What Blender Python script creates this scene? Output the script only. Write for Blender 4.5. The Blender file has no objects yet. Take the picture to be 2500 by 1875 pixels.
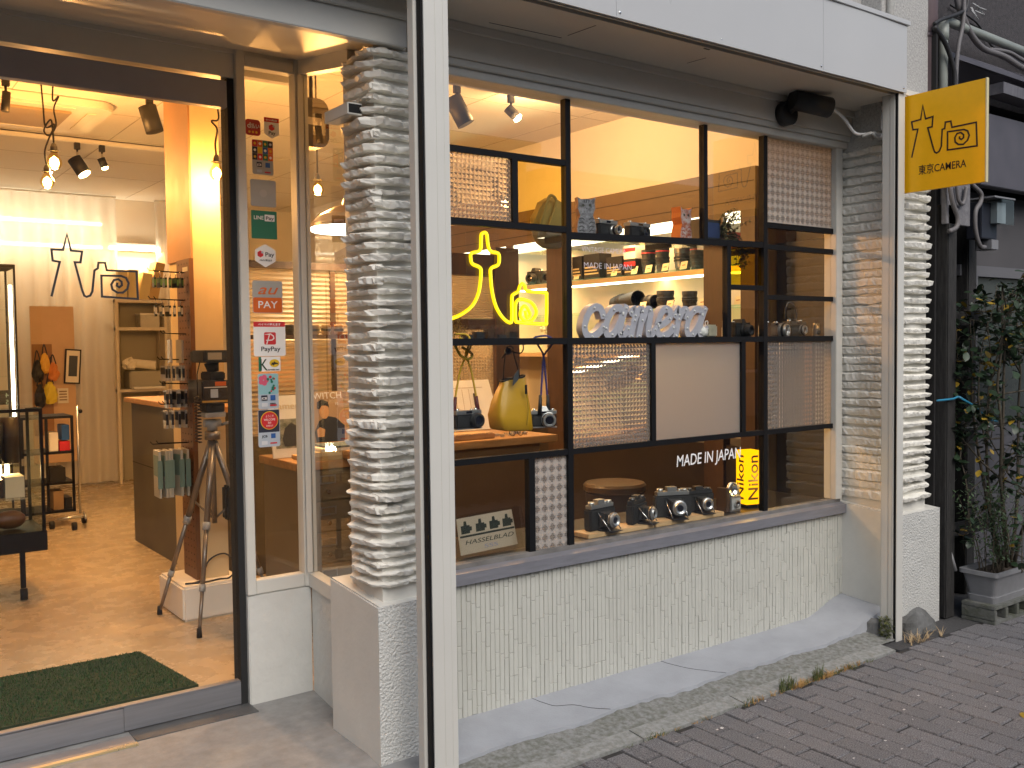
import bpy, bmesh, math, random
from mathutils import Vector, Matrix, noise
random.seed(11)
rad = math.radians
scene = bpy.context.scene
col = scene.collection
U = random.uniform

# ---------------------------------------------------------------- camera
cam_data = bpy.data.cameras.new('camera')
cam = bpy.data.objects.new('camera', cam_data)
col.objects.link(cam)
yaw, pitch, roll = 0.633287, -0.041770, -0.012040
F = Vector((math.sin(yaw) * math.cos(pitch), math.cos(yaw) * math.cos(pitch), math.sin(pitch)))
Rt = Vector((math.cos(yaw), -math.sin(yaw), 0))
Up = Rt.cross(F)
R2 = Rt * math.cos(roll) + Up * math.sin(roll)
U2 = Up * math.cos(roll) - Rt * math.sin(roll)
mw = Matrix.Identity(4)
for i in range(3):
    mw[i][0], mw[i][1], mw[i][2] = R2[i], U2[i], -F[i]
mw[2][3] = 1.5
cam.matrix_world = mw
cam_data.sensor_width = 36
cam_data.lens = 36 * 2321.16 / 2500
cam_data.clip_start = 0.05
cam_data.clip_end = 2000
scene.camera = cam

# ---------------------------------------------------------------- sky, sun, exposure
SUN_EL, SUN_AZ = rad(44), rad(192)      # azimuth clockwise from +Y
world = bpy.data.worlds.new('World')
scene.world = world
world.use_nodes = True
wn = world.node_tree
bg = wn.nodes['Background']
sky = wn.nodes.new('ShaderNodeTexSky')
sky.sky_type = 'NISHITA'
sky.sun_disc = False
sky.sun_elevation = SUN_EL
sky.sun_rotation = SUN_AZ
sky.air_density = 1.0
sky.dust_density = 2.5
wn.links.new(sky.outputs[0], bg.inputs[0])
bg.inputs[1].default_value = 0.07
sun_data = bpy.data.lights.new('sun', 'SUN')
sun_data.energy = 1.25
sun_data.angle = rad(50)
sun_data.color = (1.0, 0.98, 0.95)
sun = bpy.data.objects.new('sun', sun_data)
col.objects.link(sun)
sd = Vector((math.sin(SUN_AZ) * math.cos(SUN_EL), math.cos(SUN_AZ) * math.cos(SUN_EL), math.sin(SUN_EL)))
sun.rotation_euler = sd.to_track_quat('Z', 'Y').to_euler()
vs = scene.view_settings
vs.view_transform = 'Standard'
vs.look = 'None'
vs.exposure = 0.9
vs.gamma = 1.0
vs.use_curve_mapping = False
scene.render.engine = 'CYCLES'
cy = scene.cycles
cy.use_denoising = True
cy.use_adaptive_sampling = True
cy.adaptive_threshold = 0.02
cy.max_bounces = 10
cy.diffuse_bounces = 4
cy.glossy_bounces = 4
cy.transmission_bounces = 8
cy.transparent_max_bounces = 24
cy.sample_clamp_indirect = 4.0
cy.caustics_refractive = False
cy.caustics_reflective = False
cy.blur_glossy = 0.5

# ---------------------------------------------------------------- materials
MATS = {}

def links(m):
    return m.node_tree.nodes, m.node_tree.links

def mat(name, colr, rough=.55, metal=0., var=0., vscale=6., bump=0., bscale=60., spec=.5, emit=None, es=0., rnd=0., col2=None, aniso=None, coat=0., bdet=4., bdist=.004):
    if name in MATS:
        return MATS[name]
    m = bpy.data.materials.new(name)
    m.use_nodes = True
    n, l = links(m)
    b = n['Principled BSDF']
    b.inputs['Base Color'].default_value = (*colr, 1)
    b.inputs['Roughness'].default_value = rough
    b.inputs['Metallic'].default_value = metal
    b.inputs['Specular IOR Level'].default_value = spec
    b.inputs['Coat Weight'].default_value = coat
    if emit:
        b.inputs['Emission Color'].default_value = (*emit, 1)
        b.inputs['Emission Strength'].default_value = es
    need = var or bump or col2
    if need:
        tc = n.new('ShaderNodeTexCoord')
        mp = n.new('ShaderNodeMapping')
        l.new(tc.outputs['Object'], mp.inputs['Vector'])
        if aniso:
            mp.inputs['Scale'].default_value = aniso
    last = None
    if var or col2:
        t = n.new('ShaderNodeTexNoise')
        t.inputs['Scale'].default_value = vscale
        t.inputs['Detail'].default_value = 6
        t.inputs['Roughness'].default_value = .62
        l.new(mp.outputs[0], t.inputs['Vector'])
        r = n.new('ShaderNodeValToRGB')
        e = r.color_ramp.elements
        if col2:
            e[0].position, e[1].position = .38, .62
            e[0].color, e[1].color = (*colr, 1), (*col2, 1)
        else:
            e[0].position, e[1].position = .3, .7
            e[0].color = (*[c * (1 - var) for c in colr], 1)
            e[1].color = (*[min(1, c * (1 + var)) for c in colr], 1)
        l.new(t.outputs[0], r.inputs[0])
        last = r.outputs[0]
        rr = n.new('ShaderNodeMapRange')
        rr.inputs[3].default_value = max(0, rough - .12)
        rr.inputs[4].default_value = min(1, rough + .12)
        l.new(t.outputs[0], rr.inputs[0])
        l.new(rr.outputs[0], b.inputs['Roughness'])
    if rnd:
        oi = n.new('ShaderNodeObjectInfo')
        hsv = n.new('ShaderNodeHueSaturation')
        mr = n.new('ShaderNodeMapRange')
        mr.inputs[3].default_value, mr.inputs[4].default_value = 1 - rnd, 1 + rnd
        l.new(oi.outputs['Random'], mr.inputs[0])
        l.new(mr.outputs[0], hsv.inputs['Value'])
        if last:
            l.new(last, hsv.inputs['Color'])
        else:
            hsv.inputs['Color'].default_value = (*colr, 1)
        last = hsv.outputs[0]
    if last:
        l.new(last, b.inputs['Base Color'])
    if bump:
        t2 = n.new('ShaderNodeTexNoise')
        t2.inputs['Scale'].default_value = bscale
        t2.inputs['Detail'].default_value = bdet
        l.new(mp.outputs[0], t2.inputs['Vector'])
        bp = n.new('ShaderNodeBump')
        bp.inputs['Strength'].default_value = bump
        bp.inputs['Distance'].default_value = bdist
        l.new(t2.outputs[0], bp.inputs['Height'])
        l.new(bp.outputs[0], b.inputs['Normal'])
    MATS[name] = m
    return m

def emis(name, colr, strength):
    m = bpy.data.materials.new(name)
    m.use_nodes = True
    n, l = links(m)
    n.remove(n['Principled BSDF'])
    e = n.new('ShaderNodeEmission')
    e.inputs[0].default_value = (*colr, 1)
    e.inputs[1].default_value = strength
    l.new(e.outputs[0], n['Material Output'].inputs[0])
    MATS[name] = m
    return m

def clear_glass(name, tint=(.97, .98, .97), refl=1.0, rough=0.0, ior=1.5):
    m = bpy.data.materials.new(name)
    m.use_nodes = True
    n, l = links(m)
    n.remove(n['Principled BSDF'])
    tr = n.new('ShaderNodeBsdfTransparent')
    tr.inputs[0].default_value = (*tint, 1)
    gl = n.new('ShaderNodeBsdfGlossy')
    gl.inputs['Roughness'].default_value = rough
    gl.inputs[0].default_value = (refl, refl, refl, 1)
    fr = n.new('ShaderNodeFresnel')
    fr.inputs[0].default_value = ior
    mx = n.new('ShaderNodeMixShader')
    ge = n.new('ShaderNodeNewGeometry')
    k = n.new('ShaderNodeMath')
    k.operation = 'SUBTRACT'
    k.inputs[0].default_value = 1.0
    k.use_clamp = True
    l.new(ge.outputs['Backfacing'], k.inputs[1])
    k2 = n.new('ShaderNodeMath')
    k2.operation = 'MULTIPLY'
    l.new(fr.outputs[0], k2.inputs[0])
    l.new(k.outputs[0], k2.inputs[1])
    l.new(k2.outputs[0], mx.inputs[0])
    l.new(tr.outputs[0], mx.inputs[1])
    l.new(gl.outputs[0], mx.inputs[2])
    l.new(mx.outputs[0], n['Material Output'].inputs[0])
    MATS[name] = m
    return m

def rough_glass(name, tint, rough, diffuse=.0, dcol=(.9, .9, .88), trans=.0):
    """refracting glass, optionally with a milky share that scatters light through it"""
    m = bpy.data.materials.new(name)
    m.use_nodes = True
    n, l = links(m)
    n.remove(n['Principled BSDF'])
    g = n.new('ShaderNodeBsdfGlass')
    g.inputs['Color'].default_value = (*tint, 1)
    g.inputs['Roughness'].default_value = rough
    g.inputs['IOR'].default_value = 1.45
    out = g.outputs[0]
    if diffuse:
        d = n.new('ShaderNodeBsdfDiffuse')
        d.inputs[0].default_value = (*dcol, 1)
        t = n.new('ShaderNodeBsdfTranslucent')
        t.inputs[0].default_value = (*dcol, 1)
        a = n.new('ShaderNodeMixShader')
        a.inputs[0].default_value = trans
        l.new(d.outputs[0], a.inputs[1])
        l.new(t.outputs[0], a.inputs[2])
        mx = n.new('ShaderNodeMixShader')
        mx.inputs[0].default_value = diffuse
        l.new(out, mx.inputs[1])
        l.new(a.outputs[0], mx.inputs[2])
        out = mx.outputs[0]
    l.new(out, n['Material Output'].inputs[0])
    MATS[name] = m
    return m

def thin_cloth(name, colr, share=.5, sheer=.16):
    m = bpy.data.materials.new(name)
    m.use_nodes = True
    n, l = links(m)
    n.remove(n['Principled BSDF'])
    d = n.new('ShaderNodeBsdfDiffuse')
    t = n.new('ShaderNodeBsdfTranslucent')
    d.inputs[0].default_value = t.inputs[0].default_value = (*colr, 1)
    mx = n.new('ShaderNodeMixShader')
    mx.inputs[0].default_value = share
    l.new(d.outputs[0], mx.inputs[1])
    l.new(t.outputs[0], mx.inputs[2])
    tr = n.new('ShaderNodeBsdfTransparent')
    m2 = n.new('ShaderNodeMixShader')
    m2.inputs[0].default_value = sheer
    l.new(mx.outputs[0], m2.inputs[1])
    l.new(tr.outputs[0], m2.inputs[2])
    l.new(m2.outputs[0], n['Material Output'].inputs[0])
    MATS[name] = m
    return m

# ---------------------------------------------------------------- mesh building
class MB:
    def __init__(s):
        s.v, s.f, s.mi, s.sm = [], [], [], []

    def add(s, verts, faces, mi=0, sm=False):
        o = len(s.v)
        s.v += [Vector(p) for p in verts]
        s.f += [tuple(i + o for i in f) for f in faces]
        s.mi += [mi] * len(faces)
        s.sm += [sm] * len(faces)
        return s

    def box(s, x0, x1, y0, y1, z0, z1, mi=0, M=None):
        p = [Vector((x, y, z)) for z in (z0, z1) for y in (y0, y1) for x in (x0, x1)]
        if M:
            p = [M @ q for q in p]
        return s.add(p, [(0, 2, 3, 1), (4, 5, 7, 6), (0, 1, 5, 4), (2, 6, 7, 3), (0, 4, 6, 2), (1, 3, 7, 5)], mi)

    def cyl(s, p0, p1, r0, r1=None, n=14, mi=0, sm=True, cap=True):
        r1 = r0 if r1 is None else r1
        p0, p1 = Vector(p0), Vector(p1)
        d = (p1 - p0).normalized()
        a = d.orthogonal().normalized()
        b = d.cross(a)
        vs_ = []
        for p, r in ((p0, r0), (p1, r1)):
            vs_ += [p + (a * math.cos(t) + b * math.sin(t)) * r for t in [2 * math.pi * k / n for k in range(n)]]
        s.add(vs_, [(k, (k + 1) % n, n + (k + 1) % n, n + k) for k in range(n)], mi, sm)
        if cap:
            o = len(s.v) - 2 * n
            s.f += [tuple(o + k for k in reversed(range(n))), tuple(o + n + k for k in range(n))]
            s.mi += [mi, mi]
            s.sm += [False, False]
        return s

    def tube(s, pts, r, n=8, mi=0, closed=False):
        pts = [Vector(p) for p in pts]
        L = len(pts)
        rs = r if isinstance(r, (list, tuple)) else [r] * L
        a = None
        vs_ = []
        for i, p in enumerate(pts):
            q0 = pts[(i - 1) % L] if closed else pts[max(0, i - 1)]
            q1 = pts[(i + 1) % L] if closed else pts[min(L - 1, i + 1)]
            d = (q1 - q0)
            d = d.normalized() if d.length > 1e-9 else Vector((0, 0, 1))
            if a is None:
                a = d.orthogonal().normalized()
            a = (a - d * a.dot(d))
            a = a.normalized() if a.length > 1e-6 else d.orthogonal().normalized()
            b = d.cross(a)
            vs_ += [p + (a * math.cos(t) + b * math.sin(t)) * rs[i] for t in [2 * math.pi * k / n for k in range(n)]]
        fs = []
        for i in range(L if closed else L - 1):
            j = (i + 1) % L
            fs += [(i * n + k, i * n + (k + 1) % n, j * n + (k + 1) % n, j * n + k) for k in range(n)]
        s.add(vs_, fs, mi, True)
        if not closed:
            o = len(s.v) - L * n
            s.f += [tuple(o + k for k in reversed(range(n))), tuple(o + (L - 1) * n + k for k in range(n))]
            s.mi += [mi, mi]
            s.sm += [True, True]
        return s

    def lathe(s, prof, o, axis=(0, 0, 1), n=20, mi=0, sm=True):
        """prof: list of (radius, height along axis[, material])"""
        o, d = Vector(o), Vector(axis).normalized()
        a = d.orthogonal().normalized()
        b = d.cross(a)
        for k in range(len(prof) - 1):
            (r0, h0), (r1, h1) = prof[k][:2], prof[k + 1][:2]
            m_ = prof[k][2] if len(prof[k]) > 2 else mi
            vs_ = []
            for r, h in ((r0, h0), (r1, h1)):
                vs_ += [o + d * h + (a * math.cos(t) + b * math.sin(t)) * r for t in [2 * math.pi * q / n for q in range(n)]]
            s.add(vs_, [(q, (q + 1) % n, n + (q + 1) % n, n + q) for q in range(n)], m_, sm)
        return s

    def poly(s, pts, M, d, mi=0):
        """polygon (u, v) extruded from w = 0 to w = d"""
        n = len(pts)
        vs_ = [M @ Vector((u, v, 0)) for u, v in pts] + [M @ Vector((u, v, d)) for u, v in pts]
        return s.add(vs_, [tuple(reversed(range(n))), tuple(range(n, 2 * n))] + [(k, (k + 1) % n, n + (k + 1) % n, n + k) for k in range(n)], mi)

    def ribbon(s, pts, w, M, d, mi=0):
        """flat stroke along (u, v) points, width w, from w = 0 to d"""
        P = [Vector((u, v)) for u, v in pts]
        L = len(P)
        le, ri = [], []
        for i, p in enumerate(P):
            d0 = (P[i] - P[i - 1]).normalized() if i else (P[1] - P[0]).normalized()
            d1 = (P[i + 1] - P[i]).normalized() if i < L - 1 else d0
            t = d0 + d1
            t = t.normalized() if t.length > 1e-4 else d1
            nn = Vector((-t.y, t.x))
            k = 1 / max(.5, abs(nn.dot(Vector((-d1.y, d1.x)))))
            e = 0
            if i == 0:
                e = -w * .4
            if i == L - 1:
                e = w * .4
            le.append(p + nn * w / 2 * k + t * e)
            ri.append(p - nn * w / 2 * k + t * e)
        vs_ = []
        for h in (0, d):
            for q in le + ri:
                vs_.append(M @ Vector((q.x, q.y, h)))
        fs = []
        for i in range(L - 1):
            a, b, c_, e_ = i, i + 1, L + i + 1, L + i
            fs += [(a, b, c_, e_), (2 * L + e_, 2 * L + c_, 2 * L + b, 2 * L + a), (a, 2 * L + a, 2 * L + b, b), (e_, c_, 2 * L + c_, 2 * L + e_)]
        fs += [(0, L, 3 * L, 2 * L), (L - 1, 3 * L - 1, 4 * L - 1, 2 * L - 1)]
        return s.add(vs_, fs, mi)

    def ball(s, c, r, mi=0, n=10, sc=(1, 1, 1)):
        c = Vector(c)
        m_ = n // 2
        vs_ = [c + Vector((0, 0, -r * sc[2]))]
        for i in range(1, m_):
            t = math.pi * i / m_ - math.pi / 2
            vs_ += [c + Vector((r * sc[0] * math.cos(t) * math.cos(p), r * sc[1] * math.cos(t) * math.sin(p), r * sc[2] * math.sin(t))) for p in [2 * math.pi * k / n for k in range(n)]]
        vs_.append(c + Vector((0, 0, r * sc[2])))
        e = len(vs_) - 1
        fs = [(0, 1 + (k + 1) % n, 1 + k) for k in range(n)]
        for i in range(m_ - 2):
            fs += [(1 + i * n + k, 1 + i * n + (k + 1) % n, 1 + (i + 1) * n + (k + 1) % n, 1 + (i + 1) * n + k) for k in range(n)]
        o = 1 + (m_ - 2) * n
        fs += [(o + k, o + (k + 1) % n, e) for k in range(n)]
        return s.add(vs_, fs, mi, True)

WORLDM = {}

def wm(o):
    return WORLDM.get(o.name, Matrix.Identity(4)) if o else Matrix.Identity(4)

def tag(o, label=None, cat=None, group=None, kind=None):
    if label:
        o['label'] = label
    if cat:
        o['category'] = cat
    if group:
        o['group'] = group
    if kind:
        o['kind'] = kind
    return o

def thing(name, label, cat, loc, group=None, rz=0., parent=None, kind=None):
    o = bpy.data.objects.new(name, None)
    o.empty_display_size = .05
    col.objects.link(o)
    m = Matrix.Translation(Vector(loc)) @ Matrix.Rotation(rz, 4, 'Z')
    if parent:
        o.parent = parent
    o.matrix_basis = wm(parent).inverted() @ m
    WORLDM[o.name] = m
    return tag(o, label, cat, group, kind)

def mesh_of(name, mb, mats, M=None, bev=0., seg=2):
    me = bpy.data.meshes.new(name)
    inv = M.inverted() if M else None
    vs_ = [inv @ p for p in mb.v] if inv else mb.v
    me.from_pydata([tuple(p) for p in vs_], [], mb.f)
    for m in mats:
        me.materials.append(m)
    me.polygons.foreach_set('material_index', mb.mi)
    me.polygons.foreach_set('use_smooth', mb.sm)
    if bev:
        bm = bmesh.new()
        bm.from_mesh(me)
        bmesh.ops.bevel(bm, geom=bm.edges[:], offset=bev, segments=seg, affect='EDGES', clamp_overlap=True)
        bm.to_mesh(me)
        bm.free()
    me.update()
    return me

def part(name, mb, mats, parent=None, bev=0., label=None, kind=None, local=False):
    """one mesh object; mb holds world coordinates unless local"""
    mats = mats if isinstance(mats, (list, tuple)) else [mats]
    M = None if local else (wm(parent) if parent else None)
    o = bpy.data.objects.new(name, mesh_of(name, mb, mats, M, bev))
    col.objects.link(o)
    if parent:
        o.parent = parent
        WORLDM[o.name] = wm(parent)
    return tag(o, label, None, None, kind)

def single(name, mb, mats, label, cat, group=None, kind=None, bev=0.):
    """a thing that is one mesh, origin at the foot of its box"""
    xs, ys, zs = [[p[i] for p in mb.v] for i in range(3)]
    c = Vector(((min(xs) + max(xs)) / 2, (min(ys) + max(ys)) / 2, min(zs)))
    M = Matrix.Translation(c)
    mats = mats if isinstance(mats, (list, tuple)) else [mats]
    o = bpy.data.objects.new(name, mesh_of(name, mb, mats, M, bev))
    col.objects.link(o)
    o.location = c
    WORLDM[o.name] = M
    return tag(o, label, cat, group, kind)

def struct(name, mb, mats, bev=0.):
    o = part(name, mb, mats, None, bev)
    o['kind'] = 'structure'
    return o

def copy_tree(o, parent=None, M=None):
    c = o.copy()
    col.objects.link(c)
    c.parent = parent
    if M is not None:
        c.matrix_basis = M
    for ch in list(o.children):
        copy_tree(ch, c)
    return c

def B(*a, **k):
    return MB().box(*a, **k)

def lamp(loc, energy, colr, parent=None, radius=.03, spot=None, aim=None, kind='POINT', size=None):
    ld = bpy.data.lights.new('lamp_light', 'SPOT' if spot else kind)
    ld.energy = energy
    ld.color = colr
    if kind == 'AREA' and not spot:
        ld.shape = 'RECTANGLE'
        ld.size, ld.size_y = size
    else:
        ld.shadow_soft_size = radius
    if spot:
        ld.spot_size = spot
        ld.spot_blend = .6
    lo = bpy.data.objects.new('lamp_light', ld)
    col.objects.link(lo)
    m = Matrix.Translation(Vector(loc))
    if aim is not None:
        m = m @ (-Vector(aim)).to_track_quat('Z', 'Y').to_matrix().to_4x4()
    if parent:
        lo.parent = parent
        m = wm(parent).inverted() @ m
    lo.matrix_basis = m
    return lo

def frame(o, ex, ey):
    """4x4 whose local u, v, w run along ex, ey, ex x ey from o"""
    ex, ey = Vector(ex).normalized(), Vector(ey).normalized()
    n = ex.cross(ey)
    m = Matrix.Identity(4)
    for i in range(3):
        m[i][0], m[i][1], m[i][2], m[i][3] = ex[i], ey[i], n[i], o[i]
    return m

def front(x, y, z):
    """plane facing the street: u = +X, v = +Z, w = -Y"""
    return frame((x, y, z), (1, 0, 0), (0, 0, 1))

def text_mb(body, size, M, d=.0008, align='LEFT', shear=0., offset=0., width=None, spacing=1.0, mi=0):
    cu = bpy.data.curves.new('lettering', 'FONT')
    cu.body = body
    cu.size = size
    cu.align_x = align
    cu.shear = shear
    cu.offset = offset
    cu.extrude = d / 2
    cu.space_character = spacing
    cu.resolution_u = 3
    ob = bpy.data.objects.new('lettering', cu)
    col.objects.link(ob)
    dg = bpy.context.evaluated_depsgraph_get()
    me = bpy.data.meshes.new_from_object(ob.evaluated_get(dg))
    vs_ = [v.co.copy() for v in me.vertices]
    fs = [tuple(p.vertices) for p in me.polygons]
    bpy.data.objects.remove(ob)
    bpy.data.curves.remove(cu)
    bpy.data.meshes.remove(me)
    k = 1.0
    if width and vs_:
        w0 = max(v.x for v in vs_) - min(v.x for v in vs_)
        k = width / w0
    mb = MB()
    mb.add([M @ Vector((v.x * k, v.y, v.z + d / 2)) for v in vs_], fs, mi)
    return mb

def rrect(w, h, r, x=0, y=0, n=4):
    pts = []
    for cx, cy_, a0 in ((x + w - r, y + h - r, 0), (x + r, y + h - r, 90), (x + r, y + r, 180), (x + w - r, y + r, 270)):
        for k in range(n + 1):
            a = rad(a0 + 90 * k / n)
            pts.append((cx + r * math.cos(a), cy_ + r * math.sin(a)))
    return pts

def circ(x, y, r, n=20, sx=1.):
    return [(x + r * sx * math.cos(2 * math.pi * k / n), y + r * math.sin(2 * math.pi * k / n)) for k in range(n)]

def smooth(pts, k=4):
    """Catmull-Rom through points"""
    P = [Vector(p) for p in pts]
    out = []
    for i in range(len(P) - 1):
        p0, p1, p2, p3 = P[max(0, i - 1)], P[i], P[i + 1], P[min(len(P) - 1, i + 2)]
        for j in range(k):
            t = j / k
            out.append(.5 * ((2 * p1) + (p2 - p0) * t + (2 * p0 - 5 * p1 + 4 * p2 - p3) * t * t + (3 * p1 - p0 - 3 * p2 + p3) * t ** 3))
    out.append(P[-1])
    return out

# ---------------------------------------------------------------- palette
PAINT = mat('painted_plaster', (.66, .645, .59), .5, var=.06, vscale=5, bump=.25, bscale=55)
PAINT_S = mat('painted_trim', (.60, .585, .53), .42, var=.05, vscale=4, bump=.08, bscale=25)
ROUGHP = mat('rough_painted_render', (.58, .575, .54), .45, var=.05, vscale=6, bump=1.0, bscale=95, bdet=2, bdist=.010)
STONE = mat('painted_split_stone', (.80, .775, .70), .42, var=.08, vscale=12, bump=1.0, bscale=38, rnd=.07, bdet=8)
TILE = mat('painted_mosaic_tile', (.50, .497, .445), .36, var=.05, vscale=10, bump=.12, bscale=120, rnd=.03)
GROUT = mat('painted_tile_joint', (.40, .395, .35), .7, var=.06)
ALU = mat('cream_powder_coat', (.58, .565, .515), .35, var=.03, vscale=3)
FASCIA = mat('white_steel_sheet', (.45, .45, .445), .3, var=.03, vscale=1.5, bump=.03, bscale=3)
STEEL = mat('brushed_stainless', (.26, .26, .275), .45, .6, var=.12, vscale=3, aniso=(1, 1, 25))
BLACK = mat('black_paint', (.006, .006, .007), .55, spec=.25)
MATTB = mat('matt_black_plastic', (.014, .014, .015), .55, bump=.1, bscale=200)
RUBBER = mat('black_rubber', (.012, .012, .012), .8)
SOFFIT = mat('soffit_board', (.64, .60, .52), .4, var=.05, vscale=3)
SILLM = mat('grey_blue_sill', (.24, .24, .265), .38, .35, var=.12, vscale=8, aniso=(1, 1, 8))
SILLD = mat('weathered_sill_board', (.16, .15, .14), .65, var=.25, vscale=12)
CONC = mat('concrete_ledge', (.34, .352, .375), .75, var=.09, vscale=6, bump=.5, bscale=110)
CONCE = mat('entrance_concrete', (.235, .235, .23), .7, var=.20, vscale=14, bump=.4, bscale=50)
CONCD = mat('mossy_gutter_concrete', (.25, .25, .24), .85, col2=(.14, .142, .118), vscale=42, bump=1.0, bscale=45)
KERB = mat('kerb_concrete', (.30, .30, .285), .85, col2=(.20, .20, .18), vscale=50, bump=.9, bscale=60)
PAVER = mat('paver_brick', (.172, .163, .164), .85, var=.85, vscale=190, bump=1.0, bscale=220, rnd=.09, bdist=.006)
SANDJ = mat('paver_joint_soil', (.035, .032, .03), .95, var=.3, vscale=80)
ASPH = mat('asphalt', (.06, .058, .058), .9, var=.3, vscale=90, bump=.9, bscale=200)
GLASS = clear_glass('window_glass', ior=1.62)
DGLASS = clear_glass('door_glass', (.98, .985, .98), .8)
CASEG = clear_glass('showcase_glass', (.95, .98, .96))
ACRYL = clear_glass('clear_acrylic', (.97, .97, .97))
YGLASS = clear_glass('amber_glass', (1.0, .96, .60))
PRISM = rough_glass('pressed_prism_glass', (.98, .97, .95), .02, .22, (.72, .70, .66), .45)
FROST = rough_glass('frosted_glass', (.90, .88, .84), .5, .30, (.70, .69, .67), .4)
IWALL = mat('interior_white_wall', (.78, .74, .66), .7, var=.03, vscale=3)
CEIL = mat('ceiling_board', (.74, .72, .66), .8, var=.05, vscale=60, bump=.4, bscale=120)
FLOOR = mat('polished_screed', (.385, .30, .195), .27, col2=(.445, .355, .24), vscale=7, bump=.08, bscale=14)
WOOD = mat('oiled_wood', (.36, .19, .07), .45, var=.3, vscale=5, aniso=(1, 6, 6), bump=.15, bscale=40)
WOODD = mat('dark_brown_wood', (.055, .027, .012), .45, var=.3, vscale=6, aniso=(6, 6, 1))
WOODL = mat('pale_pine', (.55, .36, .18), .55, var=.2, vscale=8, aniso=(1, 8, 8))
CREAM = mat('cream_laminate', (.62, .56, .46), .5, var=.04)
CHROME = mat('chrome', (.75, .74, .72), .18, 1.)
SILVER = mat('satin_silver', (.52, .52, .51), .34, .9)
GUN = mat('gunmetal', (.12, .12, .12), .3, .8)
LENSG = mat('coated_lens', (.008, .008, .014), .04, 0., spec=1.0)
LEATHER = mat('black_leatherette', (.012, .012, .012), .6, bump=.6, bscale=300)
WHITEP = mat('white_print', (.8, .8, .79), .5)
WHITEPL = mat('white_plastic', (.74, .73, .71), .35)
DARKP = mat('dark_print', (.012, .014, .02), .5)
PAPER = mat('paper', (.78, .74, .64), .75, var=.04, vscale=8)
CARD = mat('price_card', (.75, .66, .40), .7)
MATTEG = mat('grey_plastic', (.34, .35, .35), .55, var=.06)
RED = mat('red_print', (.55, .02, .03), .45)
LOGOB = mat('logo_vinyl', (.022, .03, .045), .5)
WARM = (1.0, .46, .13)
WARMW = (1.0, .55, .21)

# ================================================================ ground
GZ = -0.06
g = MB()
g.box(-150, 150, -150, 2.1, GZ - .3, GZ - .035)
g.box(4.36, 150, 2.663, 3.4, GZ - .3, GZ - .004)
g.box(-150, 4.36, 2.1, 3.0, GZ - .3, GZ - .035)
g.box(4.36, 150, 2.1, 2.663, GZ - .3, GZ - .036)
struct('ground', g, ASPH)

# pavement of single pavers, rows running away from the wall
pav = B(-3, 8, -2.0, 2.662, GZ - .034, GZ - .0075)
pavement = struct('pavement', pav, SANDJ)

def paver_mesh(seed):
    random.seed(seed)
    w, l_ = .0915 / 2, .2105 / 2
    e = .004
    m = MB()
    z0, z1 = -.03, 0.
    top = [(-w + e, -l_ + e), (w - e, -l_ + e), (w - e, l_ - e), (-w + e, l_ - e)]
    bot = [(-w, -l_), (w, -l_), (w, l_), (-w, l_)]
    vs_ = [(x + U(-.0012, .0012), y + U(-.0012, .0012), z1 + U(-.0012, .0008)) for x, y in top]
    vs_ += [(x + U(-.0008, .0008), y + U(-.0008, .0008), z1 - .0045) for x, y in bot] + [(x, y, z0) for x, y in bot]
    m.add(vs_, [(0, 1, 2, 3)] + [(k, k + 4, 4 + (k + 1) % 4, (k + 1) % 4) for k in range(4)] + [(k + 4, k + 8, 8 + (k + 1) % 4, 4 + (k + 1) % 4) for k in range(4)])
    return mesh_of('paver', m, [PAVER])

pmesh = [paver_mesh(i) for i in range(5)]
random.seed(5)
rest = MB()
row = 0
x = 0.62
while x < 7.6:
    off = [0.0, .109, .02, .125][row % 4] + U(-.006, .006)
    y = 2.66 - .112 - off
    if off > .03:
        cm_ = MB()
        zc = GZ + U(-.0025, .0015)
        cm_.box(x - .0465, x + .0465, 2.66 - off + .001, 2.6575, GZ - .03, zc)
        if 2.0 < x < 5.6:
            part('paver', cm_, PAVER, pavement, bev=.003)
        else:
            rest.add(cm_.v, cm_.f)
    while y > -1.2:
        seen = y > 2.83 - .779 * (x - 1.96) - .16 and y > 2.58 - .478 * (5.46 - x) - .16 and x > 2.0
        if seen:
            o = bpy.data.objects.new('paver', random.choice(pmesh))
            col.objects.link(o)
            o.parent = pavement
            o.location = (x + U(-.001, .001), y + U(-.002, .002), GZ + U(-.0025, .0015))
            o.rotation_euler = (U(-.006, .006), U(-.01, .01), U(-.006, .006) + (math.pi if random.random() < .5 else 0))
        elif x < 6.9:
            z = GZ + U(-.002, .001)
            rest.box(x - .047, x + .047, y - .1065, y + .1065, GZ - .03, z)
        y -= .2185
    x += .0985
    row += 1
r_ = part('paver_field', rest, PAVER, pavement, kind='stuff')

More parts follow.
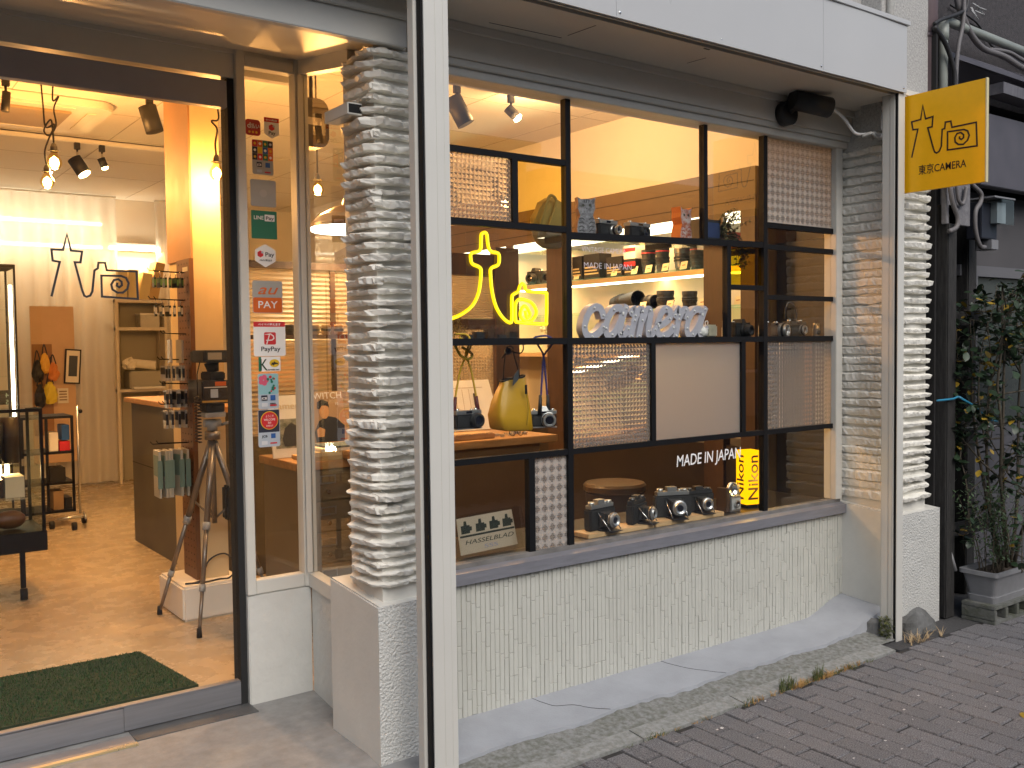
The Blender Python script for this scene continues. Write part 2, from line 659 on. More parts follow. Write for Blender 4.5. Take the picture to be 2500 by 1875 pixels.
# kerb stones and the mossy gutter strip
kerb = struct('kerb', B(-3, 4.36, 2.668, 2.752, GZ - .2, GZ - .03), SANDJ)
x = -.42
while x < 4.3:
    x1 = min(x + .598, 4.33)
    k = MB()
    n = 12
    pts = []
    for i in range(n + 1):
        xx = x + .003 + (x1 - x - .006) * i / n
        pts.append((xx, 2.667 + noise.noise((xx * 9, 1, 0)) * .004, GZ + .004 + noise.noise((xx * 14, 2, 0)) * .002, 2.753 + noise.noise((xx * 9, 5, 0)) * .004, GZ + .012 + noise.noise((xx * 14, 3, 0)) * .002))
    vs_, fs = [], []
    for q in pts:
        vs_ += [(q[0], q[1], GZ - .1), (q[0], q[1], q[2]), (q[0], q[3], q[4]), (q[0], q[3], GZ - .1)]
    for i in range(n):
        fs += [(i * 4 + j, i * 4 + 4 + j, i * 4 + 5 + j, i * 4 + 1 + j) for j in range(3)]
    fs += [(0, 1, 2, 3), (n * 4 + 3, n * 4 + 2, n * 4 + 1, n * 4)]
    k.add(vs_, fs)
    part('kerb_stone', k, KERB, kerb)
    x += .6

def sheet(x0, x1, nx, y0f, y1f, ny, zf):
    m = MB()
    vs_, fs = [], []
    for i in range(nx + 1):
        xx = x0 + (x1 - x0) * i / nx
        a, b = y0f(xx), y1f(xx)
        for j in range(ny + 1):
            yy = a + (b - a) * j / ny
            vs_.append((xx, yy, zf(xx, yy)))
    for i in range(nx):
        for j in range(ny):
            q = i * (ny + 1) + j
            fs.append((q, q + ny + 1, q + ny + 2, q + 1))
    m.add(vs_, fs, 0, True)
    return m

def edge_y(xx):
    return 2.893 + noise.noise((xx * 3.1, 7, 0)) * .022 + noise.noise((xx * 13, 3, 0)) * .012 + noise.noise((xx * 45, 3, 0)) * .004

def ramp(xx):
    t = min(1, max(0, (xx - 4.24) / .36))
    return .085 * t * t * (3 - 2 * t)

gut = sheet(1.78, 4.5, 150, lambda q: 2.756, lambda q: edge_y(q) + .02, 10, lambda a, b: GZ + .006 + max(0, (b - 2.756)) * .13 + noise.noise((a * 22, b * 22, 0)) * .0045 + noise.noise((a * 60, b * 60, 4)) * .002)
struct('gutter_strip', gut, CONCD)
led = sheet(1.78, 4.66, 170, edge_y, lambda q: 3.19, 12, lambda a, b: -.002 - max(0, 3.166 - b) * .075 + ramp(a) * (1 if b > 2.9 else .9) + noise.noise((a * 3, b * 5, 0)) * .0025)
# front lip of the ledge
lip = MB()
N = 170
vs_ = []
for i in range(N + 1):
    xx = 1.78 + 2.88 * i / N
    b = edge_y(xx)
    z = -.002 - max(0, 3.166 - b) * .075 + ramp(xx) * (1 if b > 2.9 else .9) + noise.noise((xx * 3, b * 5, 0)) * .0025
    vs_ += [(xx, b, z), (xx, b - .004 - ramp(xx) * .35, GZ - .02)]
lip.add(vs_, [(2 * i, 2 * i + 1, 2 * i + 3, 2 * i + 2) for i in range(N)], 0, False)
led.add([tuple(p) for p in lip.v], lip.f)
ledge = struct('ledge', led, CONC)
for pts in ([(2.405, 3.16), (2.44, 3.06), (2.52, 3.02), (2.56, 2.96), (2.62, 2.905)], [(3.17, 3.16), (3.2, 3.08), (3.24, 3.0), (3.33, 2.9)]):
    ck = MB()
    P = smooth([(a + U(-.004, .004), b, -.0005 - (3.166 - b) * .075) for a, b in pts], 5)
    P = [Vector((p.x + U(-.002, .002), p.y, p.z)) for p in P]
    ck.tube(P, .0008, 5)
    part('crack', ck, SANDJ, ledge)

ef = sheet(-3, 1.79, 50, lambda q: 2.756, lambda q: 3.9, 20, lambda a, b: -.001 - max(0, 3.1 - b) * .13 + noise.noise((a * 3, b * 3, 2)) * .002)
entrance_floor = struct('entrance_floor', ef, CONCE)
part('threshold_plate', B(-2, .935, 3.722, 3.80, -.03, .006), STEEL, entrance_floor)
part('threshold_strip', B(-2, .942, 3.697, 3.7185, -.03, .009), mat('brass_strip', (.75, .62, .36), .3, .8, var=.1), entrance_floor)
part('threshold_channel', B(.945, 1.43, 3.74, 3.86, -.03, .003), mat('dirty_steel', (.12, .12, .12), .6, .5, var=.3), entrance_floor)

# ================================================================ interior shell
struct('interior_floor', B(-3.2, 5.1, 3.88, 11.5, -.25, .001), FLOOR)
ceiling = struct('interior_ceiling', B(-3.2, 5.12, 3.25, 11.6, 3.2, 3.4), CEIL)
struct('interior_back_wall', B(-3.2, 5.1, 11.42, 11.55, 0, 3.2), IWALL)
struct('interior_wall', B(5.0, 5.1, 3.2, 11.42, 0, 3.2), IWALL)
struct('interior_side_wall', B(-3.3, -3.2, 3.25, 11.55, 0, 3.2), IWALL)
# ceiling tile joints and lip
cj = MB()
for yy in (4.6, 5.5, 6.4, 7.3, 8.2, 9.1, 10.0):
    cj.box(-3, 5, yy, yy + .006, 3.1985, 3.2015)
for xx in (.2, 1.1, 2.0, 2.9, 3.8, 4.7):
    cj.box(xx, xx + .006, 3.6, 11.3, 3.198, 3.2012)
part('ceiling_joint', cj, mat('joint_grey', (.42, .39, .33), .9), ceiling)  # joints in a darker colour than the ceiling boards

# ================================================================ the shop building
shop = thing('shop_building', 'cream painted shop front with stone clad pillars and a wide grid window', 'building', (3.2, 3.2, 0))

# --- pillar cores and bases
def pillar_base(x0, x1, y0, y1, zt, m=ROUGHP):
    # two side materials: rough front, finer sides
    b = MB()
    s_ = .03
    n = 6
    def zz(x, y):
        return zt + noise.noise((x * 8, y * 8, 1)) * .003 - (.035 if y < y0 + .01 else 0)
    v = [(x0, y0, -.12), (x1, y0, -.12), (x1, y1, -.12), (x0, y1, -.12), (x0, y0, zz(x0, y0)), (x1, y0, zz(x1, y0)), (x1, y1, zz(x1, y1)), (x0, y1, zz(x0, y1))]
    b.add(v, [(0, 1, 5, 4)], 0)
    b.add(v, [(1, 2, 6, 5), (2, 3, 7, 6), (3, 0, 4, 7), (4, 5, 6, 7)], 1)
    return b

lp = thing('pillar', None, None, (1.6, 3.0, 0), parent=shop)
part('pillar_core', B(1.638, 1.890, 3.04, 3.246, .5, 2.565), PAINT, lp)
part('pillar_base', pillar_base(1.597, 1.890, 3.0, 3.395, .600), [ROUGHP, PAINT], lp, bev=.006)
rp = thing('pillar', None, None, (4.8, 3.0, 0), parent=shop)
part('pillar_core', B(4.635, 4.915, 2.86, 3.2, .5, 2.75), PAINT, rp)
part('pillar_base', pillar_base(4.6, 5.0, 2.82, 3.2, .605), [ROUGHP, PAINT], rp, bev=.006)

def stone(a, b, out, z0, z1, dep, seed, fade0=True, fade1=True):
    """split stone slab from a to b along a wall face, rough edge standing out along 'out'"""
    a, b, out = Vector(a), Vector(b), Vector(out)
    L = (b - a).length
    n = max(6, int(L / .013))
    h = z1 - z0
    vs_, fs = [], []
    rows = 6
    for i in range(n + 1):
        t = i / n
        p = a + (b - a) * t
        e = 1.
        if fade0:
            e = min(e, .35 + t * L / .035)
        if fade1:
            e = min(e, .35 + (1 - t) * L / .035)
        q = p * 1.0
        n1 = noise.noise((t * L * 9 + seed * 7.3, seed, 0))
        n2 = noise.noise((t * L * 34 + seed * 3.1, seed, 2))
        n3 = noise.noise((t * L * 90, seed, 5))
        d = dep * min(1, e) * (.80 + n1 * .45 + n2 * .28 + n3 * .16)
        zt = z1 + noise.noise((t * L * 7, seed, 9)) * .010 + n2 * .005
        zb = z0 + noise.noise((t * L * 8, seed, 13)) * .009 + n3 * .004
        prof = [(-.012, zt + .004), (d * .55, zt + .001 - n2 * .002), (d, zt - h * (.18 + .12 * n2)), (d * (.93 + .12 * n3), zt - h * .5), (d * (.80 + .15 * n1), zb + h * .1), (-.012, zb - h * .05)]
        for j, (w, z) in enumerate(prof):
            jx = U(-.0024, .0024) if 0 < j < 5 else 0
            vs_.append(q + out * (w + jx) + Vector((0, 0, z + jx * .7)))
    for i in range(n):
        for j in range(rows - 1):
            k = i * rows + j
            fs.append((k, k + rows, k + rows + 1, k + 1))
    fs += [tuple(range(rows)), tuple(n * rows + j for j in reversed(range(rows)))]
    m = MB()
    m.add([Vector((p.x, p.y, p.z)) for p in vs_], fs, 0, False)
    return m

def corner_stone(pts, outs, z0, z1, dep, seed):
    """slab that wraps a corner: pts = polyline along the wall, outs = outward vectors"""
    m = MB()
    rows = 6
    S = []
    for k in range(len(pts) - 1):
        a, b = Vector(pts[k]), Vector(pts[k + 1])
        L = (b - a).length
        n = max(3, int(L / .013))
        for i in range(n + (1 if k == len(pts) - 2 else 0)):
            t = i / n
            o_ = Vector(outs[k]).lerp(Vector(outs[k + 1]), t)
            S.append((a.lerp(b, t), o_))
    tot = len(S)
    h = z1 - z0
    vs_, fs = [], []
    s = 0
    for i, (p, o_) in enumerate(S):
        if i:
            s += (S[i][0] - S[i - 1][0]).length + .01 * (S[i][1] - S[i - 1][1]).length
        n1 = noise.noise((s * 9 + seed * 7.3, seed, 0))
        n2 = noise.noise((s * 34 + seed * 3.1, seed, 2))
        n3 = noise.noise((s * 90, seed, 5))
        e = min(1, .4 + i * .25, .4 + (tot - 1 - i) * .25)
        d = dep * e * (.82 + n1 * .42 + n2 * .28 + n3 * .16)
        zt = z1 + noise.noise((s * 7, seed, 9)) * .010 + n2 * .005
        zb = z0 + noise.noise((s * 8, seed, 13)) * .009 + n3 * .004
        prof = [(-.012, zt + .004), (d * .55, zt + .001 - n2 * .002), (d, zt - h * (.18 + .12 * n2)), (d * (.93 + .12 * n3), zt - h * .5), (d * (.80 + .15 * n1), zb + h * .1), (-.012, zb - h * .05)]
        for j, (w, z) in enumerate(prof):
            jx = U(-.0024, .0024) if 0 < j < 5 else 0
            vs_.append(p + o_ * (w + jx) + Vector((0, 0, z + jx * .7)))
    for i in range(tot - 1):
        for j in range(rows - 1):
            k = i * rows + j
            fs.append((k, k + rows, k + rows + 1, k + 1))
    fs += [tuple(range(rows)), tuple((tot - 1) * rows + j for j in reversed(range(rows)))]
    m.add(vs_, fs)
    return m

random.seed(21)
z = .625
sd_ = 1
while z < 2.535:
    h = U(.015, .028)
    gap = U(.013, .025)
    d = U(.034, .060)
    sd_ += 1
    kind = random.random()
    ya, xa, yb, xb = 3.246, 1.638, 3.04, 1.886
    if kind < .75:
        split = U(1.72, 1.80)
        m = corner_stone([(xa, ya, 0), (xa, yb + .012, 0), (xa + .012, yb, 0), (split, yb, 0)], [(-1, 0, 0), (-1, 0, 0), (0, -1, 0), (0, -1, 0)], z, z + h, d, sd_)
        part('stone', m, STONE, lp)
        part('stone', stone((split - .01, yb, 0), (xb, yb, 0), (0, -1, 0), z + U(-.004, .004), z + h + U(-.006, .004), d * U(.8, 1.1), sd_ + 300), STONE, lp)
    else:
        part('stone', stone((xa, ya, 0), (xa, yb - d * .5, 0), (-1, 0, 0), z + U(-.004, .004), z + h, d, sd_ + 500, True, False), STONE, lp)
        part('stone', stone((xa - d * .5, yb, 0), (xb, yb, 0), (0, -1, 0), z + U(-.004, .004), z + h + U(-.004, .004), d * U(.85, 1.1), sd_ + 700, False, True), STONE, lp)
    z += h + gap

random.seed(33)
z = .632
while z < 2.50:
    h = U(.024, .038)
    gap = U(.014, .026)
    d = U(.028, .048)
    sd_ += 1
    part('stone', stone((4.635, 3.205, 0), (4.635, 2.84, 0), (-1, 0, 0), z + U(-.006, .006), z + h + gap * .5, d * .55, sd_ + 900, False, False), STONE, rp)
    m = corner_stone([(4.62, 2.86, 0), (4.905, 2.86, 0), (4.915, 2.87, 0), (4.915, 3.15, 0)], [(0, -1, 0), (0, -1, 0), (1, 0, 0), (1, 0, 0)], z, z + h * .85, d * 1.15, sd_ + 1200)
    part('stone', m, STONE, rp)
    z += h + gap
# broken-off top of the right pillar
part('pillar_head', B(4.62, 4.99, 2.87, 3.2, 2.52, 2.748), ROUGHP, rp, bev=.004)

# --- small white door-catch on the left pillar
ct = MB()
ct.box(1.545, 1.603, 3.062, 3.25, 2.318, 2.36)
catch = part('shutter_catch', ct, ALU, shop, bev=.002)
part('catch_slot', B(1.549, 1.60, 3.0605, 3.0618, 2.324, 2.355), BLACK, catch)

# --- low concrete upstand of the entrance corner
cn = MB()
cn.box(1.43, 1.715, 3.83, 3.96, -.1, .463)
cn.add([(1.665, 3.394, -.1), (1.715, 3.83, -.1), (1.80, 3.83, -.1), (1.80, 3.394, -.1), (1.665, 3.394, .463), (1.715, 3.83, .463), (1.80, 3.83, .463), (1.80, 3.394, .463)], [(0, 4, 5, 1), (4, 7, 6, 5), (0, 3, 7, 4), (3, 2, 6, 7), (1, 5, 6, 2)])
PITTED = mat('pitted_painted_concrete', (.59, .585, .545), .5, var=.05, vscale=5, bump=.7, bscale=28, bdet=8, bdist=.006)
part('upstand', cn, PITTED, shop, bev=.004)

# --- tiled apron under the window
apron = part('tile_apron', B(1.872, 4.62, 3.170, 3.33, -.08, .56), GROUT, shop)
random.seed(8)
cells = []
xx = 1.873
while xx < 4.60:
    zz = -.05 - U(0, .1)
    while zz < .545:
        ln = random.choice([.096, .098, .1, .15, .2])
        z0, z1 = zz, min(.553, zz + ln)
        if z1 - z0 > .012 and z1 > -.01:
            cells.append((xx, max(z0, -.03), z1))
        zz += ln + .0018
    xx += .02335
cells.sort(key=lambda c_: (c_[0] - .0))
tmesh = {}
stuffm = MB()
cnt = 0
for i, (xx, z0, z1) in enumerate(cells):
    pr = random.choice([0, .0008, .0016, .0026])
    tl = U(-.0012, .0012)
    if xx > 2.0 and cnt < 300:
        hk = round(z1 - z0, 3)
        key = (hk, pr)
        if key not in tmesh:
            m = MB()
            w, e = .0210, .0018
            y0 = -.004 - pr
            m.add([(e, y0, e), (w - e, y0 + tl, e), (w - e, y0 + tl, hk - e), (e, y0, hk - e), (0, y0 + e, 0), (w, y0 + e, 0), (w, y0 + e, hk), (0, y0 + e, hk), (0, .001, 0), (w, .001, 0), (w, .001, hk), (0, .001, hk)],
                  [(0, 1, 2, 3)] + [(k, k + 4, 4 + (k + 1) % 4, (k + 1) % 4) for k in range(4)] + [(k + 4, k + 8, 8 + (k + 1) % 4, 4 + (k + 1) % 4) for k in range(4)])
            tmesh[key] = mesh_of('tile', m, [TILE])
        o = bpy.data.objects.new('tile', tmesh[key])
        col.objects.link(o)
        o.parent = apron
        o.location = wm(apron).inverted() @ Vector((xx, 3.170, z0))
        cnt += 1
    else:
        w, e = .0210, .0018
        y0 = 3.166 - pr
        stuffm.add([(xx + e, y0, z0 + e), (xx + w - e, y0 + tl, z0 + e), (xx + w - e, y0 + tl, z1 - e), (xx + e, y0, z1 - e), (xx, y0 + e, z0), (xx + w, y0 + e, z0), (xx + w, y0 + e, z1), (xx, y0 + e, z1), (xx, 3.1702, z0), (xx + w, 3.1702, z0), (xx + w, 3.1702, z1), (xx, 3.1702, z1)],
                   [(0, 1, 2, 3)] + [(k, k + 4, 4 + (k + 1) % 4, (k + 1) % 4) for k in range(4)] + [(k + 4, k + 8, 8 + (k + 1) % 4, 4 + (k + 1) % 4) for k in range(4)])
part('tile_field', stuffm, TILE, apron, kind='stuff')

# --- big display window
win = thing('display_window', None, None, (3.2, 3.19, .6), parent=shop)
sl = MB()
sl.box(1.872, 4.598, 3.138, 3.21, .5435, .590)
sl.add([(1.872, 3.138, .5905), (4.598, 3.138, .5905), (4.598, 3.20, .606), (1.872, 3.20, .606)], [(0, 1, 2, 3)])
part('sill', sl, SILLM, win)
part('sill_board', B(1.872, 4.60, 3.176, 3.225, .588, .618), SILLD, win, bev=.002)
fr = MB()
fr.box(4.542, 4.598, 3.165, 3.245, .618, 2.56)
fr.box(4.598, 4.634, 3.185, 3.25, .60, 2.62)
part('window_frame', fr, PAINT_S, win, bev=.003)
hd = MB()
hd.box(1.872, 4.62, 3.150, 3.25, 2.551, 2.585)
hd.box(1.872, 4.62, 3.130, 3.25, 2.585, 2.612)
part('window_head', hd, PAINT_S, win, bev=.003)
part('side_stop', B(1.872, 1.95, 3.165, 3.25, .618, 2.56), PAINT_S, win)
bars = [('v', 2.638, 2.667, .618, 2.552), ('v', 2.352, 2.381, 2.006, 2.265), ('v', 3.506, 3.532, 1.99, 2.552), ('v', 3.951, 3.981, .618, 2.552), ('v', 3.672, 3.700, 1.525, 1.985),
        ('v', 3.145, 3.173, 1.040, 1.497), ('v', 3.781, 3.809, 1.040, 1.497), ('v', 2.422, 2.453, .618, 1.016),
        ('h', 2.265, 2.290, 1.95, 2.638), ('h', 1.979, 2.006, 1.95, 2.638), ('h', 1.497, 1.525, 1.95, 4.542), ('h', 1.015, 1.040, 1.95, 4.542), ('h', 1.761, 1.785, 3.700, 3.951),
        ('h', 2.085, 2.113, 3.981, 4.542), ('h', 1.974, 2.000, 3.981, 4.542), ('h', 1.715, 1.740, 3.981, 4.542)]
for kx, a, b, c0, c1 in bars:
    if kx == 'v':
        part('glazing_bar', B(a, b, 3.1835, 3.2165, c0, c1), BLACK, win)
    else:
        part('glazing_bar', B(c0, c1, 3.1850, 3.2150, a, b), BLACK, win)
sb_ = MB()
sb_.add([(2.667, 3.185, 1.953), (3.951, 3.185, 1.980), (3.951, 3.185, 2.010), (2.667, 3.185, 1.983), (2.667, 3.215, 1.953), (3.951, 3.215, 1.980), (3.951, 3.215, 2.010), (2.667, 3.215, 1.983)],
        [(0, 1, 2, 3), (7, 6, 5, 4), (0, 4, 5, 1), (3, 2, 6, 7)])
part('glazing_bar', sb_, BLACK, win)

def pane(x0, x1, z0, z1, m, label=None, y=3.199):
    return part('pane', B(x0, x1, y, y + .004, z0, z1), m, win, label=label)

def prism_pane(x0, x1, z0, z1, cell, label, hgt=.0042):
    m = MB()
    nx, nz = round((x1 - x0) / cell), round((z1 - z0) / cell)
    dx, dz = (x1 - x0) / nx, (z1 - z0) / nz
    y0, y1 = 3.197, 3.204
    vs_ = [(x0 + dx * i, y0, z0 + dz * j) for i in range(nx + 1) for j in range(nz + 1)]
    base = len(vs_)
    vs_ += [(x0 + dx * (i + .5), y0 - hgt, z0 + dz * (j + .5)) for i in range(nx) for j in range(nz)]
    fs = []
    for i in range(nx):
        for j in range(nz):
            a, b, c_, d = i * (nz + 1) + j, (i + 1) * (nz + 1) + j, (i + 1) * (nz + 1) + j + 1, i * (nz + 1) + j + 1
            t = base + i * nz + j
            fs += [(a, b, t), (b, c_, t), (c_, d, t), (d, a, t)]
    m.add(vs_, fs)
    m.add([(x0, y1, z0), (x1, y1, z0), (x1, y1, z1), (x0, y1, z1)], [(3, 2, 1, 0)])
    return part('pane', m, PRISM, win, label=label)

def motif_glass(name, sx, sz, x0, z0):
    """pressed glass with rows of dark clear quatrefoils in a milky field"""
    m = bpy.data.materials.new(name)
    m.use_nodes = True
    n, l = links(m)
    n.remove(n['Principled BSDF'])
    tc = n.new('ShaderNodeTexCoord')
    sep = n.new('ShaderNodeSeparateXYZ')
    l.new(tc.outputs['Object'], sep.inputs[0])
    def math_(op, a, b=None, c_=None):
        q = n.new('ShaderNodeMath')
        q.operation = op
        for i, val in enumerate((a, b, c_)):
            if val is None:
                continue
            if isinstance(val, (int, float)):
                q.inputs[i].default_value = val
            else:
                l.new(val, q.inputs[i])
        return q.outputs[0]
    def cell(v, s, o_):
        return math_('ABSOLUTE', math_('SUBTRACT', math_('FRACT', math_('MULTIPLY', math_('ADD', v, o_), 1 / s)), .5))
    u = cell(sep.outputs[0], sx, x0)
    w = cell(sep.outputs[2], sz, z0)
    def dist(cx, cz):
        a = math_('SUBTRACT', u, cx)
        b = math_('SUBTRACT', w, cz)
        return math_('SQRT', math_('ADD', math_('MULTIPLY', a, a), math_('MULTIPLY', b, b)))
    q = math_('MINIMUM', math_('MINIMUM', dist(.21, 0), dist(0, .21)), math_('ADD', dist(0, 0), .03))
    inside = math_('LESS_THAN', q, .13)
    ring = math_('MULTIPLY', math_('LESS_THAN', q, .165), math_('GREATER_THAN', q, .125))
    dia = math_('LESS_THAN', math_('ABSOLUTE', math_('SUBTRACT', math_('ADD', u, w), .56)), .035)
    g1 = n.new('ShaderNodeBsdfGlass')
    g1.inputs['Roughness'].default_value = .38
    g1.inputs['Color'].default_value = (.72, .70, .67, 1)
    g1.inputs['IOR'].default_value = 1.3
    g2 = n.new('ShaderNodeBsdfGlass')
    g2.inputs['Roughness'].default_value = .45
    g2.inputs['Color'].default_value = (.8, .79, .77, 1)
    d = n.new('ShaderNodeBsdfDiffuse')
    d.inputs[0].default_value = (.66, .64, .61, 1)
    t_ = n.new('ShaderNodeBsdfTranslucent')
    t_.inputs[0].default_value = (.7, .68, .64, 1)
    dt = n.new('ShaderNodeMixShader')
    dt.inputs[0].default_value = .35
    l.new(d.outputs[0], dt.inputs[1])
    l.new(t_.outputs[0], dt.inputs[2])
    milky = n.new('ShaderNodeMixShader')
    milky.inputs[0].default_value = .62
    l.new(g2.outputs[0], milky.inputs[1])
    l.new(dt.outputs[0], milky.inputs[2])
    gd = n.new('ShaderNodeMixShader')
    gd.inputs[0].default_value = .30
    l.new(g1.outputs[0], gd.inputs[1])
    l.new(dt.outputs[0], gd.inputs[2])
    m1 = n.new('ShaderNodeMixShader')
    l.new(inside, m1.inputs[0])
    l.new(milky.outputs[0], m1.inputs[1])
    l.new(gd.outputs[0], m1.inputs[2])
    m2 = n.new('ShaderNodeMixShader')
    l.new(math_('ADD', math_('MULTIPLY', ring, .85), math_('MULTIPLY', dia, .25)), m2.inputs[0])
    dk = n.new('ShaderNodeBsdfDiffuse')
    dk.inputs[0].default_value = (.07, .06, .055, 1)
    l.new(m1.outputs[0], m2.inputs[1])
    l.new(dk.outputs[0], m2.inputs[2])
    l.new(m2.outputs[0], n['Material Output'].inputs[0])
    return m

pane(1.95, 2.638, 2.29, 2.552, GLASS)
prism_pane(1.95, 2.352, 2.006, 2.265, .0205, 'pane of pressed prism glass beside the amber pane')
pane(2.381, 2.638, 2.006, 2.265, YGLASS, 'amber tinted pane')
pane(1.95, 2.638, 1.525, 1.979, GLASS)
pane(1.95, 2.638, 1.04, 1.497, GLASS)
pane(1.95, 2.422, .618, 1.015, GLASS)
pane(2.453, 2.638, .618, 1.015, motif_glass('quatrefoil_glass', .0415, .0425, 0, 0), 'narrow pane of quatrefoil pattern glass')
pane(2.667, 3.506, 1.98, 2.552, GLASS)
pane(3.532, 3.951, 1.985, 2.552, GLASS)
pane(2.667, 3.672, 1.525, 1.985, GLASS)
pane(3.700, 3.951, 1.785, 2.0, clear_glass('olive_glass', (.80, .72, .10)), 'olive yellow tinted pane')
pane(3.700, 3.951, 1.525, 1.761, GLASS)
prism_pane(2.667, 3.145, 1.04, 1.497, .0205, 'pane of pressed prism glass under the marquee letters')
pane(3.173, 3.781, 1.04, 1.497, FROST, 'frosted pane')
pane(3.809, 3.951, 1.04, 1.497, GLASS)
pane(2.667, 3.951, .618, 1.015, GLASS)
pane(3.981, 4.542, 2.113, 2.552, motif_glass('quatrefoil_glass_fine', .0415, .0425, .01, .01), 'pane of quatrefoil pattern glass at the top corner')
pane(3.981, 4.542, 2.0, 2.085, GLASS)
pane(3.981, 4.542, 1.74, 1.974, GLASS)
pane(3.981, 4.542, 1.525, 1.715, GLASS)
prism_pane(3.981, 4.542, 1.04, 1.497, .0235, 'pane of fluted prism glass beside the pillar', .0035)
pane(3.981, 4.542, .618, 1.015, GLASS)
pl = text_mb('MADE IN JAPAN', .078, front(3.318, 3.1975, .902) @ Matrix.Rotation(rad(1.0), 4, 'Z'), .0006, shear=.12, offset=.0004, width=.465)
part('window_lettering', pl, WHITEP, win, label='white hand painted words on the lower pane')
t1 = text_mb('VINTAGE CAMERA', .034, front(2.735, 3.1975, 1.903), .0006, width=.265, offset=-.0006)
part('window_lettering', t1, mat('lilac_print', (.62, .60, .68), .5), win, label='small pale words above the marquee letters')
t1 = text_mb('MADE IN JAPAN', .038, front(2.745, 3.1975, 1.832), .0006, width=.285, offset=-.0006)
part('window_lettering', t1, MATS['lilac_print'], win)

# --- lintel, beam, soffit, fascia, rails
lint = MB()
lint.box(1.745, 4.62, 3.12, 3.28, 2.612, 2.745)
lint.box(1.745, 4.62, 3.105, 3.12, 2.712, 2.7445)
part('lintel', lint, SOFFIT, shop, bev=.002)
part('wall_above_window', B(1.745, 5.0, 3.25, 3.30, 2.56, 3.2), IWALL, shop)
beam = MB()
beam.box(-3, 1.745, 2.985, 3.02, 2.560, 2.744)
beam.box(-3, 1.7455, 2.968, 2.9845, 2.655, 2.675)
part('entrance_beam', beam, PAINT_S, shop, bev=.003)
es_ = MB()
es_.add([(-3, 3.02, 2.562), (1.76, 3.02, 2.562), (1.76, 3.862, 2.7225), (-3, 3.862, 2.7225), (-3, 3.02, 2.60), (1.76, 3.02, 2.60), (1.76, 3.862, 2.76), (-3, 3.862, 2.76)], [(0, 3, 2, 1), (4, 5, 6, 7), (0, 1, 5, 4), (2, 3, 7, 6), (1, 2, 6, 5), (3, 0, 4, 7)])
part('entrance_soffit', es_, SOFFIT, shop)
sof = MB()
sof.box(-3, 4.985, 2.79, 3.12, 2.745, 2.775)
sof.box(-3, 4.985, 2.755, 2.765, 2.748, 2.775)
part('box_soffit', sof, SOFFIT, shop)
sm_ = MB()
sm_.box(-3, 4.5, 2.765, 2.79, 2.765, 2.775)
part('shutter_slot', sm_, BLACK, shop)
gp = MB()
for (xa, ya, xb, yb) in ((2.503, 2.998, 2.516, 2.845), (3.189, 2.992, 3.199, 2.893), (2.153, 3.052, 2.499, 3.037)):
    gp.ribbon([(xa, ya), (xb, yb)], .004, Matrix.Translation((0, 0, 2.7445)), -.0006)
gp.box(3.09, 3.125, 2.80, 2.808, 2.7435, 2.7445)
part('soffit_joint', gp, BLACK, shop)
fas = thing('fascia', None, None, (3, 2.735, 2.75), parent=shop)
part('fascia_backing', B(-3, 4.50, 2.741, 2.755, 2.752, 3.10), MATTEG, fas)
edges_ = [-3, -1.36, -.07, 1.23, 2.525, 3.82, 4.512]
for i in range(len(edges_) - 1):
    a, b = edges_[i] + .0008, edges_[i + 1] - .0008
    m = MB()
    n = 14
    for j in range(n):
        u0, u1 = a + (b - a) * j / n, a + (b - a) * (j + 1) / n
        w0 = -.0035 * math.sin(math.pi * j / n) ** 2
        w1 = -.0035 * math.sin(math.pi * (j + 1) / n) ** 2
        m.add([(u0, 2.735 + w0, 2.748), (u1, 2.735 + w1, 2.748), (u1, 2.735 + w1, 3.083), (u0, 2.735 + w0, 3.083)], [(0, 1, 2, 3)], 0, True)
        m.add([(u0, 2.735 + w0, 2.748), (u0, 2.742, 2.748), (u1, 2.742, 2.748), (u1, 2.735 + w1, 2.748)], [(0, 1, 2, 3)])
    m.add([(a, 2.735, 2.748), (a, 2.735, 3.083), (a, 2.742, 3.083), (a, 2.742, 2.748)], [(0, 1, 2, 3)])
    m.add([(b, 2.735, 2.748), (b, 2.742, 2.748), (b, 2.742, 3.083), (b, 2.735, 3.083)], [(0, 1, 2, 3)])
    part('fascia_panel', m, FASCIA, fas)
for xx in (1.25, 2.543, 3.12, 3.805, 4.483, 1.9):
    part('screw', MB().lathe([(.006, 0), (.0055, .002), (.002, .0035), (0, .0036)], (xx, 2.7345, 2.769), (0, -1, 0), 10), CHROME, fas)
part('fascia_cap', B(-3, 4.53, 2.725, 3.0, 3.084, 3.108), FASCIA, fas, bev=.002)
part('fascia_end', B(4.505, 4.513, 2.742, 3.0, 2.75, 3.084), FASCIA, fas)
uw = MB()
uw.box(-3, 4.99, 3.02, 3.3, 3.108, 4.6)
part('upper_wall', uw, mat('pebble_dash', (.38, .37, .35), .9, var=.3, vscale=90, bump=1.0, bscale=110), shop)
part('upper_wall_pier', B(4.545, 4.99, 2.90, 3.02, 2.60, 4.6), MATS['pebble_dash'], shop)
rl = MB()
rl.cyl((4.60, 2.885, 2.40), (4.60, 2.885, 4.6), .019, n=16)
rl.cyl((4.60, 2.885, 2.98), (4.60, 2.885, 3.01), .0225, n=16)
part('painted_pipe', rl, mat('painted_pipe', (.42, .41, .38), .7, var=.2, vscale=20, bump=.8, bscale=60), shop)

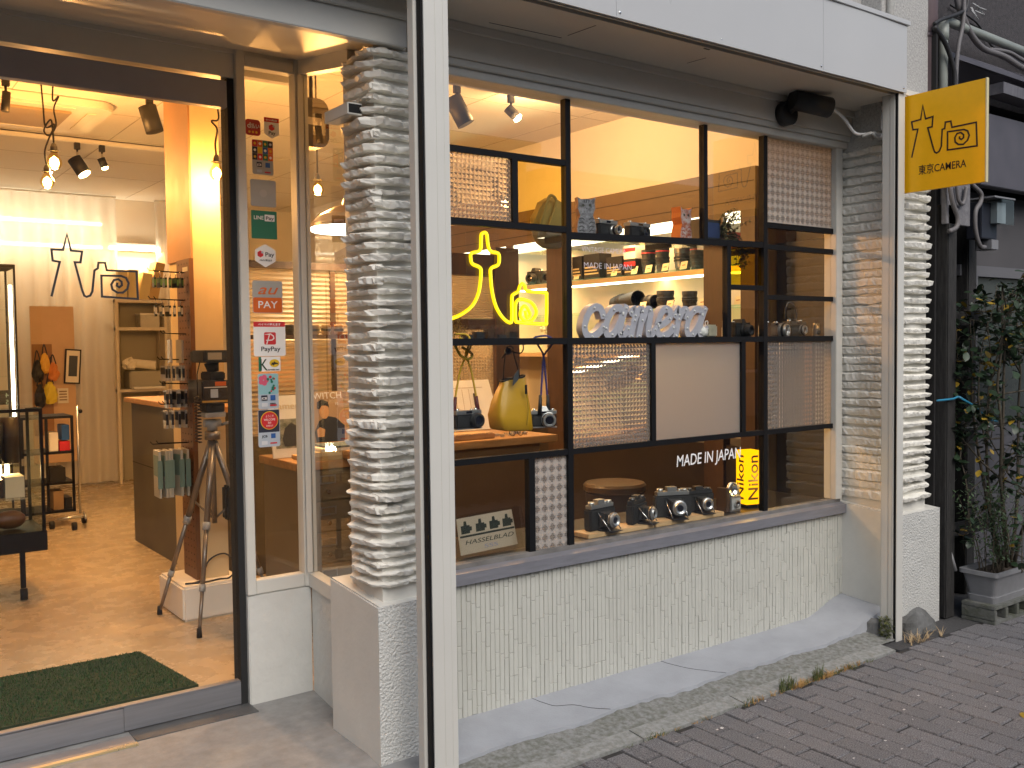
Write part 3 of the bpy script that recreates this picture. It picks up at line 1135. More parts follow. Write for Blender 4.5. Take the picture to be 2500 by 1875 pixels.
# near shutter post
np_ = thing('shutter_post', None, None, (1.7135, 2.77, 0), parent=shop)
m = MB()
m.box(1.6735, 1.7680, 2.750, 2.790, -.08, 2.748)
m.box(1.6715, 1.7135, 2.7492, 2.7500, -.08, 2.748)
m.box(1.7160, 1.7435, 2.7488, 2.7500, -.08, 2.748)
m.box(1.7470, 1.7675, 2.7490, 2.7500, -.08, 2.748)
part('post_face', m, ALU, np_)
part('post_slot', B(1.6660, 1.6735, 2.758, 2.786, -.08, 2.748), BLACK, np_)
part('post_back', B(1.6555, 1.7680, 2.7905, 2.830, -.08, 2.748), ALU, np_, bev=.0015)
# far shutter rail
fr_ = thing('shutter_post', None, None, (4.49, 2.79, 0), parent=shop)
m = MB()
m.box(4.465, 4.521, 2.750, 2.7545, -.08, 2.748)
m.box(4.465, 4.521, 2.7725, 2.842, -.08, 2.748)
m.box(4.4635, 4.465, 2.778, 2.796, -.08, 2.748)
m.box(4.4635, 4.465, 2.800, 2.838, -.08, 2.748)
part('post_face', m, ALU, fr_, bev=.0008)
part('post_slot', B(4.472, 4.520, 2.7545, 2.7725, -.08, 2.748), BLACK, fr_)

# --- entrance: lintel, jamb, corner window, sliding door
part('door_lintel', B(-3, 1.445, 3.845, 3.99, 2.603, 2.722), PAINT_S, shop)
part('door_lintel_trim', B(-3, 1.72, 3.835, 3.8449, 2.700, 2.7215), PAINT_S, shop)
part('wall_above_door', B(-3, 1.80, 3.99, 4.03, 2.66, 3.2), IWALL, shop)
cw = thing('corner_window', None, None, (1.6, 3.83, .46), parent=shop)
m = MB()
m.box(1.428, 1.465, 3.822, 3.90, .463, 2.72)
m.box(1.465, 1.683, 3.826, 3.88, 2.655, 2.70)
m.box(1.465, 1.683, 3.826, 3.88, .463, .52)
part('window_frame', m, PAINT_S, cw, bev=.003)
m = MB()
m.box(1.683, 1.742, 3.822, 3.885, .463, 2.722)
m.box(1.690, 1.720, 3.818, 3.822, .52, 2.66)
part('corner_mullion', m, PAINT_S, cw, bev=.004)
m = MB()
def skew(x0, x1, y0, y1, z0, z1):
    s = lambda y: (y - 3.83) * .10
    v = [(x0 + s(y0), y0, z0), (x1 + s(y0), y0, z0), (x1 + s(y1), y1, z0), (x0 + s(y1), y1, z0)]
    return v + [(a, b, z1) for a, b, _ in v], [(0, 3, 2, 1), (4, 5, 6, 7), (0, 1, 5, 4), (1, 2, 6, 5), (2, 3, 7, 6), (3, 0, 4, 7)]
for bx in ((1.700, 1.75, 3.25, 3.822, .463, .52), (1.700, 1.75, 3.25, 3.822, 2.655, 2.722), (1.700, 1.75, 3.25, 3.30, .52, 2.56)):
    v_, f_ = skew(*bx)
    if bx[5] > 2.7:
        v_ = [(p[0], p[1], p[2] - (.11 if p[1] < 3.5 else 0.)) for p in v_]
    m.add(v_, f_)
part('window_frame', m, PAINT_S, cw)
part('pane', B(1.463, 1.685, 3.852, 3.857, .515, 2.66), GLASS, cw)
m = MB()
v_, f_ = skew(1.722, 1.727, 3.29, 3.822, .515, 2.66)
m.add([(p[0], p[1], p[2] - (.105 if p[1] < 3.5 and p[2] > 2 else 0.)) for p in v_], f_)
part('pane', m, GLASS, cw)
door = thing('sliding_door', None, None, (.6, 3.87, 0), parent=shop)
part('door_header', B(-.9, 1.399, 3.850, 3.895, 2.480, 2.589), mat('header_steel', (.36, .36, .40), .42, .25, var=.08, vscale=3), door, bev=.002)
m = MB()
m.box(-.9, .9285, 3.850, 3.89, .004, .098)
m.box(.9295, 1.399, 3.8505, 3.89, .006, .1005)
m.box(-.9, 1.398, 3.852, 3.888, .1008, .106)
part('bottom_rail', m, STEEL, door, bev=.0015)
part('door_jamb', B(1.4, 1.4275, 3.850, 3.93, 0, 2.60), RUBBER, door)
part('pane', B(-.9, 1.3995, 3.868, 3.876, .104, 2.482), DGLASS, door)
LOGO = [(0.722, 1.701), (0.753, 1.827), (0.729, 1.831), (0.726, 1.872), (0.766, 1.872), (0.781, 1.932), (0.793, 1.871), (0.832, 1.869), (0.825, 1.828), (0.805, 1.828), (0.828, 1.724), (0.835, 1.703), (0.843, 1.699), (0.856, 1.704), (0.864, 1.72), (0.874, 1.8), (0.886, 1.808), (0.889, 1.83), (0.913, 1.83), (0.918, 1.802), (1.028, 1.801), (1.03, 1.694), (0.898, 1.701), (0.898, 1.781), (0.97, 1.782), (0.988, 1.775), (0.997, 1.755), (0.992, 1.733), (0.975, 1.718), (0.955, 1.717), (0.937, 1.729), (0.933, 1.748), (0.943, 1.765), (0.959, 1.769), (0.971, 1.76), (0.972, 1.746), (0.962, 1.738), (0.953, 1.744), (0.955, 1.753)]
lg = MB().ribbon(LOGO, .0080, front(0, 3.8665, 0), .0008)
part('logo', lg, LOGOB, door, label='dark blue line logo on the door glass')

# interior floor strip behind the window
struct('interior_floor_strip', B(1.76, 5.1, 3.33, 3.879, -.25, .0), FLOOR)

# ================================================================ street side things
# yellow projecting sign
sg = thing('projecting_sign', 'yellow square projecting sign with black line logo beside the shutter rail', 'sign', (4.555, 2.57, 2.25))
YEL = mat('yellow_sign_board', (.95, .48, .002), .45, var=.03, vscale=30)
part('sign_board', B(4.5465, 4.565, 2.35, 2.79, 2.251, 2.741), YEL, sg)
part('sign_edge', B(4.5455, 4.566, 2.344, 2.3495, 2.249, 2.743), mat('pale_edge', (.6, .52, .3), .5), sg)
SL = [(2.726, 2.429), (2.694, 2.563), (2.721, 2.566), (2.728, 2.606), (2.679, 2.609), (2.668, 2.677), (2.653, 2.607), (2.614, 2.611), (2.618, 2.561), (2.641, 2.56), (2.611, 2.454), (2.604, 2.434), (2.593, 2.427), (2.58, 2.433), (2.569, 2.456), (2.565, 2.538), (2.552, 2.54), (2.549, 2.57), (2.521, 2.57), (2.515, 2.539), (2.394, 2.54), (2.389, 2.427), (2.537, 2.432), (2.537, 2.521), (2.455, 2.517), (2.436, 2.507), (2.428, 2.484), (2.436, 2.462), (2.457, 2.446), (2.482, 2.45), (2.498, 2.464), (2.5, 2.486), (2.489, 2.504), (2.47, 2.505), (2.456, 2.492), (2.456, 2.478), (2.467, 2.471), (2.476, 2.478), (2.476, 2.485)]
SF = frame((4.5464, 0, 0), (0, -1, 0), (0, 0, 1))
SIGNK = mat('sign_black', (.03, .008, .008), .5)
part('logo', MB().ribbon([(-a, b) for a, b in SL], .0080, SF, .0007), SIGNK, sg)
part('lettering', text_mb('東京CAMERA', .052, frame((4.5464, 2.690, 2.336), (0, -1, 0), (0, 0, 1)), .0007, width=.247, offset=.0003), SIGNK, sg)
bk = MB()
bk.box(4.5465, 4.563, 2.79, 2.91, 2.70, 2.722)
bk.box(4.5465, 4.563, 2.79, 2.91, 2.27, 2.29)
part('bracket', bk, ALU, sg)

# black exterior spotlight on the lintel
sp = thing('exterior_spotlight', 'matt black swivel spotlight on the lintel above the window', 'spotlight', (4.02, 3.1, 2.65))
part('mount_plate', MB().cyl((4.019, 3.119, 2.651), (4.019, 3.07, 2.651), .06, n=28), MATTB, sp, bev=0)
part('arm', MB().cyl((4.019, 3.075, 2.66), (4.03, 3.03, 2.69), .018, n=12), MATTB, sp)
part('head', MB().cyl((3.985, 3.035, 2.705), (4.19, 2.965, 2.678), .049, .051, n=24), MATTB, sp)
cb = MB().tube(smooth([(4.19, 2.99, 2.71), (4.28, 3.0, 2.69), (4.37, 3.0, 2.652), (4.42, 2.97, 2.58), (4.47, 2.93, 2.572), (4.55, 2.92, 2.575), (4.60, 2.90, 2.57)], 6), .008, 8)
single('lamp_cable', cb, WHITEPL, 'pale cable drooping from the black spotlight to the pillar', 'cable')
rg = MB()
for k in range(4):
    rg.tube(smooth([(4.42 + k * .03, 2.93, 2.555), (4.46 + k * .03, 2.9, 2.568 + U(0, .01)), (4.50 + k * .03, 2.9, 2.555), (4.56 + k * .02, 2.89, 2.56)], 3), .009, 6)
single('rag_bundle', rg, mat('grey_rag', (.42, .41, .38), .9, var=.2), 'crumpled grey rag wedged on top of the stone pillar', 'rag')

# ------------------------------------------------ neighbour house
nb = thing('neighbour_house', 'dark weathered timber and render house right of the shop', 'building', (5.9, 3.1, GZ))
DKW = mat('weathered_dark_timber', (.012, .011, .010), .85, col2=(.032, .030, .028), vscale=14, aniso=(5, 5, .6), bump=.8, bscale=40)
DKR = mat('dark_roughcast', (.048, .043, .045), .9, var=.4, vscale=40, bump=1., bscale=120)
PURP = mat('purple_grey_sheet', (.080, .075, .088), .55, var=.15, vscale=6)
BLK = mat('recess_black', (.012, .011, .011), .9)  # near-black; puts the shade of the deep recess into the colour
part('wall', B(5.05, 12, 3.05, 3.2, 2.95, 5.5), DKR, nb)
part('wall', B(5.02, 12, 3.30, 3.4, -.3, 3.0), BLK, nb)
part('side_board', B(5.003, 5.02, 2.86, 3.35, -.1, 3.2), BLK, nb)
for (xa, xb, ya, yb, za, zb) in ((5.03, 5.125, 2.80, 2.90, GZ, 2.24), (5.26, 5.36, 2.93, 3.0, GZ, 2.18), (5.62, 5.72, 3.0, 3.1, GZ, 2.3)):
    part('timber_post', B(xa, xb, ya, yb, za, zb), DKW, nb, bev=.006)
for (xa, xb, za, zb) in ((5.127, 5.62, 1.575, 1.66), (5.127, 5.75, .955, 1.015), (5.127, 5.75, .34, .42)):
    part('timber_rail', B(xa, xb, 2.92, 2.95, za, zb), DKW, nb, bev=.004)
part('upper_sheet_panel', B(5.62, 6.60, 2.93, 3.0, 2.415, 2.845), PURP, nb, bev=.004)
part('upper_sheet_panel', B(6.61, 8.6, 2.93, 3.0, 2.415, 2.845), PURP, nb, bev=.004)
part('sloping_hood', MB().add([(5.2, 2.90, 3.118), (9, 2.78, 3.00), (9, 3.05, 3.2), (5.2, 3.05, 3.17), (5.2, 2.90, 3.09), (9, 2.78, 2.975), (9, 3.05, 3.0), (5.2, 3.05, 3.0)], [(0, 1, 2, 3), (4, 7, 6, 5), (0, 4, 5, 1), (1, 5, 6, 2), (3, 2, 6, 7), (0, 3, 7, 4)]), PURP, nb)
part('gutter', MB().add([(5.70, 2.84, 3.01), (9, 2.84, 2.96), (9, 2.95, 2.96), (5.70, 2.95, 3.01), (5.70, 2.84, 2.945), (9, 2.84, 2.895), (9, 2.95, 2.895), (5.70, 2.95, 2.945)], [(0, 1, 2, 3), (4, 7, 6, 5), (0, 4, 5, 1), (1, 5, 6, 2), (3, 2, 6, 7), (0, 3, 7, 4)]), mat('streaked_gutter', (.11, .105, .115), .6, var=.35, vscale=12, aniso=(8, 1, 1)), nb)
part('lower_sheet', B(5.55, 8, 3.10, 3.14, 1.93, 2.41), mat('dull_board', (.07, .065, .067), .7, var=.12), nb)
part('door_head', B(5.60, 8, 3.04, 3.1, 1.885, 1.95), mat('pale_rail', (.12, .118, .125), .6), nb)
part('door_stile', B(5.74, 5.79, 3.03, 3.1, -.05, 1.885), MATS['pale_rail'], nb)
part('door_panel', B(5.79, 8, 3.08, 3.12, .95, 1.885), mat('dim_pane', (.045, .052, .05), .25, var=.1), nb)
part('door_panel', B(5.79, 8, 3.07, 3.12, -.05, .94), mat('lilac_panel', (.085, .083, .092), .6, var=.1), nb)
part('door_screen', B(5.38, 5.62, 3.1, 3.12, 0, 1.56), mat('green_screen', (.022, .035, .034), .5, var=.3, aniso=(20, 1, 1)), nb)
part('meter_board', B(5.01, 5.26, 2.80, 2.83, 2.13, 2.40), mat('grey_board', (.13, .125, .135), .8, col2=(.19, .185, .19), vscale=18, bump=.8, bscale=50), nb, bev=.003)

dp = MB().cyl((5.035, 2.94, 2.3), (5.035, 2.94, 4.8), .062, n=20)
dp.cyl((5.035, 2.94, 3.16), (5.035, 2.94, 3.18), .066, n=20)
single('downpipe', dp, mat('plum_downpipe', (.12, .085, .09), .5, var=.12), 'thick plum brown downpipe beside the shop corner', 'pipe')
cp = MB().tube([(5.16, 2.91, 2.35), (5.16, 2.91, 3.22)] + smooth([(5.16, 2.91, 3.25), (5.172, 2.91, 3.278), (5.20, 2.91, 3.285)], 4) + [(5.30, 2.91, 3.283), (7.5, 2.93, 3.25)], .026, 14)
cp.tube([(5.16, 2.91, 3.17), (5.16, 2.91, 3.255)], .031, 14)
single('conduit_pipe', cp, mat('pale_green_pvc', (.27, .29, .26), .45, var=.1), 'pale green plastic conduit bending along the dark wall', 'pipe')
CABM = mat('black_cable', (.02, .019, .02), .6)
CABG = mat('grey_cable', (.14, .13, .13), .6)
cables = [('black cable running up from the downpipe to the conduit elbow', CABM, .011, [(4.98, 2.86, 3.215), (5.05, 2.86, 3.25), (5.27, 2.87, 3.335), (5.36, 2.88, 3.40), (5.42, 2.9, 3.7)]),
          ('black cable hanging from the downpipe down behind the sign', CABM, .013, [(4.98, 2.86, 3.20), (5.09, 2.86, 3.134), (5.17, 2.86, 3.03), (5.20, 2.86, 2.9), (5.205, 2.87, 2.4)]),
          ('thick grey cable sweeping across the roughcast wall under the conduit', CABG, .017, [(5.25, 2.9, 3.75), (5.284, 2.9, 3.431), (5.351, 2.9, 3.339), (5.447, 2.9, 3.25), (5.586, 2.9, 3.196), (5.80, 2.89, 3.185), (6.03, 2.87, 3.14), (6.5, 2.85, 3.12)]),
          ('thin black wire zigzagging over the roughcast wall to the frame edge', CABM, .006, [(5.45, 3.03, 3.46), (5.72, 3.03, 3.42), (5.83, 3.03, 3.37), (5.95, 3.03, 3.30), (6.3, 3.03, 3.26), (6.8, 3.03, 3.2)]),
          ('grey cable clipped just above the sloping hood', CABG, .012, [(5.66, 2.9, 3.205), (5.88, 2.9, 3.225), (6.06, 2.9, 3.205), (6.4, 2.9, 3.18)]),
          ('grey flex dropping straight down beside the pale conduit', CABG, .012, [(5.31, 2.87, 3.5), (5.30, 2.87, 3.29), (5.25, 2.87, 3.14), (5.225, 2.87, 2.93), (5.22, 2.87, 2.4)]),
          ('thin wire crossing the roughcast wall in one diagonal', CABM, .004, [(5.5, 3.04, 3.42), (6.0, 3.04, 3.37), (6.8, 3.04, 3.28)]),
          ('grey flex looping from the sign bottom down to the meter', CABG, .013, [(5.25, 2.82, 2.42), (5.32, 2.82, 2.37), (5.41, 2.82, 2.33), (5.41, 2.82, 2.28), (5.355, 2.82, 2.22), (5.36, 2.82, 2.11), (5.41, 2.82, 2.03), (5.50, 2.84, 2.03)]),
          ('grey flex curling over the weathered meter board', CABG, .013, [(4.99, 2.78, 2.42), (5.0, 2.77, 2.30), (5.02, 2.77, 2.24), (5.07, 2.77, 2.165), (5.06, 2.77, 2.11), (5.0, 2.78, 2.085)]),
          ('short grey loop of flex at the top of the meter board', CABG, .011, [(5.08, 2.78, 2.34), (5.10, 2.78, 2.26), (5.15, 2.78, 2.25), (5.18, 2.78, 2.34)])]
for lb, m_, r, pts in cables:
    single('cable', MB().tube(smooth(pts, 6), r, 8), m_, lb, 'cable', 'cables on the neighbouring house')
clip = MB()
for k in range(7):
    a = Vector((5.40 + U(-.03, .05), 2.87, 3.385 + U(-.03, .03)))
    clip.cyl(a, a + Vector((U(.03, .06), U(-.03, .01), U(-.05, .0))), .004, n=6)
single('insulator_clip', clip, mat('pale_plastic', (.4, .4, .4), .5), 'pale cluster of cable clips at the top of the dark wall', 'clip')

mt = thing('electric_meter', 'dark electric meter with clear cover on the timber wall', 'meter', (5.6, 2.85, 2.02))
part('body', B(5.46, 5.64, 2.84, 2.93, 2.08, 2.29), mat('meter_body', (.018, .02, .03), .5), mt, bev=.004)
part('cover', B(5.555, 5.70, 2.77, 2.86, 2.16, 2.305), clear_glass('meter_cover', (.75, .8, .8)), mt, bev=.004)
part('dial_plate', B(5.56, 5.66, 2.80, 2.838, 2.17, 2.29), mat('meter_dial', (.32, .34, .36), .5), mt)
part('terminal_cover', B(5.56, 5.64, 2.83, 2.93, 2.02, 2.078), mat('meter_grey', (.2, .2, .21), .5), mt, bev=.003)
part('hood', B(5.46, 5.70, 2.765, 2.93, 2.306, 2.315), mat('meter_grey', (.2, .2, .21), .5), mt)
tg = thing('paper_tag', 'pale blue paper tags pinned on the timber post', 'tag', (5.31, 2.925, 1.70))
for za, zb in ((1.79, 1.83), (1.70, 1.765)):
    part('tag_sheet', B(5.29, 5.33, 2.922, 2.925, za, zb), mat('pale_blue_paper', (.32, .42, .52), .6), tg)

# concrete block with holes
blk = thing('concrete_block', 'mossy concrete block with open cells under the grey planter', 'block', (5.33, 2.66, GZ))
BLKC = mat('mossy_block', (.16, .16, .15), .9, col2=(.09, .095, .07), vscale=9, bump=1., bscale=70)
x0, x1, y0, y1, z0, z1 = 5.13, 5.52, 2.575, 2.765, GZ - .004, GZ + .10
m = MB()
m.box(x0, x1, y0, y1, z0, z0 + .022)
m.box(x0, x1, y0, y1, z1 - .022, z1)
for a, b in ((x0, x0 + .026), (x0 + .118, x0 + .150), (x0 + .240, x0 + .272), (x1 - .026, x1)):
    m.box(a, b, y0 + .0005, y1 - .0005, z0 + .0221, z1 - .0221)
part('block_body', m, BLKC, blk, bev=.004)
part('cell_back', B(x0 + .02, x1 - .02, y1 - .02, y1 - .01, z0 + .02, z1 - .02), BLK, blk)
b2 = MB()
b2.box(5.56, 5.95, 2.66, 2.85, GZ - .002, GZ + .08)
single('pale_block', b2, mat('pale_block', (.33, .33, .30), .8, var=.15), 'pale low block at the frame edge behind the planter', 'block', bev=.005)

# planter trough
pt = thing('planter_trough', 'long grey plastic planter full of soil on the concrete block', 'planter', (5.36, 2.67, GZ + .1))
m = MB()
def ring(x0, x1, y0, y1, z, r=.02):
    pts = []
    for cx, cy_, a0 in ((x1 - r, y1 - r, 0), (x0 + r, y1 - r, 90), (x0 + r, y0 + r, 180), (x1 - r, y0 + r, 270)):
        for k in range(4):
            a = rad(a0 + 30 * k)
            pts.append((cx + r * math.cos(a), cy_ + r * math.sin(a), z))
    return pts
def loft(m, rings, cap=True):
    n = len(rings[0])
    vs_ = [p for r in rings for p in r]
    fs = []
    for i in range(len(rings) - 1):
        fs += [(i * n + k, i * n + (k + 1) % n, (i + 1) * n + (k + 1) % n, (i + 1) * n + k) for k in range(n)]
    m.add(vs_, fs, 0, False)
Zp = GZ + .10
R_ = [ring(5.175, 5.545, 2.60, 2.755, Zp), ring(5.17, 5.55, 2.595, 2.76, Zp + .035), ring(5.178, 5.542, 2.603, 2.752, Zp + .036), ring(5.178, 5.542, 2.603, 2.752, Zp + .042), ring(5.15, 5.57, 2.58, 2.775, Zp + .155), ring(5.135, 5.585, 2.567, 2.788, Zp + .156), ring(5.135, 5.585, 2.567, 2.788, Zp + .178), ring(5.155, 5.565, 2.585, 2.770, Zp + .178), ring(5.16, 5.56, 2.59, 2.765, Zp + .13)]
loft(m, R_)
m.add(ring(5.175, 5.545, 2.60, 2.755, Zp), [tuple(range(16))])
part('trough', m, mat('grey_planter', (.22, .22, .225), .6, var=.12, vscale=12), pt)
so = sheet(5.157, 5.563, 16, lambda q: 2.587, lambda q: 2.768, 8, lambda a, b: Zp + .150 + noise.noise((a * 30, b * 30, 0)) * .012)
part('soil', so, mat('dry_soil', (.05, .036, .025), .95, var=.4, vscale=60, bump=1, bscale=90), pt)

# rose bush: stems and leaves
LEAF = mat('rose_leaf', (.032, .062, .028), .42, var=.35, vscale=30, rnd=.45)
LEAFY = mat('yellowing_leaf', (.42, .27, .025), .5, var=.25, vscale=30, rnd=.3)
STEM = mat('woody_stem', (.075, .06, .04), .8, var=.3, vscale=25)
bush = thing('rose_bush', 'straggling climbing rose with some yellow leaves in the planter', 'shrub', (5.4, 2.68, Zp + .15))
random.seed(77)
stems = MB()
tips = []
def grow(p, d, L, r, depth):
    pts = [p]
    q = p.copy()
    dd = d.copy()
    n = 7
    for i in range(n):
        dd = (dd + Vector((U(-.22, .22), U(-.16, .16), U(-.12, .16)))).normalized()
        q = q + dd * L / n
        q.y = min(2.86, max(2.45, q.y))
        q.x = max(5.16, q.x)
        if q.z > 1.82 + .1 * math.sin(q.x * 23):
            q.z = 1.8 - U(0, .25)
            dd.z = -abs(dd.z) * .4
        pts.append(q.copy())
    stems.tube(pts, [r * (1 - .6 * i / n) for i in range(n + 1)], 6)
    for i in range(1, n + 1):
        if depth > 0 and random.random() < .5:
            grow(pts[i], (dd * .5 + Vector((U(-1, 1), U(-.5, .4), U(-.1, .8)))).normalized(), L * U(.3, .55), r * .5, depth - 1)
        if depth < 2 or i > 4:
            tips.append((pts[i].copy(), dd.copy()))
for bx, by, dx, L in ((5.47, 2.68, -.05, 1.9), (5.52, 2.69, .10, 1.8), (5.44, 2.70, -.16, 1.5), (5.5, 2.66, .2, 1.4), (5.42, 2.68, .02, 1.7), (5.55, 2.7, .3, 1.6)):
    grow(Vector((bx, by, Zp + .14)), Vector((dx, U(-.05, .1), 1)), L, .011, 2)
part('stem', stems, STEM, bush)
def leaf_mesh(name, m_, L, W):
    m = MB()
    n = 6
    vs_ = []
    for i in range(n + 1):
        t = i / n
        w = W * math.sin(math.pi * min(1, t * .94 + .04)) ** .8
        z = -.18 * L * t * t
        vs_ += [(-w, L * t, z + .12 * W), (0, L * t, z), (w, L * t, z + .12 * W)]
    fs = []
    for i in range(n):
        fs += [(i * 3, i * 3 + 1, i * 3 + 4, i * 3 + 3), (i * 3 + 1, i * 3 + 2, i * 3 + 5, i * 3 + 4)]
    m.add(vs_, fs, 0, True)
    return mesh_of(name, m, [m_]), m
lm = [leaf_mesh('leaf', LEAF, .052, .016), leaf_mesh('leaf', LEAF, .042, .014), leaf_mesh('leaf', LEAFY, .045, .015)]
random.shuffle(tips)
mass = MB()
nl = 0
binv = wm(bush).inverted()
keep = [t for t in tips if .28 < t[0].z < 1.86]
leafs = []
for p, d in keep:
    if p.z < .75 and random.random() < .45:
        continue
    for k in range(random.choice([3, 4, 5, 6, 7])):
        leafs.append(p + Vector((U(-.05, .05), U(-.05, .05), U(-.045, .045))))
random.shuffle(leafs)
leafs.sort(key=lambda q: q.y)
random.shuffle(leafs)
leafs = sorted(leafs[:1900], key=lambda q: q.y)
for q in leafs:
    e = Matrix.Rotation(U(0, 6.28), 4, 'Z') @ Matrix.Rotation(U(-.9, .5), 4, 'X') @ Matrix.Rotation(U(-.6, .6), 4, 'Y')
    k = 2 if random.random() < (.10 if q.z > .5 else .06) else random.choice([0, 0, 1])
    s_ = U(.75, 1.25)
    M = Matrix.Translation(q) @ e @ Matrix.Scale(s_, 4)
    if nl < 260:
        o = bpy.data.objects.new('leaf', lm[k][0])
        col.objects.link(o)
        o.parent = bush
        o.matrix_basis = binv @ M
        nl += 1
    else:
        mm = lm[k][1]
        mass.add([M @ v for v in mm.v], mm.f, 1 if k == 2 else 0, True)
part('foliage', mass, [LEAF, LEAFY], bush, kind='stuff')
# small-leaved shrub low in the planter
sh = thing('small_shrub', 'wispy small leaved shrub at the front of the planter', 'shrub', (5.28, 2.66, Zp + .15))
st2, lf2 = MB(), MB()
random.seed(14)
small = leaf_mesh('leaf', LEAF, .018, .0045)[1]
for i in range(22):
    b0 = Vector((5.26 + U(-.06, .1), 2.66 + U(-.05, .05), Zp + .14))
    dd = Vector((U(-.5, .35), U(-.3, .3), 1)).normalized()
    pts = [b0]
    for j in range(8):
        dd = (dd + Vector((U(-.2, .2), U(-.2, .2), U(-.1, .15)))).normalized()
        pts.append(pts[-1] + dd * U(.05, .075))
    st2.tube(pts, [.003 * (1 - .09 * j) for j in range(9)], 5)
    for j in range(2, 9):
        for k in range(9):
            q = pts[j] + Vector((U(-.022, .022), U(-.022, .022), U(-.03, .03)))
            M = Matrix.Translation(q) @ Matrix.Rotation(U(0, 6.28), 4, 'Z') @ Matrix.Rotation(U(-.8, .8), 4, 'X') @ Matrix.Scale(U(.8, 1.4), 4)
            lf2.add([M @ v for v in small.v], small.f, 0, True)
part('stem', st2, STEM, sh)
part('foliage', lf2, mat('small_leaf', (.05, .085, .035), .5, var=.3, vscale=40), sh, kind='stuff')
# twine and wire
single('blue_twine', MB().tube(smooth([(4.93, 2.80, 1.165), (5.05, 2.78, 1.17), (5.09, 2.77, 1.18), (5.11, 2.75, 1.165), (5.2, 2.73, 1.12), (5.32, 2.72, 1.05), (5.42, 2.72, 1.03)], 6), .006, 7), mat('blue_nylon', (.03, .22, .36), .4), 'bright blue twine tied from the pillar to the rose', 'twine')
single('tie_wire', MB().tube(smooth([(5.12, 2.88, 1.05), (5.105, 2.88, 1.07), (5.12, 2.88, 1.04), (5.18, 2.88, 1.0), (5.4, 2.86, .985), (5.68, 2.85, .98)], 5), .004, 6), mat('pale_wire', (.35, .34, .33), .5), 'pale wire stretched level behind the rose bush', 'wire')
single('white_stake', MB().cyl((5.13, 2.80, .20), (5.06, 2.82, .40), .011, n=8), mat('white_stake', (.42, .42, .42), .5), 'short white plastic stake leaning at the timber post', 'stake')
# rocks at the rail feet
def rock(c_, r, seed, sq=(1, 1, .7)):
    m = MB().ball((0, 0, 0), 1, n=18)
    out = []
    for v in m.v:
        k = 1 + noise.noise(v * 1.3 + Vector((seed, 0, 0))) * .35 + noise.noise(v * 4 + Vector((seed, 0, 0))) * .1
        out.append(Vector((c_[0] + v.x * r * sq[0] * k, c_[1] + v.y * r * sq[1] * k, c_[2] + v.z * r * sq[2] * k)))
    m.v = out
    m.sm = [False] * len(m.sm)
    return m
ROCK = mat('weathered_foot_stone', (.15, .15, .145), .9, col2=(.085, .085, .08), vscale=8, bump=1, bscale=60)
single('foot_stone', rock((4.73, 2.80, GZ + .015), .15, 3, (1.05, .45, .62)), ROCK, 'rounded grey stone at the foot of the stone pillar', 'stone')
single('foot_stone', rock((4.50, 2.90, GZ + .0), .10, 9, (1., .7, .9)), ROCK, 'dark stone mound between ledge and shutter rail', 'stone')
ms = MB()
random.seed(3)
for i in range(160):
    p = Vector((4.455 + U(-.03, .03), 2.80 + U(-.03, .03), GZ + .02 + U(0, .1)))
    M = Matrix.Translation(p) @ Matrix.Rotation(U(0, 6.28), 4, 'Z') @ Matrix.Rotation(U(-.8, .8), 4, 'X') @ Matrix.Scale(U(.9, 1.5), 4)
    ms.add([M @ v for v in small.v], small.f)
single('moss_clump', ms, mat('moss', (.09, .10, .035), .9, var=.4, vscale=40), 'mossy clump at the foot of the far shutter rail', 'moss', kind='stuff')

# weeds along the kerb
def tuft(m, p, n, h, sp, mi=0):
    for i in range(n):
        a = U(0, 6.28)
        d = Vector((math.cos(a) * sp * U(.2, 1), math.sin(a) * sp * U(.2, 1), h * U(.5, 1)))
        s_ = Vector((-math.sin(a), math.cos(a), 0)) * .0016
        b0 = p + Vector((U(-.02, .02), U(-.012, .012), 0))
        mid = b0 + d * .55 + Vector((0, 0, h * .12))
        m.add([b0 - s_, b0 + s_, mid + s_ * .7, mid - s_ * .7, b0 + d], [(0, 1, 2, 3), (3, 2, 4)], mi)
random.seed(9)
wd = MB()
for i in range(70):
    x_ = random.choice([U(3.1, 4.1), U(3.55, 3.95), U(2.4, 4.15)])
    tuft(wd, Vector((x_, 2.662 + U(-.012, .012), GZ - .004)), 9, U(.012, .03), .03, 0 if random.random() < .55 else 1)
for x_ in (3.43, 3.46, 3.49, 3.66, 3.70):
    tuft(wd, Vector((x_, 2.66, GZ)), 26, .075, .035, 0)
    tuft(wd, Vector((x_ + .06, 2.65, GZ)), 22, .03, .06, 1)
single('kerb_weeds', wd, [mat('weed_green', (.09, .11, .03), .7), mat('weed_dry', (.38, .22, .07), .8)], 'low green and straw coloured weeds growing along the kerb', 'weeds', kind='stuff')
dg_ = MB()
for i in range(12):
    tuft(dg_, Vector((4.62 + U(-.15, .15), 2.70 + U(-.05, .03), GZ)), 8, U(.02, .07), .09)
single('dry_grass', dg_, mat('straw', (.42, .30, .16), .8), 'dry straw tangle in front of the foot stone', 'grass', kind='stuff')
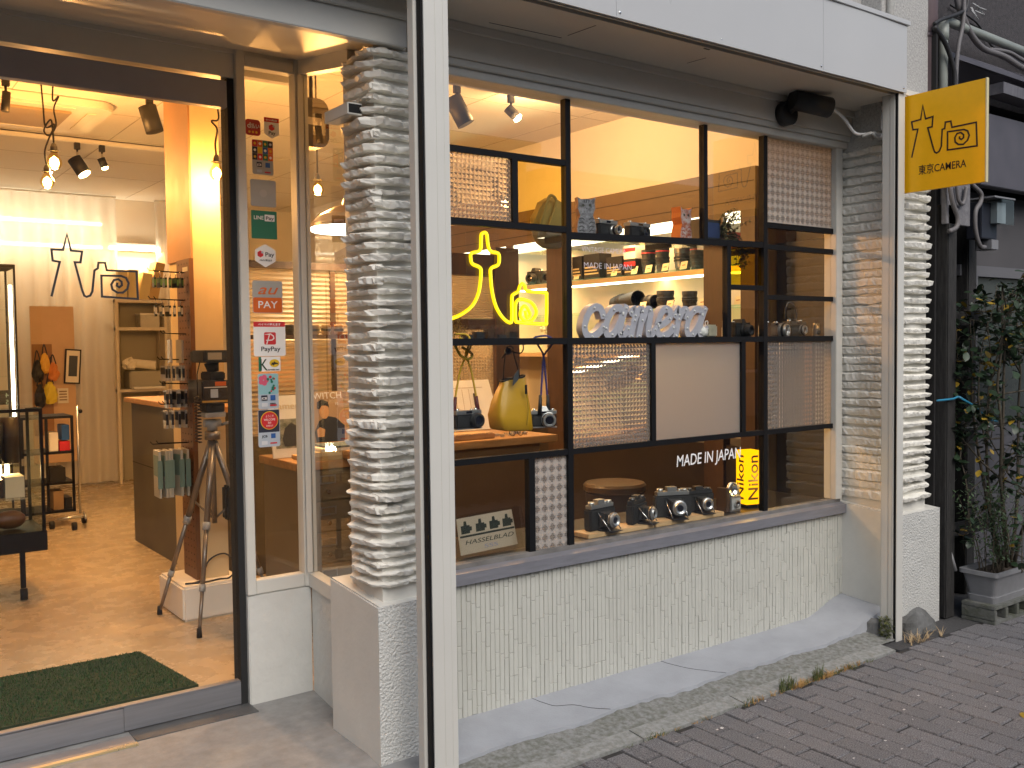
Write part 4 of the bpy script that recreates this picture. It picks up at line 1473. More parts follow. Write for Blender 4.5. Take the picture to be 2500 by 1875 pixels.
# petals and one yellow leaf on the pavers
random.seed(4)
pe = [(4.0, 2.64), (3.84, 2.26), (3.96, 2.17), (3.95, 2.02), (3.53, 2.25), (2.95, 2.28), (3.07, 2.06), (3.14, 2.0), (3.29, 2.0), (2.94, 2.4), (3.3, 2.33), (4.65, 2.55), (4.66, 2.47), (3.27, 2.63), (3.9, 2.52), (3.65, 2.21), (3.7, 2.0), (2.6, 2.6), (2.66, 2.57), (2.45, 2.5), (2.9, 2.55)]
pm = MB()
for x_, y_ in pe + [(U(2.4, 4.6), U(1.95, 2.6)) for i in range(30)]:
    r = U(.003, .010)
    a0 = U(0, 6.28)
    pts = [(x_ + math.cos(a0 + k) * r * U(.4, 1.2), y_ + math.sin(a0 + k) * r * U(.3, .8), GZ + .002 + U(0, .004)) for k in (0, 1.3, 2.5, 3.9, 5.1)]
    pm.add(pts, [(0, 1, 2, 3, 4)])
single('fallen_petals', pm, mat('pale_petal', (.62, .58, .55), .7), 'scattered pale petals and scraps on the pavers', 'petals', kind='stuff')
m = MB()
mm = lm[2][1]
M = Matrix.Translation((4.0, 1.885, GZ + .006)) @ Matrix.Rotation(2., 4, 'Z')
m.add([M @ v for v in mm.v], mm.f, 0, True)
single('fallen_leaf', m, LEAFY, 'single yellow leaf lying on the pavers', 'leaf')

# ------------------------------------------------ houses across the street, mirrored in the shop glass
random.seed(40)
xo = -24.0
for i, (w_, h_, cl_, lb) in enumerate(((9.5, 4.4, (.42, .41, .40), 'grey rendered house across the street, far left in the mirror image'), (8.0, 5.2, (.50, .47, .43), 'tall beige house across the street behind the viewer'), (7.0, 3.9, (.22, .21, .20), 'low dark timber house across the street'), (10.0, 4.8, (.48, .49, .50), 'pale grey house across the street beyond the shop corner'), (12.0, 4.4, (.32, .29, .27), 'brown house at the far end across the street'))):
    t = thing('street_house', lb, 'building', (xo + w_ / 2, -7.5, GZ), 'houses across the street')
    part('wall', B(xo, xo + w_ - .3, -12, -7.0, GZ - .1, h_), mat('opposite_wall_%s' % 'abcde'[i], cl_, .85, var=.1), t)
    for fz in (.9,):
        for k in range(int(w_ / 2.2)):
            x_ = xo + .9 + k * 2.1
            wn_ = part('window', B(x_, x_ + 1.2, -6.98, -6.95, fz, fz + 1.3), mat('dark_window', (.03, .035, .04), .2), t)
            part('sill', B(x_ - .05, x_ + 1.25, -6.98, -6.88, fz - .06, fz - .002), WHITEPL, wn_)
    part('roof', B(xo - .1, xo + w_ - .2, -12.1, -6.7, h_ + .001, h_ + .18), mat('dark_roof', (.05, .05, .055), .8), t)
    xo += w_

# ================================================================ payment stickers on the corner pane
SY = 3.8515
def sticker(label, x0, z0, w, h, base, pieces, outline=None, r=.008):
    t = thing('payment_sticker', label, 'sticker', (x0 + w / 2, SY, z0), 'stickers on the corner window')
    M = front(x0, SY, z0)
    part('sheet', MB().poly(outline or rrect(w, h, r), M, .0006), base, t)
    for i_, p in enumerate(pieces):
        M1 = front(x0, SY - .0007 - i_ * .00012, z0)
        k = p[0]
        if k == 'r':
            part('print', MB().poly(rrect(*p[1][2:4], p[1][4] if len(p[1]) > 4 else .0005, p[1][0], p[1][1], 3), M1, .0004), p[2], t)
        elif k == 'p':
            part('print', MB().poly(p[1], M1, .0004), p[2], t)
        elif k == 's':
            part('print', MB().ribbon(p[1], p[3], M1 @ Matrix.Translation((0, 0, .0005)), .0004), p[2], t)
        elif k == 't':
            body, x, z, size, width = p[1]
            sh = p[3] if len(p) > 3 else 0
            part('lettering', text_mb(body, size, M1 @ Matrix.Translation((x, z, .0006)), .0004, width=width, shear=sh, offset=.0003), p[2], t)
    return t
GRN = mat('green_print', (.005, .16, .10), .45)
ORG = mat('orange_print', (.62, .12, .015), .45)
GREYP = mat('grey_film', (.36, .37, .36), .45)
DRED = mat('dark_red_print', (.36, .012, .02), .4)
BLUEP = mat('blue_print', (.02, .10, .34), .45)
SKYP = mat('pale_teal_print', (.25, .48, .52), .5)
YELP = mat('yellow_print', (.70, .46, .02), .45)
PINKP = mat('pink_print', (.62, .10, .18), .5)
NAVY = mat('navy_print', (.02, .025, .05), .5)
BLUG = mat('pale_blue_grey', (.42, .48, .55), .5)
sticker('dark red rounded payment sticker at the top of the corner window', 1.473, 2.381, .066, .066, DRED, [('t', ('d', .008, .030, .032, .014), WHITEP), ('t', ('払い', .025, .031, .022, .035), WHITEP), ('p', circ(.018, .014, .0048, 12), YELP), ('p', circ(.033, .014, .0048, 12), YELP), ('p', circ(.048, .014, .0048, 12), YELP)], r=.014)
sticker('white shield shaped payment sticker with a red top band', 1.555, 2.377, .066, .087, WHITEP, [('r', (0, .068, .066, .0185), RED), ('p', [(.033 + .014 * math.cos(rad(a)), .046 + .014 * math.sin(rad(a))) for a in range(30, 390, 60)], RED), ('p', circ(.042, .052, .0045, 12), BLUG), ('t', ('Pay', .018, .017, .020, .030), DARKP), ('t', ('ポイント使えます', .008, .073, .008, .05), WHITEP)], outline=[(0, .018), (.033, 0), (.066, .018), (.066, .087), (0, .087)])
pc = []
random.seed(2)
cols = [NAVY, RED, GRN, ORG, NAVY, YELP, BLUEP, ORG, RED, ORG, GRN, NAVY]
for i in range(4):
    for j in range(3):
        pc.append(('r', (.0015 + i * .0223, .060 + j * .0275, .0215, .0265), cols[(i + j * 4) % 12]))
        pc.append(('p', circ(.0122 + i * .0223, .073 + j * .0275, .006, 5 + (i + j) % 4), WHITEP if (i + j) % 2 else YELP))
pc += [('r', (.018, .031, .022, .02), NAVY), ('t', ('JCB', .0195, .036, .012, .019), WHITEP), ('r', (.056, .031, .02, .02), BLUEP), ('r', (.018, .008, .022, .012), BLUG), ('r', (.052, .008, .026, .006), RED)]
sticker('multicoloured grid sticker of card brands below the shield sticker', 1.500, 2.222, .092, .144, GREYP, pc)
sticker('plain pale grey square sticker with a faint round mark', 1.489, 2.089, .112, .112, GREYP, [('p', circ(.056, .056, .016, 24), mat('faint_grey', (.42, .42, .41), .5))])
sticker('dark green square sticker with white letters', 1.490, 1.955, .112, .117, GRN, [('t', ('LINE', .010, .080, .022, .042), WHITEP), ('r', (.058, .074, .044, .028, .003), WHITEP), ('t', ('Pay', .062, .080, .021, .035), DARKP)], r=.003)
hx = [(.045, 0), (.09, .026), (.09, .072), (.045, .098), (0, .072), (0, .026)]
sticker('white hexagonal payment sticker with a small red mark', 1.503, 1.836, .09, .098, WHITEP, [('p', [(.023 + .0145 * math.cos(rad(a)), .055 + .0145 * math.sin(rad(a))) for a in range(30, 390, 60)], RED), ('p', circ(.032, .062, .005, 12), BLUG), ('t', ('Pay', .043, .046, .025, .039), DARKP), ('t', ('メルペイ使えます', .018, .026, .009, .055), DARKP)], outline=hx)
sticker('orange and silver payment sticker with large letters', 1.487, 1.643, .133, .137, GREYP, [('r', (.003, .003, .127, .063, .006), ORG), ('t', ('au', .020, .080, .062, .09), ORG, .35), ('t', ('PAY', .022, .022, .042, .085), WHITEP)], r=.008)
sticker('white payment sticker with red band and a red square emblem', 1.488, 1.462, .141, .146, WHITEP, [('r', (.0005, .124, .14, .0215, .005), RED), ('t', ('ペイペイ使えます', .02, .130, .011, .1), WHITEP), ('r', (.046, .049, .052, .052, .006), RED), ('s', [(.057, .052), (.070, .092), (.05, .092), (.074, .094), (.087, .085), (.089, .075), (.080, .068), (.056, .067)], WHITEP, .0045), ('t', ('PayPay', .030, .022, .027, .085), DARKP)], r=.008)
cat_s = [(.055, .024), (.058, .036), (.066, .036), (.069, .042), (.072, .038), (.078, .036), (.086, .034), (.087, .024), (.083, .03), (.07, .028), (.066, .022), (.062, .028)]
sticker('small white delivery sticker with a yellow oval emblem', 1.507, 1.398, .097, .061, WHITEP, [('p', [(0, .061), (0, 0), (.012, 0), (.012, .061)], GRN), ('t', ('K', .004, .004, .07, .032), mat('deep_green_print', (.01, .05, .02), .5)), ('p', [(.07 + .022 * math.cos(rad(a)), .034 + .017 * math.sin(rad(a))) for a in range(0, 360, 18)], YELP), ('p', [(x_, z_ + .0005) for x_, z_ in cat_s], DARKP), ('t', ('kuroneko card', .04, .004, .009, .05), DARKP)], r=.002)
fl = [('r', (.002, .062, .088, .085, .004), SKYP)]
for a in range(5):
    fl.append(('p', circ(.025 + .013 * math.cos(rad(a * 72)), .122 + .013 * math.sin(rad(a * 72)), .011, 10), PINKP))
random.seed(6)
for a in range(14):
    fl.append(('p', circ(U(.04, .08), U(.068, .14), U(.003, .007), 7), GRN if a % 3 else RED))
fl += [('r', (.012, .036, .028, .022, .002), NAVY), ('t', ('JCB', .0135, .041, .013, .025), WHITEP), ('r', (.053, .036, .022, .022), BLUEP), ('r', (.014, .010, .026, .016, .002), mat('pale_print', (.6, .62, .64), .5)), ('r', (.05, .012, .030, .006), RED), ('t', ('VISA', .05, .02, .007, .028), DARKP)]
sticker('card sticker with a pink blossom on pale teal', 1.502, 1.239, .091, .150, BLUG, fl)
we = [('r', (.002, .062, .092, .094, .003), NAVY), ('p', circ(.050, .112, .039, 28), YELP), ('p', [(x_, z_) for x_, z_ in circ(.050, .112, .0365, 28)], RED)]
t_w = sticker('card sticker with a big red round welcome emblem', 1.499, 1.078, .096, .158, BLUG, [we[0], we[1], ('t', ('JCB', .016, .041, .013, .025), DARKP), ('r', (.056, .036, .020, .020), BLUEP), ('r', (.014, .010, .026, .016, .002), MATS['pale_print']), ('r', (.052, .012, .030, .006), RED)])
Mw = front(1.499, SY - .0022, 1.078)
part('emblem', MB().poly(circ(.050, .112, .036, 28), Mw, .0004), RED, t_w)
for body, z_, s_, w_ in (('ようこそ', .126, .012, .035), ('WELCOME', .111, .013, .05), ('歡迎', .099, .009, .014), ('환영합니다', .086, .009, .03)):
    part('lettering', text_mb(body, s_, Mw @ Matrix.Translation((.050 - w_ / 2, z_, .0005)), .0003, width=w_), WHITEP, t_w)

# ================================================================ lamps
GLOW = emis('bulb_glow', (1.0, .66, .22), 30)
BULBG = clear_glass('amber_bulb_glass', (1.0, .86, .55), .7)
def pendant_bulb(x, y, z, r, label, cord, power):
    t = thing('pendant_bulb', label, 'bulb', (x, y, z), 'bare bulbs on black cords')
    m = MB().lathe([(.0, -r), (r * .6, -r * .82), (r * .95, -r * .3), (r, 0), (r * .93, r * .4), (r * .66, r * .9), (r * .42, r * 1.3), (r * .40, r * 1.5)], (x, y, z), n=20)
    part('glass_envelope', m, BULBG, t)
    f = MB().lathe([(0, -r * .7), (r * .5, -r * .5), (r * .62, 0), (r * .48, r * .5), (0, r * .9)], (x, y, z), n=14)
    part('filament', f, GLOW, t)
    s = MB().lathe([(r * .5, r * 1.45), (r * .75, r * 1.5), (r * .75, r * 1.62), (r * .45, r * 1.68), (r * .45, r * 2.1), (r * .3, r * 2.5), (r * .12, r * 2.7), (0, r * 2.7)], (x, y, z), n=16)
    part('socket', s, GUN, t)
    part('cord', MB().tube(smooth([(x, y, z + r * 2.6)] + cord, 6), .0055, 6), MATTB, t)
    lamp((x, y, z - r * 1.6), power, WARM, t, radius=r)
    return t
pendant_bulb(1.253, 6.5, 2.665, .046, 'upper bare bulb of the knotted pair near the door', [(1.25, 6.5, 2.86), (1.24, 6.5, 2.93), (1.20, 6.5, 2.86), (1.23, 6.5, 2.83), (1.27, 6.5, 2.9), (1.26, 6.5, 3.0), (1.29, 6.5, 3.08), (1.255, 6.5, 3.05), (1.265, 6.5, 3.2)], 30)
pendant_bulb(1.202, 6.46, 2.533, .041, 'lower bare bulb of the knotted pair near the door', [(1.195, 6.47, 2.72), (1.22, 6.48, 2.80), (1.26, 6.49, 2.90), (1.21, 6.5, 2.88), (1.2, 6.5, 3.0), (1.195, 6.52, 3.15)], 30)
pendant_bulb(1.822, 5.2, 2.458, .039, 'single bare bulb hanging in front of the yellow column', [(1.818, 5.2, 2.62), (1.83, 5.2, 2.70), (1.80, 5.2, 2.74), (1.84, 5.2, 2.76), (1.825, 5.2, 2.9), (1.82, 5.2, 3.2)], 16)
pendant_bulb(2.42, 5.2, 2.42, .036, 'bare bulb glowing behind the side pane of the entrance', [(2.42, 5.2, 2.7), (2.42, 5.2, 3.2)], 40)

TRK = mat('white_track', (.72, .69, .62), .4)
for x0, x1, y_, lb in ((.0, 2.12, 6.53, 'white lighting track over the near end of the shop'), (.3, 2.55, 8.27, 'white lighting track further back in the shop'), (2.3, 4.24, 5.15, 'lighting track behind the top left window pane')):
    t = thing('lighting_track', lb, 'track', ((x0 + x1) / 2, y_, 3.16))
    m = MB()
    m.box(x0, x1, y_ - .018, y_ - .008, 3.16, 3.199)
    m.box(x0, x1, y_ + .008, y_ + .018, 3.16, 3.199)
    m.box(x0, x1, y_ - .018, y_ + .018, 3.192, 3.199)
    part('rail', m, TRK, t)
def track_spot(x, y, aim, L, r, label, lit=0, drop=.10, mz=3.16, glow=None, omni=False):
    t = thing('track_spot', label, 'spotlight', (x, y, mz - drop), 'black track spotlights')
    part('adapter', B(x - .022, x + .022, y - .016, y + .016, mz - .055, mz - .001), MATTB, t, bev=.003)
    part('stem', MB().cyl((x, y, mz - .055), (x, y, mz - drop), .008, n=8), MATTB if not lit else CHROME, t)
    a = Vector(aim).normalized()
    c0 = Vector((x, y, mz - drop)) - a * L * .35
    c1 = c0 + a * L
    part('head', MB().cyl(c0, c1, r, r, n=20), MATTB, t)
    if lit:
        part('lit_lens', MB().lathe([(r * .86, .0005), (r * .86, .012), (r * .5, .02), (0, .021)], c1, a, 16), glow or GLOW, t)
        lamp(c1 + a * .05, lit, WARMW, t, radius=r, spot=None if omni else rad(110), aim=None if omni else a)
    return t
track_spot(1.0, 6.53, (-.1, 0, -1), .12, .024, 'small black track spot at the left edge of the doorway', drop=.13)
track_spot(1.849, 6.53, (.25, -.1, -1), .17, .058, 'big black cylinder spot near the top of the doorway', drop=.12)
track_spot(1.766, 8.27, (.55, -.3, -1), .14, .055, 'lit black spotlight aimed down towards the curtain', lit=85, drop=.17)
track_spot(1.954, 8.27, (.4, 0, -1), .075, .03, 'small lit spot next to the bigger lit spotlight', lit=55, drop=.13)
track_spot(3.372, 5.15, (.45, -.25, -1), .19, .058, 'big black cylinder spot behind the top left pane', drop=.14)
track_spot(3.80, 5.15, (.55, -.45, -.75), .09, .034, 'small spot with a glaring bulb behind the top left pane', lit=24, omni=True, drop=.11, glow=emis('glare', (1, .78, .42), 60))

ac = thing('air_conditioner', 'white ceiling cassette air conditioner with rounded corners', 'air conditioner', (1.3, 7.4, 3.12))
m = MB()
pts = rrect(1.75, .95, .12, .0, 6.95, 5)
m.poly(pts, Matrix.Translation((0, 0, 3.145)), .054)
part('panel', m, mat('aircon_white', (.72, .68, .58), .4), ac, bev=.008)
m = MB()
m.box(.25, 1.5, 7.15, 7.7, 3.128, 3.1445)
part('intake_grille', m, mat('aircon_grille', (.33, .25, .15), .5), ac, bev=.004)
for a, b, c_, d in ((.25, 1.5, 7.03, 7.08), (.25, 1.5, 7.77, 7.82), (.10, .16, 7.15, 7.7), (1.6, 1.66, 7.15, 7.7)):
    part('vent_flap', B(a, b, c_, d, 3.1375, 3.1445), mat('aircon_flap', (.66, .62, .52), .4), ac)

TUBE = emis('tube_glow', (1.0, .88, .66), 9)
# lamp with wide shade behind the side pane
sd2 = thing('shade_lamp', 'wide dark shaded pendant lamp behind the side pane', 'lamp', (2.46, 4.9, 2.15))
part('lamp_shade', MB().lathe([(.215, 0), (.21, .02), (.16, .07), (.08, .115), (.03, .13), (.02, .18), (0, .18)], (2.46, 4.9, 2.165), n=32), mat('brown_enamel', (.12, .075, .04), .4), sd2)
part('diffuser', MB().lathe([(0, .0), (.205, .0), (.205, .018), (0, .018)], (2.46, 4.9, 2.148), n=32), emis('diffuser_glow', (1, .9, .72), 7), sd2)
part('cord', MB().cyl((2.46, 4.9, 2.34), (2.46, 4.9, 3.2), .004, n=6), MATTB, sd2)
lamp((2.46, 4.9, 2.13), 60, WARMW, sd2, radius=.18, spot=rad(165), aim=(0, 0, -1))

# ================================================================ back of the shop
CURT = thin_cloth('sheer_curtain', (.86, .83, .78), .4)
def curtain(x0, x1, y_, z0, z1, label, amp=.055, per=.16):
    n = int((x1 - x0) / .012)
    m = MB()
    vs_ = []
    for i in range(n + 1):
        xx = x0 + (x1 - x0) * i / n
        ph = 6.283 * xx / per + 1.8 * noise.noise((xx * 2.3, 4, 0))
        a = amp * (.55 + .8 * abs(noise.noise((xx * 3, 1, 0))))
        for z in (z0, z0 + .12, (z0 + z1) / 2, z1 - .1, z1):
            k = 1.0 if z < z1 - .2 else .75
            vs_.append((xx + .006 * math.sin(z * 5), y_ + a * k * math.sin(ph + .25 * math.sin(z * 2.2)), z))
    fs = []
    for i in range(n):
        fs += [(i * 5 + j, i * 5 + 5 + j, i * 5 + 6 + j, i * 5 + 1 + j) for j in range(4)]
    m.add(vs_, fs, 0, True)
    t = thing('curtain', label, 'curtain', ((x0 + x1) / 2, y_, z0))
    part('drape', m, CURT, t)
    part('curtain_rail', MB().cyl((x0, y_, z1 + .012), (x1, y_, z1 + .012), .011, n=8), TRK, t)
    return t
curtain(-1.2, 2.77, 11.17, .03, 3.17, 'wide sheer white curtain across the back of the shop')
curtain(3.2, 4.3, 11.22, .03, 3.17, 'narrow sheer curtain between shelf niche and column')
for z_, lb in ((2.64, 'long lit tube glowing through the curtain, level with the niche light'), (2.90, 'upper long lit tube glowing through the curtain')):
    t = thing('tube_light', lb, 'tube light', (1.0, 11.36, z_), 'tube lights behind the curtain')
    part('tube', MB().cyl((-.6, 11.38, z_), (2.66, 11.38, z_), .016, n=10), TUBE, t)
    part('batten', B(-.6, 2.66, 11.398, 11.418, z_ - .02, z_ + .04), CREAM, t)
    lamp((1.0, 11.385, z_ - .06), 3.5, (1.0, .60, .28), t, kind='AREA', size=(3.2, .04), aim=(0, -1, -.6))
ws = thing('wall_shelf', 'white shelf niche with a strip light at the back of the shop', 'shelf', (2.98, 11.2, .9))
for z0, z1 in ((1.02, 1.05), (1.705, 1.74), (2.015, 2.05)):
    part('shelf_board', B(2.70, 3.26, 11.05, 11.40, z0, z1), CREAM, ws)
part('side_panel', B(2.70, 2.73, 11.06, 11.41, .0, 2.05), CREAM, ws)
part('side_panel', B(3.23, 3.26, 11.06, 11.41, .0, 2.05), CREAM, ws)
part('back_panel', B(2.731, 3.229, 11.405, 11.415, .0, 2.05), mat('grey_green_panel', (.40, .38, .30), .7), ws)
part('strip_light', MB().cyl((2.72, 11.32, 2.64), (3.28, 11.32, 2.64), .022, n=12), TUBE, ws)
part('strip_batten', B(2.7, 3.3, 11.345, 11.40, 2.62, 2.70), CREAM, ws)
lamp((3.0, 11.25, 2.60), 8, WARMW, ws, kind='AREA', size=(.5, .05), aim=(0, -.2, -1))
for i, (xx, h, tilt) in enumerate(((2.79, .32, .03), (2.90, .33, .05), (3.02, .30, .16), (3.12, .43, .22))):
    M = Matrix.Translation((xx, 11.2, 2.051)) @ Matrix.Rotation(tilt, 4, 'Y')
    m = B(-.05, .05, -.12, .12, 0, h, M=M)
    single('paper_file', m, mat('buff_paper', (.62, .50, .24), .7, var=.06) if i < 3 else mat('kraft', (.5, .33, .12), .7), ['first buff paper file from the curtain on the top shelf', 'second buff paper file from the curtain on the top shelf', 'leaning buff paper file on the top shelf', 'tall kraft folder leaning on the top shelf'][i], 'file', 'files on the niche shelf')
bx = thing('storage_box', 'clear plastic storage box on the middle niche shelf', 'box', (3.08, 11.2, 1.741))
part('tub', B(2.98, 3.19, 11.1, 11.3, 1.741, 1.88), mat('milky_plastic', (.5, .48, .42), .3, var=.1), bx, bev=.006)
part('lid', B(2.97, 3.20, 11.09, 11.31, 1.881, 1.90), WHITEPL, bx, bev=.004)
fx = thing('fax_machine', 'grey office printer on the counter height niche shelf', 'printer', (3.0, 11.2, 1.051))
part('body', B(2.84, 3.19, 11.07, 11.35, 1.051, 1.25), mat('printer_grey', (.34, .33, .28), .5), fx, bev=.012)
part('paper_tray', B(2.86, 3.20, 10.98, 11.068, 1.052, 1.075), WHITEPL, fx)
single('paper_roll', MB().cyl((2.88, 11.15, 1.34), (3.12, 11.05, 1.31), .05, n=18, cap=False), PAPER, 'rolled white paper lying on the printer', 'paper')
cr = MB().ball((2.86, 11.12, 1.33), .075, n=14, sc=(1.1, .7, .9))
cr.v = [v + Vector((noise.noise(v * 30) * .03, noise.noise(v * 27) * .03, noise.noise(v * 33) * .03)) for v in cr.v]
cr.sm = [False] * len(cr.sm)
single('crumpled_paper', cr, PAPER, 'crumpled paper beside the paper roll', 'paper')

# leaning mirror: its reflection is built as solid board, bags and picture
single('mirror_panel', B(1.84, 2.262, 11.0, 11.03, .3, 1.96), mat('peach_reflection', (.62, .42, .25), .7, var=.05), 'leaning mirror before the curtain, its peach reflection painted as a board', 'board')
pf = thing('reflected_picture', 'black framed dark photograph reflected in the mirror, built solid', 'picture', (2.2, 10.99, 1.14))
M = front(2.14, 10.985, 1.14) @ Matrix.Rotation(rad(-4), 4, 'Z')
part('picture_frame', MB().poly([(0, 0), (.16, 0), (.16, .37), (0, .37)], M, .012), BLACK, pf)
part('mount', MB().poly([(.015, .015), (.145, .015), (.145, .355), (.015, .355)], M @ Matrix.Translation((0, 0, .0125)), .001), PAPER, pf)
part('photo', MB().poly([(.04, .08), (.125, .08), (.125, .30), (.04, .30)], M @ Matrix.Translation((0, 0, .014)), .001), mat('photo_dark', (.03, .04, .05), .4), pf)
single('reflected_notice', B(2.08, 2.185, 10.99, 10.997, .93, 1.09), PAPER, 'cream notice sheet reflected low in the mirror, built solid', 'notice')
nt = bpy.data.objects['reflected_notice']
ntl = MB()
for i in range(4):
    ntl.box(2.095, 2.17, 10.987, 10.9895, .96 + i * .03, .972 + i * .03)
part('lettering', ntl, mat('brown_print', (.22, .13, .06), .7), nt)
bp_ = thing('reflected_pegboard', 'brown pegboard with hooks reflected in the mirror, built solid', 'pegboard', (1.93, 10.95, .6))
part('board', B(1.84, 2.03, 10.95, 10.965, .6, 1.56), mat('brown_peg', (.30, .15, .05), .6, var=.1), bp_)
for k in range(7):
    a = (1.86 + .024 * k, 10.95, 1.4 - .05 * (k % 3))
    part('hook', MB().cyl(a, (a[0] - .01, a[1] - .10, a[2] + .02), .003, n=6), BLACK, bp_)
def soft_bag(name, c_, w, h, d, m_, label, seed):
    m = MB().ball((0, 0, 0), 1, n=18)
    out = []
    for v in m.v:
        t = (v.z + 1) / 2
        k = 1 - .45 * t
        q = Vector((v.x * w / 2 * k, v.y * d / 2 * k, v.z * h / 2))
        q += Vector((noise.noise(v * 2.2 + Vector((seed, 0, 0))), noise.noise(v * 2.2 + Vector((0, seed, 0))), 0)) * w * .12
        out.append(Vector(c_) + q)
    m.v = out
    m.sm = [False] * len(m.sm)
    t = thing(name, label, 'bag', (c_[0], c_[1], c_[2] - h / 2), 'reflected bags built at the mirror')
    part('body', m, m_, t)
    part('strap', MB().tube(smooth([(c_[0] - w * .2, c_[1], c_[2] + h * .4), (c_[0], c_[1] + .02, c_[2] + h * .9), (c_[0] + w * .2, c_[1], c_[2] + h * .4)], 5), .006, 6), MATTB, t)
soft_bag('reflected_bag', (1.98, 10.84, 1.05), .17, .24, .10, mat('lime_bag', (.72, .58, .03), .5), 'reflected lime yellow bag hanging lowest on the pegboard', 1)
soft_bag('reflected_bag', (2.02, 10.86, 1.27), .14, .20, .08, mat('orange_bag', (.65, .22, .03), .5), 'reflected orange bag hanging right of the black bags', 2)
soft_bag('reflected_bag', (1.94, 10.85, 1.36), .12, .22, .08, mat('amber_bag', (.70, .40, .04), .5), 'reflected amber bag hanging top middle on the pegboard', 3)
soft_bag('reflected_bag', (1.87, 10.85, 1.28), .14, .24, .10, MATTB, 'reflected upper black bag at the curtain side of the pegboard', 4)
soft_bag('reflected_bag', (1.88, 10.82, 1.02), .13, .26, .10, MATTB, 'reflected lower black bag at the curtain side of the pegboard', 5)

# counter, column, pegboard with goods
ct_ = thing('counter', 'grey cement faced counter with a wooden top', 'counter', (2.3, 6.9, 0))
part('carcass', B(1.985, 2.62, 6.0, 7.72, .0, 1.085), mat('cement_panel', (.085, .075, .055), .6, var=.3, vscale=3), ct_)
part('counter_top', B(1.95, 2.66, 5.97, 7.80, 1.0855, 1.122), WOOD, ct_, bev=.004)
part('panel_joint', B(1.9838, 1.9852, 6.0, 7.72, .62, .625), BLK, ct_)
colm = struct('interior_column', B(1.725, 1.885, 5.34, 5.78, 0, 3.2), mat('column_cream', (.66, .52, .30), .7, var=.04))
struct('column_plinth', B(1.582, 1.94, 5.21, 5.66, 0, .192), IWALL, bev=.012)
pg = thing('goods_pegboard', 'tall narrow brown pegboard fixed to the side of the column', 'pegboard', (1.71, 5.45, .2))
part('veneer_strip', B(1.715, 1.7248, 5.341, 5.779, 2.0, 3.19), mat('orange_veneer', (.42, .22, .09), .6, var=.1), pg)
part('board', B(1.700, 1.7245, 5.335, 5.56, .193, 2.0), mat('hardboard', (.16, .065, .018), .55, var=.12), pg)
hl = MB()
for i in range(44):
    for j in range(4):
        hl.box(1.6990, 1.6999, 5.365 + j * .05, 5.373 + j * .05, .25 + i * .04, .258 + i * .04)
part('peg_hole', hl, BLK, pg)
part('pegboard_label', B(1.6985, 1.6999, 5.36, 5.45, 1.93, 1.955), PAPER, pg)
PACK = mat('green_black_pack', (.015, .022, .014), .4)
FILM = mat('clear_pack', (.45, .42, .36), .25)
ORD = ['first', 'second', 'third', 'fourth', 'fifth', 'sixth', 'seventh', 'eighth']
def goods_row(z, n, w, h, m_, name, label, cat, hook_out=.19, loop=True, card=None, two=None):
    hk = thing('peg_hook', 'wire peg hooks holding the ' + label[0] + 's ' + label[1], 'hook', (1.62, 5.42, z), 'peg hooks on the column')
    part('wire', MB().tube([(1.70, 5.42, z), (1.70 - hook_out, 5.42, z + .005), (1.70 - hook_out - .012, 5.42, z + .02)], .0028, 6), BLACK, hk)
    part('wire', MB().tube([(1.70, 5.45, z), (1.70 - hook_out * .8, 5.45, z + .005), (1.70 - hook_out * .8 - .012, 5.45, z + .02)], .0028, 6), BLACK, hk)
    for k in range(n):
        xx = 1.69 - (hook_out - .02) * (k + .5) / n
        t = thing(name, ORD[k] + ' ' + label[0] + ' out from the column, ' + label[1], cat, (xx, 5.42, z - h - .03), label[0] + 's on the peg hooks')
        a = U(-.25, .25)
        M = Matrix.Translation((xx, 5.42, z - .032)) @ Matrix.Rotation(a, 4, 'Z')
        part('pack_body', B(-.006, .006, -w / 2, w / 2, -h, 0, M=M), m_, t)
        if card:
            part('pack_card', B(-.0075, -.0062, -w * .42, w * .42, -h * .55, -h * .1, M=M), card, t)
            part('pack_card', B(-w * .1, w * .1, -w / 2 - .0014, -w / 2 - .0002, -h * .8, -h * .2, M=M), card, t)
        if loop:
            part('loop', MB().tube([(xx, 5.42, z + .002), (xx + .003, 5.415, z - .015), (xx, 5.42, z - .034)], .0022, 5), CHROME, t)
goods_row(1.925, 6, .055, .055, PACK, 'key_holder', ('small dark key holder', 'in the top row'), 'key holder', card=mat('pack_green', (.10, .22, .06), .5))
goods_row(1.77, 5, .05, .06, PACK, 'strap_pack', ('black strap pack', 'in the second row'), 'strap', card=PAPER)
goods_row(1.58, 2, .08, .13, FILM, 'clear_bag', ('crinkled clear bag', 'on the third hook'), 'pack', hook_out=.13, loop=False)
goods_row(1.435, 5, .06, .085, FILM, 'battery_pack', ('clear blister pack', 'in the middle row'), 'pack', hook_out=.15, loop=False, card=mat('dark_cell', (.03, .03, .03), .4))
goods_row(1.30, 5, .07, .10, FILM, 'filter_pack', ('square black filter pack', 'in the fifth row'), 'pack', hook_out=.14, loop=False, card=MATTB)
goods_row(1.185, 4, .065, .10, FILM, 'cap_pack', ('black lens cap pack', 'in the sixth row'), 'pack', hook_out=.15, loop=False, card=MATTB)
goods_row(.965, 7, .13, .26, mat('film_box_pack', (.46, .44, .36), .3), 'film_pack', ('tall clear film pack', 'low beside the tripod'), 'film pack', hook_out=.20, loop=False, card=mat('film_teal', (.16, .25, .21), .45))

